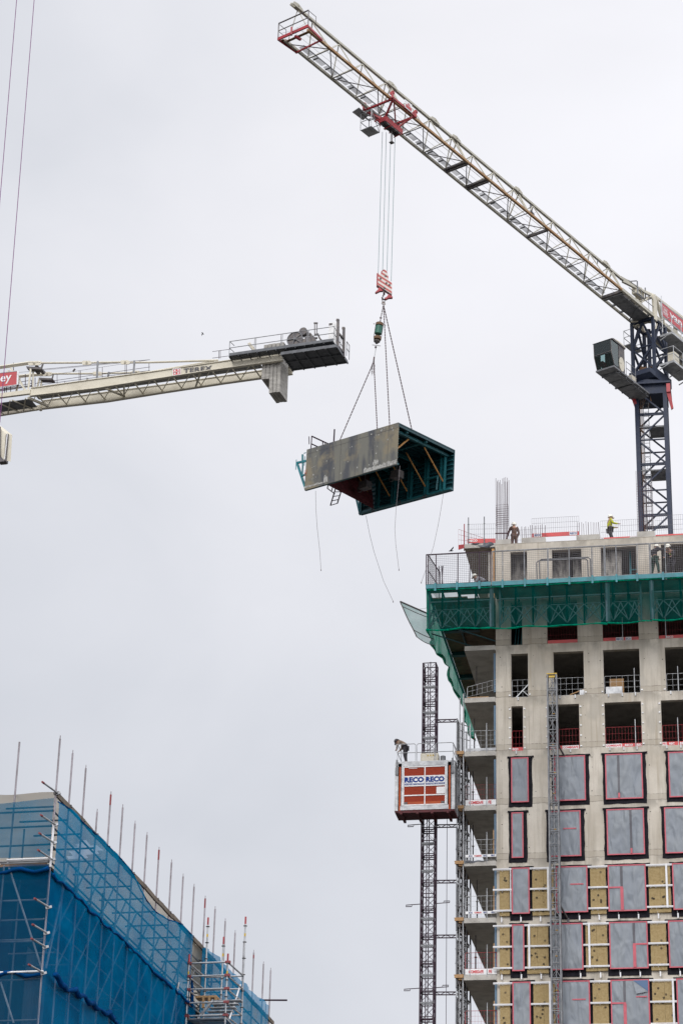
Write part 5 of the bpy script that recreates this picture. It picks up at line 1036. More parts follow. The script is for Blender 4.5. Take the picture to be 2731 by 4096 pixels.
m = MB(); m.box(0, LA, LB - .05, LB, 0, LH, T); build(m, 'rear_panel', M['tealdk'], form)
m = MB()
def splash(a0, a1, c0, c1, seed, n=22):
    rr = random.Random(seed); top = [(a0 + (a1 - a0) * i / n, c0 + rr.uniform(0, .5) * (c1 - c0)) for i in range(n + 1)]
    m.prism([T(a, -.004, c) for a, c in top] + [T(a1, -.004, c1), T(a0, -.004, c1)], T(0, .003, 0) - T(0, 0, 0))
splash(.02, 2.05, 1.82, LH - .03, 3); splash(1.15, 1.5, 1.55, 1.84, 9, 6); build(m, 'cement_splash', M['cement'], fp)
m = MB(); splash(4.35, 5.9, 1.90, LH - .10, 5, 14); splash(4.35, 4.62, 1.62, 1.95, 6, 5); build(m, 'cement_splash', M['cement'], fp)
m = MB(); rr = random.Random(11)
for q in range(46):
    a, c = rr.choice([(rr.uniform(.1, 5.9), rr.uniform(.15, 1.9)), (rr.gauss(1.45, .12), rr.uniform(.2, 1.7)), (rr.uniform(.1, 1.4), rr.uniform(.05, .35))]); r_ = rr.choice((.012, .018, .03, .04))
    m.add([T(max(.04, min(LA - .04, a + r_ * math.cos(t))), -.005, max(.04, c + r_ * math.sin(t) * 1.2)) for t in np.arange(0, 6.2, .9)], [tuple(range(7))])
for a, c in ((5.4, 1.02), (5.3, 1.0), (5.2, .99), (5.4, 1.62), (5.28, 1.6), (5.15, 1.58), (5.35, .5), (5.28, .5), (5.2, .48)): m.box(a, a + .035, -.006, -.002, c, c + .035, T)
build(m, 'cement_spot', M['cement'], fp)
m = MB()
for a in (.58, 1.52, 2.6, 4.34, 3.6): m.box(a, a + .016, -.005, -.001, .05, LH - .02, T)
m.box(.0, LA, -.005, -.001, .25, .262, T); build(m, 'panel_joint', M['steel'], fp)
m = MB(); text(m, 'H', T(5.92, -.003, 1.40), -T.e[0], -T.e[2], .14, .34, -T.e[1], bold=0); build(m, 'painted_mark', M['cageo'], fp)
m = MB()
for j in range(13): b = .2 + j * (LB - .4) / 12; 
for j in range(20): a = .12 + j * (LA - .24) / 19; m.box(a - .015, a + .015, .05, LB - .05, .05, .15, T)
m.box(.02, .06, .05, LB - .05, .05, .17, T); build(m, 'roof_rib', M['tealdk'], form)
m = MB()
for a in (.35, 2.2, 4.0, 5.6): m.bar(T(a, .05, .26), T(a, LB - .05, .26), .12, .14, T.e[2])
for b in (.8, 2.2): m.bar(T(.1, b, .2), T(LA - .1, b, .2), .10, .1, T.e[2])
build(m, 'roof_beam', M['tealf'], form)
m = MB()
for j in range(8): c = .32 + j * .235; m.box(.02, LA, LB - .16, LB - .05, c - .010, c + .010, T); m.box(.02, LA, .05, .13, c - .01, c + .01, T)
build(m, 'wall_rib', M['tealf'], form)
m = MB()
for a in (.40, .62, 1.45, 1.6, 2.5, 2.66, 3.55, 3.7, 4.6, 4.75, 5.7): m.box(a - .035, a + .035, LB - .30, LB - .16, .15, LH - .06, T); m.box(a - .03, a + .03, .13, .22, .15, LH - .06, T)
m.box(0, LA, LB - .26, LB - .05, LH - .12, LH - .02, T); m.box(0, LA, .05, .16, LH - .10, LH - .01, T)
m.box(.55, 1.5, LB - .34, LB - .28, 1.25, 1.33, T); m.bar(T(.75, LB - .32, 1.3), T(.82, LB - .3, LH - .15), .08); build(m, 'soldier_beam', M['tealf'], form)
for a in (1.6, 3.2, 4.9): m = MB(); m.ring(T(a, LB - .27, LH - .02), .09, .02, T.e[0], T.e[2], 10); build(m, 'lifting_eye', M['chain'], form)
m = MB()
for (i0, pt), (i1, pb) in zip(enumerate([(1215, 380), (1090, 418), (970, 455), (872, 545), (755, 580)]), enumerate([(1312, 612), (1188, 650), (1068, 680), (945, 715), (828, 750)])):
    a0_ = T.on((1100 + pt[0] * 800 / 1568, 1600 + pt[1] * 800 / 1568), 1, 2.35)[0] if i0 < 0 else .35 + 1.08 * i0
    mm_ = MB(); mm_.tube(T(.45 + 1.13 * i0, 2.42, .34), T(.45 + 1.13 * i0, LB - .28, 1.62), .036, 8); build(mm_, 'prop', M['orange'], form)
mm_ = MB(); mm_.tube(T(.42, 1.25, .32), T(.40, .18, 1.35), .045, 8); build(mm_, 'prop', M['orange'], form)
mm_ = MB(); mm_.tube(T(1.5, 1.25, .34), T(1.5, .18, 1.4), .045, 8); build(mm_, 'prop', M['orange'], form)
for a, b, c in ((2.2, 2.5, 1.15), (4.05, 2.3, 1.35)):
    mm_ = MB(); mm_.box(a - .28, a + .22, b - .2, b + .2, c, c + .38, T); mm_.bar(T(a, b, c), T(a, b, .1), .035); mm_.ring(T(a + .3, b, c + .3), .16, .03, T.e[0], T.e[2], 12); build(mm_, 'jack_box', M['steel'], form)
m = MB(); m.grid(lambda p, q: T(LA - .55 - 1.25 * q * (1 - p * .3) + .06 * math.sin(9 * p), .25 + (LB - .55) * p, .12 + (LH - .25) * (1 - (1 - q) * .98) ) if False else T(LA - .45 - 1.2 * q + .05 * math.sin(11 * p + 4 * q), .2 + (LB - .5) * p, .10 + (LH - .18) * (1 - q * .05)), 14, 6) if False else None
m.grid(lambda p, q: T(LA - .55 - .75 * math.sin(q * 1.5) * (1 - .4 * p), .16 + (LB - .45) * p, .10 + (LH - .16) * q), 14, 8); build(m, 'end_tarpaulin', M['tarp'], form, smooth=True)
m = MB(); m.bar(T(LA, .1, .55), T(LA + .72, .1, .5), .09); m.bar(T(LA + .70, .1, .5), T(LA + .02, .15, LH - .05), .10); m.bar(T(LA + .30, .1, .45), T(LA + .32, .12, 1.28), .08); m.bar(T(LA + .32, .1, 1.28), T(LA, .1, 1.24), .07); m.bar(T(LA + .36, .1, .15), T(LA + .33, .1, .6), .10)
for a in (.16, .72): m.bar(T(LA + a, .06, .3 if a < .5 else .34), T(LA + a, .06, .78 if a < .5 else .86), .035)
m.bar(T(LA + .1, .06, .12), T(LA + .24, .06, .12), .03)
build(m, 'end_bracket', M['teal'], form)
m = MB(); m.bar(T(LA + .05, LB - .2, 1.1), T(LA - .02, LB - .15, LH), .10); m.bar(T(LA + .50, LB - .2, .45), T(LA + .02, LB - .1, LH - .02), .10); m.bar(T(LA + .5, LB - .2, .45), T(LA, LB - .2, .5), .08); build(m, 'end_bracket', M['teal'], form)
m = MB(); pr_ = .028
for a, b in ((5.78, .2), (5.78, 1.0), (5.78, 1.9)): m.bar(T(a, b, 0), T(a, b, -.75), .05)
m.bar(T(5.78, .2, -.75), T(5.78, 2.6, -.75), .05); m.bar(T(5.78, .2, -.35), T(5.78, 2.2, -.35), .045); m.bar(T(5.92, .15, -.75), T(5.92, .2, -.36), .04); m.bar(T(5.92, .2, -.36), T(5.4, .9, -.36), .04) if False else None
m.bar(T(4.95, .9, 0), T(4.95, .9, -1.15), .07); m.bar(T(5.78, 1.15, -.75), T(5.78, 1.15, -.1), .04); build(m, 'top_railing', M['plum'], form)
lz = zoom(1160, 1650, 400 / 1568); Pl = lambda x, y: hit(lz(x, y), T(0, 2.2, 0), T.e[1])
m = MB(); m.bar(Pl(745, 1080), Pl(632, 1460), .045); m.bar(Pl(838, 1110), Pl(740, 1428), .045)
for i in range(6): f = i / 5.0; m.bar(Pl(735 - 103 * f, 1105 + 352 * f), Pl(835 - 97 * f, 1120 + 305 * f) if i else Pl(825, 1130), .03)
m.bar(Pl(700, 1275), Pl(585, 1190), .045); m.bar(Pl(585, 1190), Pl(600, 1100), .04); m.bar(Pl(650, 1235), Pl(685, 1090), .035); m.bar(Pl(808, 1245), Pl(850, 1105), .04); m.bar(Pl(735, 1140), Pl(805, 1085), .035); m.bar(Pl(745, 1080), Pl(770, 900), .045); m.bar(Pl(838, 1110), Pl(880, 900), .045)
build(m, 'ladder', M['plum'], form)
# ---- chains, shortener and tag lines
def chain(m, p, q, pitch=.10, w=.052, t=.017):
    p, q = A(*p), A(*q); d = q - p; n = max(2, int(np.linalg.norm(d) / pitch)); u_ = np.cross(d, (0, 1, 0)); u_ /= np.linalg.norm(u_); v_ = np.cross(d, u_); v_ /= np.linalg.norm(v_)
    for i in range(n):
        a, b = p + d * (i - .12) / n, p + d * (i + 1.12) / n; s_ = u_ if i % 2 else v_
        for k in (-1, 1): m.bar(a + s_ * k * (w - t) / 2, b + s_ * k * (w - t) / 2, t)
        m.bar(a - s_ * w / 2, a + s_ * w / 2, t)
ring_ = hk(447, 735); cyl_t = hk(405, 950); cyl_b = atY(zC(318, 1500), YH + .1)
zF = zoom(1100, 1600, 800 / 1568)
def lug(p): w = hit(zF(*p), T(0, 0, -.02), T.e[2]); return w
lg = [T(3.5, .12, 0), T(1.30, .2, 0), T(.48, .12, 0), T(.06, .86, 0)]
lgp = [(510, 310), (800, 225), (897, 195), (1068, 222)]
def toward(p0, pix, tgt):      # end on the panel top where the chain meets it in plan
    return tgt
CHL = ['slanting chain from the green shortener to the left end of the hanging formwork', 'steep chain from the green shortener to the middle of the hanging formwork', 'chain from the hook straight down to the right part of the hanging formwork', 'chain from the hook to the far right corner of the hanging formwork']
for i, (s, pxp) in enumerate(((cyl_b, lgp[0]), (cyl_b, lgp[1]), (ring_, lgp[2]), (ring_, lgp[3]))):
    w = hit(zF(*pxp), T(0, .02 if i < 3 else .86, 0), T.e[1]) if i < 3 else hit(zF(*pxp), T(.03, 0, 0), T.e[0])
    m = MB(); chain(m, s, w + (w - s) * .012); m.k = 0
    if i < 2: chain(m, s + A(.03 - .1 * (1 - i), 0, -.1), s + A(.02 - .1 * (1 - i), 0, -.75), .09, .07)
    solo(m, 'lifting_chain', M['chain'], CHL[i], 'chain', 'lifting chains')
m = MB(); chain(m, ring_, cyl_t); m.ring(hk(412, 912), .05, .015, (1, 0, 0), (0, 0, 1), 10); solo(m, 'lifting_chain', M['chain'], 'short chain between the hook ring and the green shortener', 'chain', 'lifting chains')
ax_ = cyl_b - cyl_t; ax_ /= np.linalg.norm(ax_); sd = np.cross(ax_, (0, 1, 0)); sd /= np.linalg.norm(sd)
cy = thing('chain_shortener', 'green cylinder with brown bands hanging between hook and formwork', 'cylinder', cyl_b)
lc = lambda x, y: atY(zC(x, y), YH + .1)
m = MB(); m.lathe(lc(398, 985), [(.185, 0), (.19, .14)], ax_, 16); m.lathe(lc(372, 1168), [(.185, 0), (.185, .15)], ax_, 16); build(m, 'band', M['rustb'], cy)
m = MB(); m.lathe(lc(391, 1027), [(.172, 0), (.172, .43)], ax_, 16); build(m, 'barrel', M['green'], cy, smooth=False)
m = MB(); m.lathe(lc(360, 1220), [(.17, 0), (.15, .06), (.12, .08), (.05, .17)], ax_, 12); m.tube(lc(408, 940), lc(400, 985), .03, 6)
m.ring(lc(322, 992), .025, .010, sd, ax_, 8); m.ring(lc(470, 1015), .03, .010, sd, ax_, 8)
for s_ in (-1, 1): p0 = lc(398, 980) + sd * s_ * .185; m.path([p0, p0 + ax_ * .82, p0 + ax_ * 1.12 - sd * s_ * .05, p0 + ax_ * 1.12 - sd * s_ * .08, p0 + ax_ * .88 - sd * s_ * .11], .014, 5)
m.bar(lc(295, 1275), lc(410, 1290), .02); build(m, 'cradle', M['steel'], cy)
m = MB(); m.tube(lc(345, 1325), lc(322, 1450), .02, 8); build(m, 'piston_rod', M['galv'], cy)
m = MB(); m.bar(lc(323, 1440), lc(317, 1485), .07); m.ring(lc(316, 1500), .035, .014, sd, ax_, 10); m.lathe(lc(345, 1295), [(.04, 0), (.06, .05), (.02, .12)], ax_, 8); build(m, 'shackle', M['chain'], cy)
TG = 'thin tag lines hanging below the formwork'
for lb, pts in (('thin tag line hanging from the left end of the formwork', [(318, 712), (320, 850), (330, 1000), (352, 1200), (360, 1332)]), ('thin tag line curving down from the lower left corner of the formwork', [(712, 906), (740, 1050), (775, 1190), (850, 1420), (925, 1580)]),
                ('thin tag line hanging in front of the open end of the formwork', [(978, 515), (962, 700), (948, 850), (938, 1010), (945, 1130), (970, 1330)]), ('thin tag line slanting left from the right end of the formwork', [(1318, 730), (1300, 850), (1275, 990), (1240, 1150), (1195, 1290), (1145, 1430)])):
    sx_ = 1568 / 800 / 1.0
    bk = 'lower left' in lb or 'right end' in lb
    Yp = (T(0, LB, LH)[1] if 'right end' in lb else T(LA, LB - .1, LH)[1] if bk else T(.1, .1, LH)[1] - .1 if 'open end' in lb else T(LA - .3, .1, LH)[1])
    m = MB(); Q = [atY(zF(*p), Yp) for p in pts]; m.path(Q, .0085, 4); m.lathe(Q[-1], [(.02, -.05), (.025, 0), (.01, .04)], n=6); solo(m, 'tag_line', M['rope'], lb, 'rope', TG)
# ================================================================== second crane: counter boom over the street on the left
K = Frame((-4.469, 150, 85.392), (-.946, .324, 0), (.324, .946, 0))
zL = zoom(0, 1350, 600 / 1568); zR = zoom(850, 1220, 600 / 1568)
def kp(p, b, z=zL): a, c = K.on(z(*p), 1, b); return K(a, b, c)
def ka(p, b, z=zL): return K.on(z(*p), 1, b)
lcr = thing('tower_crane', 'pale counter boom with TEREX lettering and hanging concrete ballast', 'crane', K(8, 1, 0))
girder = [zR(738, 497), zL(1568, 362), zL(1000, 437), zL(330, 530), zL(318, 610), zL(1000, 532), zL(1568, 441), zR(0, 680), zR(733, 577)]
def gp(b): r_ = []; [r_.append(K(a, b, c)) for a, c in (K.on(p, 1, 0.) for p in girder)]; return r_
BD = 2.05
for b in (0., BD):
    m = MB(); m.prism(gp(b), K(0, .10, 0) - K(0, 0, 0))
    ac = [K.on(p, 1, 0.) for p in girder]
    for i in (0, 1, 2): m.bar(K(ac[i][0], b + .05, ac[i][1]), K(ac[i + 1][0], b + .05, ac[i + 1][1]), .26, .05)
    for i in (4, 5, 6, 7): m.bar(K(ac[i][0], b + .05, ac[i][1]), K(ac[i + 1][0], b + .05, ac[i + 1][1]), .26, .05)
    m.prism([K(ac[3][0] - .1, b - .02, ac[3][1] + .05), K(ac[3][0] + .25, b - .02, ac[3][1] - .2), K(ac[4][0] + .05, b - .02, ac[4][1] - .02), K(ac[4][0] - .3, b - .02, ac[4][1])], K(0, .14, 0) - K(0, 0, 0))
    build(m, 'girder', M['cream'], lcr)
E0 = ac[8][0]; E1 = ac[4][0]
m = MB()
for i in range(13):
    a = .9 + i * 1.52
    if a > E1: break
    m.bar(K(a, .1, .1), K(a, BD, .1), .075, .075); m.bar(K(a, .1, .08), K(a + 1.5, BD, .08), .05)
m.bar(K(6.2, .1, .1), K(7.4, BD, .0), .12); m.bar(K(1.9, .2, .5), K(1.2, BD, .1), .14); m.bar(K(14.2, .1, .1), K(13.0, BD, .05), .12); m.bar(K(12.2, .1, .1), K(13.0, BD, .05), .12)
build(m, 'cross_bracing', M['cream'], lcr)
m = MB(); m.box(2.0, E1, .75, 1.45, .42, .47, K); build(m, 'walkway', M['galvd'], lcr)
tie1 = [(-60, 322), (0, 312), (300, 268), (430, 266), (860, 263), (965, 263), (1255, 258), (1365, 262), (1568, 260)]
m = MB(); pts = [kp(p, .15) for p in tie1] + [kp((60, 578), .15, zR)]
m.path(pts[:4], .16, 4); m.path(pts[3:], .075, 6); build(m, 'tie_bar', M['cream'], lcr)
m = MB(); pts2 = [kp(p, 1.95) for p in [(190, 408), (320, 395), (440, 385), (540, 379), (970, 377), (1080, 375), (1370, 368), (1568, 360)]] + [kp((20, 585), 1.95, zR)]
m.path(pts2[:4], .14, 4); m.path(pts2[3:], .07, 6); build(m, 'tie_bar', M['cream'], lcr)
m = MB()
for b, l_ in ((.15, [(360, 268, 70), (908, 262, 52), (1310, 258, 52)]), (1.95, [(495, 380, 50), (1020, 376, 52), (1425, 366, 50)])):
    for x, y, hw in l_:
        for db in (-.13, .10): m.prism([kp((x - hw, y - 8), b + db), kp((x - hw * .7, y - 20), b + db), kp((x + hw * .6, y - 20), b + db), kp((x + hw, y - 6), b + db), kp((x + hw, y + 12), b + db), kp((x + hw * .6, y + 22), b + db), kp((x - hw * .8, y + 22), b + db)], K(0, .05, 0) - K(0, 0, 0))
        m.tube(kp((x, y), b - .2), kp((x, y), b + .2), .09, 8); build(m, 'pin_joint', M['cream'], lcr); m = MB()
m = MB(); m.prism([kp(p, -.05) for p in [(275, 300), (435, 310), (440, 332), (285, 325)]], K(0, .5, 0) - K(0, 0, 0)); m.bar(kp((435, 325), 0), kp((452, 275), 0), .1); m.bar(kp((375, 300), .2), kp((470, 375), .9), .2); m.prism([kp(p, 1.7) for p in [(405, 418), (550, 425), (555, 442), (420, 440)]], K(0, .5, 0) - K(0, 0, 0)); m.bar(kp((548, 435), 1.7), kp((560, 388), 1.7), .1); m.lathe(kp((390, 350), .4), [(.15, 0), (.15, .3)], K.e[1], 8); build(m, 'rope_roller', M['steel'], lcr)
m = MB()
for b, ys in ((1.5, ((0, 0),)),):
    for (x0, y0, x1, y1) in ((450, 490, 1568, 345), (370, 480, 1568, 308), (450, 332, 1568, 232)): m.tube(kp((x0, y0), b), kp((x1, y1), b), .018, 5)
    for x, y0, y1 in ((450, 530, 488), (600, 492, 385), (680, 478, 457), (830, 458, 350), (845, 455, 348), (1072, 420, 312), (1310, 385, 285), (1325, 382, 285), (1560, 350, 262)): m.tube(kp((x, y0), b), kp((x, y1), b), .02, 5)
build(m, 'handrail', M['plum'], lcr); m = MB()
if 1:
    for x0, y0, x1, y1 in ((0, 487, 190, 462), (0, 555, 190, 530)): m.tube(kp((x0, y0), b, zR), kp((x1, y1), b, zR), .018, 5)
    for x, y0, y1 in ((68, 560, 478), (82, 558, 476)): m.tube(kp((x, y0), b, zR), kp((x, y1), b, zR), .02, 5)
build(m, 'handrail', M['plum'], lcr); m = MB()
m.tube(kp((200, 365), 1.), kp((1250, 268), 1.), .012, 4); m.tube(kp((420, 410), 1.), kp((1568, 232), 1.), .012, 4); build(m, 'pendant_rope', M['plum'], lcr)
m = MB(); m.bar(kp((765, 355), 1.), kp((788, 328), 1.), .10); build(m, 'floodlight', M['steel'], lcr)
for x, y0, y1, b in ((1020, 435, 248, .1), (1403, 378, 243, .1), (1137, 412, 362, 1.9), (914, 440, 425, .1)): m = MB(); m.bar(kp((x - 5, y0), b), kp((x + 5, y1), b), .14, .10); build(m, 'stanchion', M['galvd'], lcr)
# inner boom on the far left
m = MB()
for b in (0., BD):
    x0 = kp((320, 590), b); m.bar(kp((-80, 622), b) if b == 0 else K(E1 + 6, b, -.02), kp((325, 570), b) if b == 0 else K(E1, b, .1), .22, .34)
for q, (p, r_, b) in enumerate((((95, 345), (75, 380), 0.), ((115, 320), (275, 560), 0.), ((325, 330), (295, 570), 0.), ((210, 420), (175, 560), 0.4), ((200, 430), (270, 560), .2), ((415, 430), (395, 510), 1.9), ((440, 430), (430, 515), 1.9), ((350, 335), (345, 520), .3))): m.bar(kp(p, b), kp(r_, b), .13)
for i in range(5): a = E1 + .4 + i * 1.25; m.bar(K(a, .1, -.1), K(a + 1.1, BD, -.12), .09); m.bar(K(a + 1.1, .1, -.1), K(a, BD, -.12), .08)
m.bar(K(E1 + .2, .1, -.1), K(E1 - .6, BD - .2, .0), .16); m.lathe(K(E1 + .1, BD - .2, -.05), [(.14, 0), (.14, .3)], K.e[1], 8)
build(m, 'boom_lattice', M['cream'], lcr)
m = MB(); m.prism([K(E1 + 6, .4, -.05), K(E1 + .2, .4, -.05), K(E1 + .2, 1.7, -.05), K(E1 + 6, 1.7, -.05)], A(0, 0, .04)); m.prism([kp(p, 1.1) for p in [(0, 560), (330, 510), (345, 495), (100, 525), (0, 540)]], K(0, .06, 0) - K(0, 0, 0)); build(m, 'boom_deck', M['galvd'], lcr)
m = MB()
for x, y0, y1 in ((50, 600, 505), (70, 598, 500), (115, 600, 500), (145, 350, 265), (268, 500, 385), (335, 520, 445), (370, 520, 420)): m.bar(kp((x, y0), .2), kp((x, y1), .2), .05)
for y in (505, 540): m.bar(kp((0, y), .2), kp((330, y - 60), .2), .03)
build(m, 'inner_railing', M['plum'], lcr)
bn = MB(); ca = [ka(p, -.15) for p in [(-150, 388), (185, 350), (180, 495), (-150, 542)]]
bn.prism([K(a, -.15, c) for a, c in ca], K(0, .05, 0) - K(0, 0, 0)); bo = build(bn, 'banner', M['banner'], lcr)
m = MB()
for i in range(4): m.bar(K(ca[i][0], -.14, ca[i][1]), K(ca[(i + 1) % 4][0], -.14, ca[(i + 1) % 4][1]), .06)
m.bar(kp((192, 350), -.14), kp((187, 495), -.14), .12, .08); build(m, 'banner_frame', M['galv'], bo)
kx = -K.e[0]
m = MB(); t0 = kp((2, 478), -.16); t1 = kp((117, 450), -.16); dirx = (kp((117, 452), -.16) - kp((2, 468), -.16)); wln = np.linalg.norm(dirx)
text(m, 'ey', kp((2, 493), -.16), dirx / wln, (0, 0, 1), wln, np.linalg.norm(kp((60, 400), -.16) - kp((60, 485), -.16)), -K.e[1], bold=.015); build(m, 'lettering', M['white'], bo)
# maker's name on the near girder
zG = zoom(0, 1200, 1500 / 1568)
def kg(p): return kp(p, -.06, zG)
m = MB(); p0, p1 = kg((767, 306)), kg((887, 292)); dx_ = p1 - p0; wl_ = np.linalg.norm(dx_); text(m, 'TEREX', p0, dx_ / wl_, (0, 0, 1), wl_, np.linalg.norm(kg((830, 300)) - kg((830, 281))), -K.e[1], .002, bold=.018); build(m, 'lettering', M['black'], lcr)
q = [kg(p) for p in [(724, 289), (755, 286), (755, 312), (724, 315)]]
m = MB(); m.prism(q, K(0, .01, 0) - K(0, 0, 0)); lg_ = build(m, 'emblem', M['redl'], lcr)
m = MB()
for i in range(4): m.bar(q[i], q[(i + 1) % 4], .05, .04)
m.bar(q[0] * .5 + q[3] * .5 - K.e[1] * .012, q[1] * .5 + q[2] * .5 - K.e[1] * .012, .05, .03)
for f0 in (0, .5):
    for hh in (.08, .58):
        f = lambda u_, v_: (q[0] * (1 - u_) + q[1] * u_) * (1 - v_) + (q[3] * (1 - u_) + q[2] * u_) * v_ - K.e[1] * .012
        m.prism([f(.1 + f0 * .9, hh + .05), f(.1 + f0 * .9 + .35, hh + .05), f(.1 + f0 * .9 + .17, hh + .32)], K(0, .008, 0) - K(0, 0, 0))
build(m, 'emblem_outline', M['white'], lg_)
# end platform, winch, cabinet, ballast
m = MB()
WBF = -.75
w0, w1 = ka((175, 520), WBF, zR), ka((1262, 372), WBF, zR); wz = (w0[1] + w1[1]) / 2
A0, A1 = w0[0], w1[0]
m.bar(K(A0, WBF, w0[1]), K(A1, WBF, w0[1]), .06, .22); m.box(A1, A0, WBF, -.12, w0[1] - .12, w0[1] - .08, K)
for i in range(12): a = A0 + (A1 - A0) * i / 11; m.bar(K(a, WBF, w0[1] - .15), K(a, .05, w0[1] - .2), .06)
pf_ = w0[1] - .35; m.box(A1 - .25, -.15, -.7, 1.75, pf_ - .16, pf_, K)
for i in range(6): m.bar(K(A1 - .25 + i * .82, -.7, pf_ - .2), K(A1 - .25 + i * .82, 1.8, pf_ - .2), .08, .14)
for b in (-.65, .5, 1.7): m.bar(K(A1 - .25, b, pf_ - .14), K(-.1, b, pf_ - .14), .12, .18)
build(m, 'end_platform', M['slate'], lcr)
m = MB(); rz = w0[1]
post_x = [178, 438, 452, 712, 726, 985, 1000, 1268]
for x in post_x: a = ka((x, 450), WBF, zR)[0]; m.bar(K(a, WBF, rz), K(a, WBF, rz + 1.08), .045)
for h in (.55, 1.08): m.bar(K(A0, WBF, rz + h), K(A1, WBF, rz + h), .04); m.bar(K(A0, WBF, rz + h), K(A0 - .1, -.1, rz + h), .035); m.bar(K(A1, WBF, rz + h), K(A1, 1.75, rz + h), .035)
for b in (-.1, .8, 1.75): m.bar(K(A1, b, rz - .3), K(A1, b, rz + 1.08), .045)
for b in (1.75,):
    m.bar(K(A1 - .35, b, rz - .3), K(A1 - .35, b, rz + .85), .05); m.bar(K(A1 - .35, b - .6, rz - .3), K(A1 - .35, b - .6, rz + .85), .05)
    for h in (.3, .85): m.bar(K(A1 - .35, b - .6, rz + h), K(A1 - .35, b, rz + h), .04)
build(m, 'platform_railing', M['galvd'], lcr)
m = MB()
for x, y0, y1, b in ((1308, 478, 160, -.2), (1368, 548, 245, .75)): m.bar(kp((x, y0), b, zR), kp((x + 4, y1), b, zR), .20, .16); m.bar(kp((x - 12, y1), b, zR), kp((x + 14, y1), b, zR), .2, .16)
m.bar(kp((1310, 290), -.2, zR), kp((1368, 350), .75, zR), .12); m.bar(kp((1310, 430), -.2, zR), kp((1370, 500), .75, zR), .12); build(m, 'crane_post', M['steel'], lcr)
m = MB(); c0 = ka((1208, 420), .1, zR); c1 = ka((1298, 175), .1, zR); m.box(c1[0], c0[0], .1, .75, c0[1], c1[1], K); ec = build(m, 'electric_cabinet', M['white'], lcr)
m = MB(); v0, v1 = ka((1216, 215), .1, zR), ka((1252, 188), .1, zR); m.box(v1[0], v0[0], .085, .10, v0[1], v1[1], K); build(m, 'vent', M['steel'], ec)
m = MB(); ct = kp((860, 358), .35, zR); m.lathe(ct, [(.60, 0), (.60, .06), (.45, .07), (.45, .9), (.60, .92), (.60, .98)], K.e[1], 28); dr = build(m, 'winch_drum', M['steel'], lcr)
m = MB(); m.ring(ct - K.e[1] * .02, .57, .035, K.e[0], K.e[2], 28); m.lathe(ct - K.e[1] * .12, [(.10, 0), (.12, .12)], K.e[1], 10)
for q in range(5): an = q * 1.257; m.bar(ct - K.e[1] * .03, ct - K.e[1] * .03 + (K.e[0] * math.cos(an) + K.e[2] * math.sin(an)) * .55, .07, .03)
build(m, 'drum_flange', M['galvd'], dr)
m = MB(); m.lathe(kp((945, 272), .5, zR), [(.30, 0), (.30, .35), (.2, .36), (.2, .45)], K.e[1], 18); m.prism([kp(p, .3, zR) for p in [(770, 418), (800, 440), (1100, 470), (1110, 420), (1060, 330), (1020, 285), (985, 320), (945, 370), (900, 400)]], K(0, .7, 0) - K(0, 0, 0)); m.lathe(kp((1010, 320), .3, zR), [(.16, 0), (.2, .1), (.2, .6)], K.e[1], 12)
for x in (1068, 1090): m.bar(kp((x, 320), .4, zR), kp((x, 185), .4, zR), .07)
m.bar(kp((1060, 190), .4, zR), kp((1098, 190), .4, zR), .1); m.bar(kp((1065, 310), .4, zR), kp((1100, 310), .4, zR), .12); m.path([kp(p, .5, zR) for p in [(1100, 300), (1120, 350), (1140, 370), (1150, 420), (1165, 455)]], .06, 6); m.bar(kp((1035, 350), .4, zR), kp((1095, 345), .4, zR), .12)
build(m, 'winch_motor', M['steel'], lcr)
m = MB(); m.bar(kp((382, 405), -.3, zR), kp((470, 510), -.2, zR), .26, .2); build(m, 'boom_stub', M['cream'], lcr)
def slab(a0, a1, c0, c1, b0=.3, b1=1.9): m = MB(); m.box(min(a0, a1) + .018, max(a0, a1) - .018, b0 + .03 * R.random(), b1, c0 + .03 * R.random(), c1, K); build(m, 'ballast_slab', M['conc_blk'], lcr)
f0 = ka((598, 640), .3, zR)[0]; f1 = ka((715, 625), .3, zR)[0]; cb_ = ka((590, 920), .3, zR)[1]; s0 = ka((514, 650), .3, zR)[0]; cs2 = ka((514, 778), .3, zR)[1]
for i in range(3): slab(f0 + (f1 - f0) * i / 3, f0 + (f1 - f0) * (i + 1) / 3, cb_, 1.0)
for i in range(2): slab(s0 + (f0 - s0) * i / 2, s0 + (f0 - s0) * (i + 1) / 2, cs2, 1.0)
t0_ = ka((535, 430), .3, zR)[0]; t1_ = ka((745, 420), .3, zR)[0]; ct_ = ka((640, 400), .3, zR)[1]
for i in range(5): slab(t0_ + (t1_ - t0_) * i / 5, t0_ + (t1_ - t0_) * (i + 1) / 5, 1.004, ct_ - .02 * (i == 0), .3, 1.5)

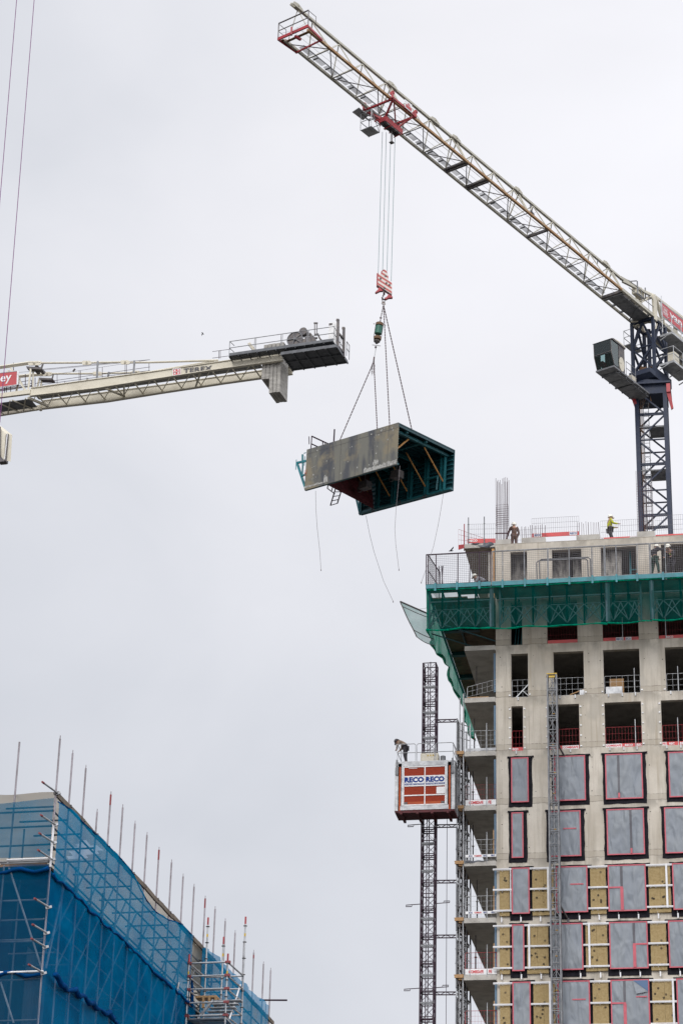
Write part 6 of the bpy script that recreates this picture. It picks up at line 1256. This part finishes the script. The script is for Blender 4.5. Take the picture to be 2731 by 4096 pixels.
# ================================================================== load and ropes cut by the left picture edge
for lb, p, q in (('mauve rope running down past the red lettered banner to the hanging panel', (138, 0), (1, 1690)), ('mauve rope nearest the picture border, cut off high up', (68, 0), (-2, 840))):
    p0, q0 = atY(p, 88), atY(q, 88); d = p0 - q0
    m = MB(); m.tube(p0 + d * .6, q0 - d * (.0 if p[0] > 100 else 1.0), .016, 5); solo(m, 'hoist_rope', M['purp'], lb, 'rope', 'mauve ropes at the left picture edge')
hp = thing('hanging_panel', 'pale hanging panel with dark edges below the mauve rope', 'panel', atY(zL(0, 1290), 88.3))
Yp = 88.0
m = MB(); m.prism([atY(zL(*p), Yp) for p in [(-330, 700), (12, 962), (64, 1003), (47, 1282), (4, 1232), (-330, 960)]], A(.25, .12, 0)); build(m, 'panel', M['cream'], hp)
m = MB(); m.bar(atY(zL(6, 935), Yp - .06), atY(zL(2, 1235), Yp - .06), .06, .06); m.prism([atY(zL(*p), Yp - .05) for p in [(66, 1012), (90, 1003), (66, 1290), (48, 1282)]], A(.05, .3, 0)); m.prism([atY(zL(*p), Yp - .03) for p in [(-330, 965), (4, 1232), (50, 1285), (66, 1292), (0, 1298), (-330, 1040)]], A(.02, .3, 0)); build(m, 'edge_frame', M['steel'], hp)
m = MB(); m.bar(atY(zL(80, 1010), Yp - .07), atY(zL(52, 1275), Yp - .07), .03); build(m, 'edge_strip', M['alu'], hp)

# ================================================================== netted scaffold building, lower left
Sx = azframe((-6.988, 58, 0), 12.3)
zS = zoom(0, 2900, 1100 / 1568); zN = zoom(700, 3550, 400 / 1568)
def sp(p, k, v, z=zS): return Sx.on(z(*p), k, v)
ob = thing('brick_building', 'dark building hidden behind blue scaffold nets', 'building', Sx(-6, 10, 0))
m = MB(); m.box(-14, -1.3, 1.2, 27, 0, 19.95, Sx)
build(m, 'wall', M['brick'], ob)
m = MB()
for b in range(5):
    for z in range(4): m.box(-1.3, -1.27, 2.4 + b * 4.6, 4.0 + b * 4.6, 6.6 + z * 3.2, 8.6 + z * 3.2, Sx); m.box(-2.6 - b * 2.4, -1.7 - b * 2.4, 1.17, 1.2, 6.6 + z * 3.2, 8.6 + z * 3.2, Sx)
build(m, 'window', M['sheetd'], ob)
m = MB(); m.grid(lambda p, q: Sx(-13 + 12.97 * p, .04 + 24.2 * q, 21.46 + (.55 * (1 - p) ** 1.2) - .05 * abs(math.sin(q * 24.2 * 2.6)) + .03 * math.sin(p * 40)), 70, 120)
hole = [Sx.on(zS(*p), 2, 21.62) for p in ((385, 728), (440, 640), (500, 622), (600, 690), (500, 712))]
def inside(a, b):
    c = False
    for (x0, y0), (x1, y1) in zip(hole, hole[1:] + hole[:1]):
        if (y0 > b) != (y1 > b) and a < (x1 - x0) * (b - y0) / (y1 - y0) + x0: c = not c
    return c
def keep(f):
    c = np.mean([m.v[i] for i in f], 0) - Sx.o; return not inside(c @ Sx.e[0], c @ Sx.e[1])
kf = [f for f in m.f if keep(f)]; m.f = kf; m.mi = [0] * len(kf)
solo(m, 'temporary_roof', M['roofs'], 'pale sagging roof sheeting over the netted scaffold', 'roof sheet')
m = MB(); m.grid(lambda p, q: Sx(-.06 - .25 * q + .04 * math.sin(p * 30), 12.9 + 3.4 * p, 21.45 - q * (1.1 + .1 * math.sin(p * 9))), 14, 6); solo(m, 'roof_sheet', M['roofs'], 'beige sheet hanging from the scaffold roof between the two blue nets', 'sheet')
sc = thing('facade_scaffold', 'tube scaffold with tall bare pole ends standing up along its roof line', 'scaffold', Sx(0, 8, 0))
BP = [0, 1.07, 2.22, 3.42, 4.50, 5.64, 6.87, 8.08, 9.36, 10.72, 12.03, 13.29, 14.63, 15.85, 17.15, 18.45, 19.65, 21.0, 22.4, 23.45]
for i, b in enumerate(BP):
    zt = {3: 22.08}.get(i, 22.86 + .012 * i + R.uniform(-.05, .05))
    m = MB(); m.tube(Sx(0, b, 9), Sx(0, b, zt), .0245, 8); m.tube(Sx(0, b, zt), Sx(0, b, zt + .09), .012, 6)
    st_ = build(m, 'standard', M['pole'], sc)
    m = MB(); z_ = 21.43
    m.bar(Sx(-.06, b, z_), Sx(.08, b + .02, z_ + .03), .06); m.bar(Sx(0, b - .08, z_ - .03), Sx(.02, b + .12, z_ - .01), .05); build(m, 'coupler', M['steel'], st_)
    if i in (4, 8, 12, 17): m = MB(); m.tube(Sx(0, b, zt - (.20 if i % 4 else .30)), Sx(0, b, zt - (.08 if i % 4 else .0)), .0258, 8); build(m, 'red_band', M['capred'], st_)
for a, z0, zt in ((-1.10, 19.7, 22.88), (-2.3, 9, 22.9), (-3.5, 9, 22.9)): m = MB(); m.tube(Sx(a, .06, z0 if a > -2 else 9), Sx(a, .06, zt), .0245, 8); build(m, 'standard', M['pole'], sc)
for a, b, zt in ((-1.2, .0, 19.6), (-1.15, 1.1, 20.9), (-1.2, 3.4, 19.6), (-1.2, 5.6, 21.3), (-1.2, 8.1, 21.3), (-1.2, 10.7, 21.3), (-2.4, 1.15, 20.9)): m = MB(); m.tube(Sx(a, b, 9), Sx(a, b, zt), .0245, 6); build(m, 'standard', M['galvd'], sc)
for z in (21.0, 20.6, 20.12, 19.7, 18.7, 18.2, 17.7, 16.7, 15.7, 14.7, 13.7):
    m = MB(); m.tube(Sx(-.06, .0, z), Sx(-.06, 24 if z > 16 else 14, z), .0245, 6); m.tube(Sx(-3.6, .06, z), Sx(-.02, .06, z), .0245, 6); build(m, 'ledger', M['galvd'], sc)
for i in range(10):
    m = MB(); b = BP[i]; m.tube(Sx(-.03, b, 17.2), Sx(-.03, min(24, b + 3.2), 20.6), .0245, 6); build(m, 'brace', M['galvd'], sc)
for i, b in enumerate(BP[:18]):
    for z in (21.1, 19.65, 17.65): m = MB(); m.tube(Sx(-.02, b + .04, z), Sx(-1.3, b + .04, z + .0), .0245, 6); build(m, 'transom', M['galvd'], sc)
m = MB(); m.box(-1.25, -.08, .1, 24, 19.56, 19.62, Sx); m.box(-3.6, -.1, -.0, 1.1, 19.56, 19.62, Sx); build(m, 'scaffold_boards', M['plank'], sc)
m = MB()
for p, q, b in (((45, 785), (245, 1405), .05), ((5, 1465), (80, 1700), .05)): a0, z0 = sp(p, 1, b); a1, z1 = sp(q, 1, b); m.tube(Sx(a0, b, z0), Sx(a1, b, z1), .026, 6); build(m, 'raking_tube', M['galv'], sc); m = MB()
p, q = sp((395, 790), 0, -.02), sp((265, 1390), 0, -.02); m.tube(Sx(-.03, *p), Sx(-.03, *q), .03, 6); build(m, 'raking_tube', M['galv'], sc); m = MB(); p, q = sp((1020, 1470), 0, .1), sp((975, 1700), 0, .1); m.tube(Sx(.1, *p), Sx(.1, *q), .03, 6)
build(m, 'raking_tube', M['galv'], sc)
m = MB()
for z in (19.7, 16.85): m.tube(Sx(-1.1, -.12, z), Sx(.08, -.12, z), .024, 6); build(m, 'corner_tube', M['alu'], sc); m = MB()
m.tube(Sx(.02, -.04, 19.5), Sx(.02, -.04, 20.62), .03, 6); build(m, 'corner_tube', M['alu'], sc)
for z, l_ in ((21.45, .62), (20.62, .5), (20.15, .5), (19.72, .5), (18.5, .45), (17.85, .45), (17.5, .45), (16.85, .5)):
    m = MB(); a_ = -.02; m.tube(Sx(.06, .0, z - .02), Sx(-.10, -.75 * l_ - .25, z + .02 + .0), .024, 6); m.bar(Sx(-.02, -.02, z - .05), Sx(.12, .02, z), .06); tt = build(m, 'tube_end', M['galv'], sc)
    m = MB(); m.tube(Sx(-.093, -.75 * l_ - .2, z + .02), Sx(-.108, -.75 * l_ - .32, z + .02), .027, 6); build(m, 'red_cap', M['capred'], tt)
for i in range(24): m = MB(); m.bar(Sx(.03, i + .02, 21.40 + .02 * (i % 3)), Sx(.03, i + 1.0, 21.41 + .02 * (i % 2)), .05, .13); build(m, 'eaves_board', M['eave'], sc)
# nets
top_ = [(320, 436), (395, 480), (470, 560), (545, 626), (610, 690), (680, 760), (748, 838), (790, 930), (830, 1000), (880, 1065), (950, 1110), (1027, 1133)]
seam = [(298, 866), (370, 948), (440, 1020), (520, 1092), (600, 1172), (680, 1242), (760, 1322), (840, 1402), (930, 1482), (1006, 1545)]
low2 = [(258, 1428), (340, 1502), (440, 1560), (560, 1645), (640, 1712)]
def curve(pts, k=0, v=.03):
    c = [sp(p, k, v) for p in pts]
    def f(b):
        for (b0, z0), (b1, z1) in zip(c, c[1:]):
            if b <= b1: return z0 + (z1 - z0) * (b - b0) / (b1 - b0)
        return c[-1][1]
    return f, c[0][0], c[-1][0]
ft, b0_, b1_ = curve(top_); fs_, _, _ = curve(seam); fl_, _, _ = curve(low2)
B1 = 13.1
def fold(b, z): return .06 * math.sin(b * 5.2 + .6 * z) + .05 * math.sin(b * 2.1 - z) + .035 * math.sin(b * 11 + 2 * z) + .04 * math.sin(b * 3.1 + 3.3 * z)
BNG = 'blue debris nets on the scaffold'
m = MB(); m.grid(lambda p, q: (lambda b: Sx(.09 + fold(b, q) * .32, b, fs_(b) + (ft(b) - fs_(b)) * q))(.02 + (B1 - .02) * p), 70, 10); o = solo(m, 'debris_net', M['bnetl'], 'thin blue net along the upper part of the receding scaffold face', 'net', BNG, smooth=True)
m = MB(); m.path([Sx(.07, .02 + (B1 - .02) * i / 50, ft(.02 + (B1 - .02) * i / 50)) for i in range(51)], .02, 5); build(m, 'hem', M['bnet2'], o)
m = MB(); m.grid(lambda p, q: (lambda b: Sx((.17 + fold(b, 3 * q) * (1.0 - .5 * q)) * min(1, .1 + max(0, b)), b, 8 + (fs_(b) + .12 - 8) * q))(-.02 + (B1 + .3) * p), 80, 20); o = solo(m, 'debris_net', M['bnet'], 'large dark blue net over the lower part of the receding scaffold face', 'net', BNG, smooth=True)
rr = random.Random(2); m = MB(); m.path([Sx(.05 + .12 * min(1, i / 4) + rr.uniform(0, .05), .02 + B1 * i / 46, fs_(.02 + B1 * i / 46) + rr.uniform(-.04, .04)) for i in range(47)], [rr.uniform(.022, .048) for i in range(47)], 6)
m.path([Sx(.10 + .03 * math.sin(i), B1 + .1 + .06 * math.sin(i * .8), 20.2 - i * .6) for i in range(19)], [.03 + .012 * i + .015 * (i % 2) for i in range(19)], 7)
bl = [(.15 + 5.4 * i / 26) for i in range(27)]; m.path([Sx(.24 + rr.uniform(0, .06), b, fl_(b) + rr.uniform(-.07, .07)) for b in bl], [.03 + .04 * abs(math.sin(b * 2.3)) + rr.uniform(0, .02) for b in bl], 6)
build(m, 'gathered_edge', M['bnet2'], o, smooth=True)
m = MB(); m.grid(lambda p, q: Sx(-3.6 + 3.58 * p, -.03 + .03 * math.sin(9 * p + 3 * q), 19.78 + (21.30 - .08 * math.sin(3.1 * p) - 19.78) * q), 20, 8); solo(m, 'debris_net', M['bnetll'], 'thin grey blue net behind the bare corner pole', 'net', BNG, smooth=True)
m = MB(); m.grid(lambda p, q: Sx(-3.6 + 3.62 * p, -.06 + .04 * math.sin(11 * p + 4 * q) , 8 + (19.55 + .05 * math.sin(9 * p) - 8) * q), 24, 24); o = solo(m, 'debris_net', M['bnetd'], 'dark blue net below the bare corner pole with red tipped tubes', 'net', BNG, smooth=True)
for z in (19.42, 16.72): m = MB(); m.path([Sx(-3.6 + 3.6 * i / 20, -.10, z + .05 * math.sin(i * 1.3) - (.1 * math.sin(i / 20 * 6) if z < 17 else 0)) for i in range(21)], [.03 + .03 * rr.random() for i in range(21)], 6); build(m, 'gathered_edge', M['bnet2'], o, smooth=True)
t2 = [(1140, 1272), (1160, 1268), (1210, 1312), (1290, 1390), (1400, 1500), (1470, 1562), (1515, 1598)]
f2, c0b, c1b = curve(t2)
m = MB(); m.grid(lambda p, q: (lambda b: Sx(.14 + fold(b, q) * .5, b, 15 + (f2(b) - 15) * q))(c0b + (c1b - c0b) * p), 50, 20); solo(m, 'debris_net', M['bnetl'], 'far blue net behind the stair tower on the receding scaffold face', 'net', BNG, smooth=True)
m = MB(); m.tube(Sx(-.2, c1b + .05, 21.95), Sx(.75, c1b + .05, 21.92), .03, 6); build(m, 'outrigger', M['plum'], sc)
# stair tower
SB0, SB1 = 12.7, 14.3
stt = thing('stair_tower', 'galvanised scaffold stair tower with red joints between the blue nets', 'scaffold', Sx(1.2, 13.5, 0))
def sn(p, b): a, z = Sx.on(zN(*p), 1, b); return a, z
aF0, aF1 = sn((200, 1600), SB0)[0], sn((808, 1600), SB0)[0]; aB0, aB1 = sn((468, 1600), SB1)[0], sn((1062, 1600), SB1)[0]; aM = sn((738, 1400), SB1)[0]
for a, b, pt in ((aF0, SB0, (208, 1075)), (aF1, SB0, (822, 1065)), (aB0, SB1, (495, 497)), (aB1, SB1, (1092, 485)), (aM, SB1, (750, 800))):
    zt = sn(pt, b)[1]; m = MB(); m.tube(Sx(a, b, 9), Sx(a, b, zt), .026, 8); st_ = build(m, 'standard', M['galv'], stt)
    m = MB(); m.tube(Sx(a, b, zt - .18), Sx(a, b, zt + .05), .0275, 8); build(m, 'red_band', M['red'], st_)
    m = MB()
    for q in range(10): z = zt - .25 - .5 * q; m = MB(); m.lathe(Sx(a, b, z), [(.03, 0), (.062, .01), (.062, .02), (.03, .03)], n=8); build(m, 'rosette', M['steel'], st_)
    m = MB(); m.tube(Sx(a, b, zt - .56), Sx(a, b, zt - .47), .0275, 8); build(m, 'yellow_band', M['yellow'], st_)
lv = [sn((500, y), SB0)[1] for y in (1180, 1385, 1592, 1803, 2008)]; lv += [lv[-1] - .5 * k for k in (1, 2, 3, 4)]
for z in lv:
    m = MB(); m.tube(Sx(aF0, SB0, z), Sx(aF1, SB0, z), .026, 6); m.tube(Sx(aB0, SB1, z - .0), Sx(aB1, SB1, z), .026, 6); m.tube(Sx(aF0, SB0, z), Sx(aB0, SB1, z), .026, 6); m.tube(Sx(aF1, SB0, z), Sx(aB1, SB1, z), .026, 6); lo_ = build(m, 'ledger', M['galv'], stt)
    m = MB()
    for a in (aF0, aF1): m.bar(Sx(a - .07, SB0 - .01, z), Sx(a + .09, SB0 - .01, z), .07); m.bar(Sx(a, SB0, z), Sx(a + .02, SB0 + .14, z), .06)
    build(m, 'joint', M['capred'], lo_)
m = MB(); m.tube(Sx(aF1 + .1, SB0 + .1, lv[4] - .1), Sx(aB1 - .05, SB1 - .1, lv[1] + .1), .024, 6); m.tube(Sx(aF0, SB0, lv[2]), Sx(aB0, SB1, lv[2] - .9), .026, 6) if 0 else None; build(m, 'brace', M['alu'], stt)
m = MB(); zf_ = lv[3]
for i in range(7): f = i / 6; m.box(aF0 + .75 - .42 * f, aF0 + 1.55 - .5 * f, SB0 + .3, SB0 + .55, zf_ + .12 - .62 * f, zf_ + .145 - .62 * f, Sx)
m.box(aF0 + .7, aF1 - .35, SB0 + .3, SB0 + 1.2, zf_ + .10, zf_ + .14, Sx); m.box(aF0, aF1, SB0 + .1, SB1, lv[4] - .08, lv[4] - .04, Sx); m.bar(Sx(aF0 + .72, SB0 + .3, zf_ + .15), Sx(aF0 + .28, SB0 + .3, lv[4]), .06); build(m, 'stair_flight', M['galv'], stt)
m = MB(); m.box(aF0 + .1, aF0 + .75, SB0 + .5, SB0 + .9, lv[2] - .12, lv[2] - .06, Sx)
for a in (.32, .5, .7): m.box(aF0 + a, aF0 + a + .07, SB0 + .5, SB0 + .54, lv[2] - .42, lv[2] - .12, Sx)
build(m, 'timber_trestle', M['timber'], stt)

# ================================================================== people
def person(name, label, base, yaw, J_, cols, helmet='helm', scale=1.08, extra=None, group=None):
    """one continuous skinned body, with clothes and helmet as children; local x right, y ahead, z up"""
    D = dict(pel=(0, 0, .95), sp=(0, .0, 1.18), ch=(0, .0, 1.36), nk=(0, .01, 1.49), hd=(0, .03, 1.60), tp=(0, .03, 1.72), ns=(0, .135, 1.60))
    for s, k in ((-1, 'l'), (1, 'r')):
        D.update({'sh' + k: (.19 * s, 0, 1.41), 'el' + k: (.25 * s, -.02, 1.14), 'wr' + k: (.25 * s, .08, .90), 'hp' + k: (.10 * s, 0, .92), 'kn' + k: (.11 * s, .03, .50), 'an' + k: (.11 * s, -.01, .09), 'to' + k: (.12 * s, .16, .04)})
    D.update(J_)
    cy_, sy_ = math.cos(yaw), math.sin(yaw)
    def w(p): p = A(*p) * scale; return (p[0] * cy_ - p[1] * sy_, p[0] * sy_ + p[1] * cy_, p[2])
    root = thing(name, label, 'person', base, group)
    def skin(nm, chain, rad, mt, parent, rootk):
        ks = []; es = []
        def idx(k):
            if k not in ks: ks.append(k)
            return ks.index(k)
        for a, b in chain: es.append((idx(a), idx(b)))
        me = bpy.data.meshes.new(nm); me.from_pydata([w(D[k]) for k in ks], es, []); me.materials.append(M[mt])
        o = bpy.data.objects.new(nm, me); COL.objects.link(o); o.parent = parent
        md = o.modifiers.new('skin', 'SKIN'); md.use_smooth_shade = True
        for i, k in enumerate(ks): r_ = rad.get(k, .05) * scale; me.skin_vertices[0].data[i].radius = (r_, r_); me.skin_vertices[0].data[i].use_root = (k == rootk)
        sb_ = o.modifiers.new('sub', 'SUBSURF'); sb_.levels = 1; sb_.render_levels = 1
        return o
    rad = dict(pel=.12, sp=.12, ch=.13, nk=.055, hd=.095, tp=.07, ns=.018)
    ch = [('pel', 'sp'), ('sp', 'ch'), ('ch', 'nk'), ('nk', 'hd'), ('hd', 'tp'), ('hd', 'ns')]
    for k in 'lr':
        ch += [('ch', 'sh' + k), ('sh' + k, 'el' + k), ('el' + k, 'wr' + k), ('pel', 'hp' + k), ('hp' + k, 'kn' + k), ('kn' + k, 'an' + k), ('an' + k, 'to' + k)]
        rad.update({'sh' + k: .062, 'el' + k: .045, 'wr' + k: .03, 'hp' + k: .085, 'kn' + k: .06, 'an' + k: .042, 'to' + k: .035})
        e, r_ = A(*D['el' + k]), A(*D['wr' + k]); d = (r_ - e) / np.linalg.norm(r_ - e); sd_ = np.cross(d, (0, 0, 1)); sd_ = sd_ / (np.linalg.norm(sd_) + 1e-6); dn = np.cross(sd_, d)
        pm = r_ + d * .07; D['pm' + k] = tuple(pm); ch.append(('wr' + k, 'pm' + k)); rad['pm' + k] = .034
        for f in range(4):
            o1 = pm + d * .045 + sd_ * (f - 1.5) * .02; o2 = o1 + d * (.035 + .008 * (f in (1, 2))) + dn * .018
            D['f%d%s' % (f, k)] = tuple(o1); D['g%d%s' % (f, k)] = tuple(o2); ch += [('pm' + k, 'f%d%s' % (f, k)), ('f%d%s' % (f, k), 'g%d%s' % (f, k))]; rad['f%d%s' % (f, k)] = .0095; rad['g%d%s' % (f, k)] = .008
        tb = r_ + d * .03 + sd_ * .04; D['tb' + k] = tuple(tb); D['tc' + k] = tuple(tb + d * .035 + dn * .01); ch += [('wr' + k, 'tb' + k), ('tb' + k, 'tc' + k)]; rad['tb' + k] = .011; rad['tc' + k] = .009
    body = skin('body', ch, rad, 'skin', root, 'pel')
    skin('jacket', [('pel', 'sp'), ('sp', 'ch'), ('ch', 'shl'), ('ch', 'shr'), ('shl', 'ell'), ('shr', 'elr'), ('ell', 'wrl'), ('elr', 'wrr')],
         dict(pel=.150, sp=.150, ch=.158, shl=.085, shr=.085, ell=.062, elr=.062, wrl=.044, wrr=.044), cols[0], body, 'pel')
    skin('trousers', [('pel', 'hpl'), ('pel', 'hpr'), ('hpl', 'knl'), ('hpr', 'knr'), ('knl', 'anl'), ('knr', 'anr')], dict(pel=.145, hpl=.108, hpr=.108, knl=.080, knr=.080, anl=.062, anr=.062), cols[1], body, 'pel')
    skin('boots', [('anl', 'tol')], dict(anl=.062, tol=.048), 'dkcl', body, 'anl'); skin('boots', [('anr', 'tor')], dict(anr=.062, tor=.048), 'dkcl', body, 'anr')
    hd, tp, nk = A(*w(D['hd'])), A(*w(D['tp'])), A(*w(D['nk'])); up_ = tp - hd; up_ /= np.linalg.norm(up_); fw_ = A(*w(D['ns'])) - hd; fw_ /= np.linalg.norm(fw_)
    m = MB(); b0 = A(*base) + hd + up_ * .035 * scale
    m.lathe(b0, [(.155, 0), (.158, .012), (.135, .03), (.130, .07), (.108, .12), (.06, .155), (.008, .165)], up_, 16); m.bar(b0 + fw_ * .1 + up_ * .01, b0 + fw_ * .205 - up_ * .005, .17, .014, up_)
    build(m, 'helmet', M[helmet], root, smooth=True)
    if extra: extra(root, A(*base), lambda k: A(*base) + A(*w(D[k])), scale)
    return root
def harness(root, base, P, s):
    m = MB(); m.path([P('shl') + A(0, -.1, .06), P('sp') + A(0, -.14, .05), P('hpr') + A(0, -.1, 0)], .022, 5); m.path([P('shr') + A(0, -.1, .06), P('sp') + A(0, -.14, .05), P('hpl') + A(0, -.1, 0)], .022, 5)
    m.path([P('pel') + A(-.15, 0, 0), P('pel') + A(0, -.15, 0), P('pel') + A(.15, 0, 0), P('pel') + A(0, .15, 0), P('pel') + A(-.15, 0, 0)], .024, 5); m.path([P('pel') + A(.02, -.16, 0), P('pel') + A(.08, -.2, -.3), P('pel') + A(-.05, -.18, -.34), P('pel') + A(-.1, -.15, -.05)], .015, 5); build(m, 'harness', M['rustb'], root)
def harness_w(root, base, P, s):
    m = MB(); m.path([P('shl') + A(-.02, -.1, .06), P('sp') + A(0, -.15, 0), P('hpr') + A(0, -.1, 0)], .02, 5); m.path([P('pel') + A(-.15, -.05, .03), P('pel') + A(0, -.16, .03), P('pel') + A(.15, -.05, .03)], .02, 5); m.path([P('pel') + A(-.1, -.15, 0), P('pel') + A(-.12, -.18, -.3), P('pel') + A(-.02, -.18, -.36), P('pel') + A(.04, -.16, -.05)], .014, 5); build(m, 'harness', M['steel'], root)
RZ = 56.5
person('person', 'roof worker in yellow jacket and white helmet holding one hand out', B(6.08, 1.0, RZ), math.radians(-80), dict(elr=(.26, .10, 1.20), wrr=(.2, .36, 1.22), ell=(-.24, .10, 1.18), wrl=(-.14, .32, 1.16), knl=(-.11, .16, .52), anl=(-.11, -.05, .12), tol=(-.11, .1, .06), hd=(0, .06, 1.6), ns=(0, .16, 1.575)), ('hivis', 'dkcl'), extra=harness_w, scale=1.1)
person('person', 'roof worker in brown harness and grey sleeves beside the rebar cage', B(.92, .95, RZ), math.radians(8), dict(ell=(-.30, .12, 1.14), wrl=(-.34, .28, .92), elr=(.27, .03, 1.12), wrr=(.24, .18, 1.02), hd=(.0, .06, 1.59), ns=(0, .16, 1.56)), ('brcl', 'brcl'), extra=harness, scale=1.0)
m = MB(); m.box(8.0, 9.9, -1.35, -.7, 53.34, 53.74, B); solo(m, 'trestle_step', M['plank'], 'low timber step on the platform under the two dark clad workers', 'step')
person('person', 'worker in dark jacket and green trousers standing with feet apart behind the platform mesh', B(8.5, -1.05, 53.74), math.radians(-60), dict(elr=(.34, .22, 1.36), wrr=(.3, .48, 1.46), ell=(-.28, .12, 1.16), wrl=(-.2, .34, 1.1), anl=(-.24, -.06, .09), tol=(-.25, .1, .04), knl=(-.18, .03, .5), anr=(.24, .05, .09), tor=(.25, .2, .04), knr=(.18, .06, .5), ch=(0, .05, 1.35), nk=(0, .08, 1.47), hd=(0, .14, 1.56), tp=(0, .16, 1.68), ns=(0, .24, 1.52)), ('dkcl', 'gncl'))
def patch(root, base, P, s):
    m = MB(); m.box(-.1, .1, -.19, -.15, -.02, .08, Frame(P('sp'), (1, 0, 0), (0, 1, 0))); build(m, 'reflective_patch', M['hivis'], root)
person('person', 'worker in dark clothes with a bright patch stooping in the dark opening', B(9.35, -1.0, 53.74), math.radians(150), dict(pel=(0, -.12, .86), sp=(0, .0, 1.08), ch=(0, .14, 1.22), nk=(0, .24, 1.31), hd=(0, .31, 1.39), tp=(0, .36, 1.5), ns=(0, .40, 1.34), shl=(-.19, .15, 1.25), shr=(.19, .15, 1.25), ell=(-.25, .25, .98), wrl=(-.18, .42, .85), elr=(.25, .25, .98), wrr=(.18, .42, .85), hpl=(-.1, -.1, .84), hpr=(.1, -.1, .84), knl=(-.12, .1, .48), knr=(.12, .1, .48)), ('dkcl', 'dkcl'), extra=patch)
person('person', 'crouching worker in white helmet and grey top under the roof overhang', B(-.62, -.9, 53.34), math.radians(75), dict(pel=(0, -.2, .42), sp=(0, -.05, .58), ch=(0, .12, .68), nk=(0, .24, .75), hd=(0, .32, .82), tp=(0, .38, .93), ns=(0, .40, .77), shl=(-.19, .12, .70), shr=(.19, .12, .70), ell=(-.25, .25, .45), wrl=(-.15, .40, .30), elr=(.25, .25, .45), wrr=(.15, .4, .3), hpl=(-.1, -.18, .40), hpr=(.1, -.18, .40), knl=(-.16, .18, .42), knr=(.16, .18, .42), anl=(-.13, -.05, .09), anr=(.13, -.05, .09), tol=(-.14, .1, .04), tor=(.14, .1, .04)), ('grcl', 'dkcl'), scale=1.15)
person('person', 'worker in tan jacket leaning over the rail on the lift cage roof', B(-4.62, -.72, 43.96), math.radians(68), dict(pel=(0, -.02, .93), sp=(0, .10, 1.10), ch=(0, .24, 1.20), nk=(0, .36, 1.25), hd=(0, .46, 1.27), tp=(0, .54, 1.36), ns=(0, .52, 1.17), shl=(-.19, .25, 1.23), shr=(.19, .25, 1.23), ell=(-.24, .36, 1.0), wrl=(-.16, .44, .86), elr=(.24, .30, .96), wrr=(.2, .42, .84), anl=(-.12, -.08, .09), tol=(-.12, .1, .04)), ('tan', 'dkcl'), helmet='cap', scale=1.0)

# ================================================================== birds
def bird(p, Y, s, lb, fl):
    c = atY(p, Y); m = MB()
    m.path([c + A(-.16, 0, -.02) * s, c + A(-.05, 0, .01) * s, c + A(.10, 0, .02) * s, c + A(.19, 0, .03) * s], [.01 * s, .045 * s, .05 * s, .012 * s], 8)
    for k in (-1, 1): m.prism([c + A(.08, k * .03, .03) * s, c + A(.10 + fl, k * .2, .16) * s, c + A(.02 + fl * 1.5, k * .42, .06 + fl) * s, c + A(-.04 + fl, k * .2, .12) * s, c + A(-.04, k * .03, .03) * s], A(0, 0, .008))
    solo(m, 'bird', M['dkcl'], lb, 'bird', smooth=True)
bird((811, 1337), 110, .42, 'tiny dark bird flying above the pale counter boom', -.1)
bird((1801, 2204), 100, .6, 'dark bird gliding above the left end of the platform mesh', .12)
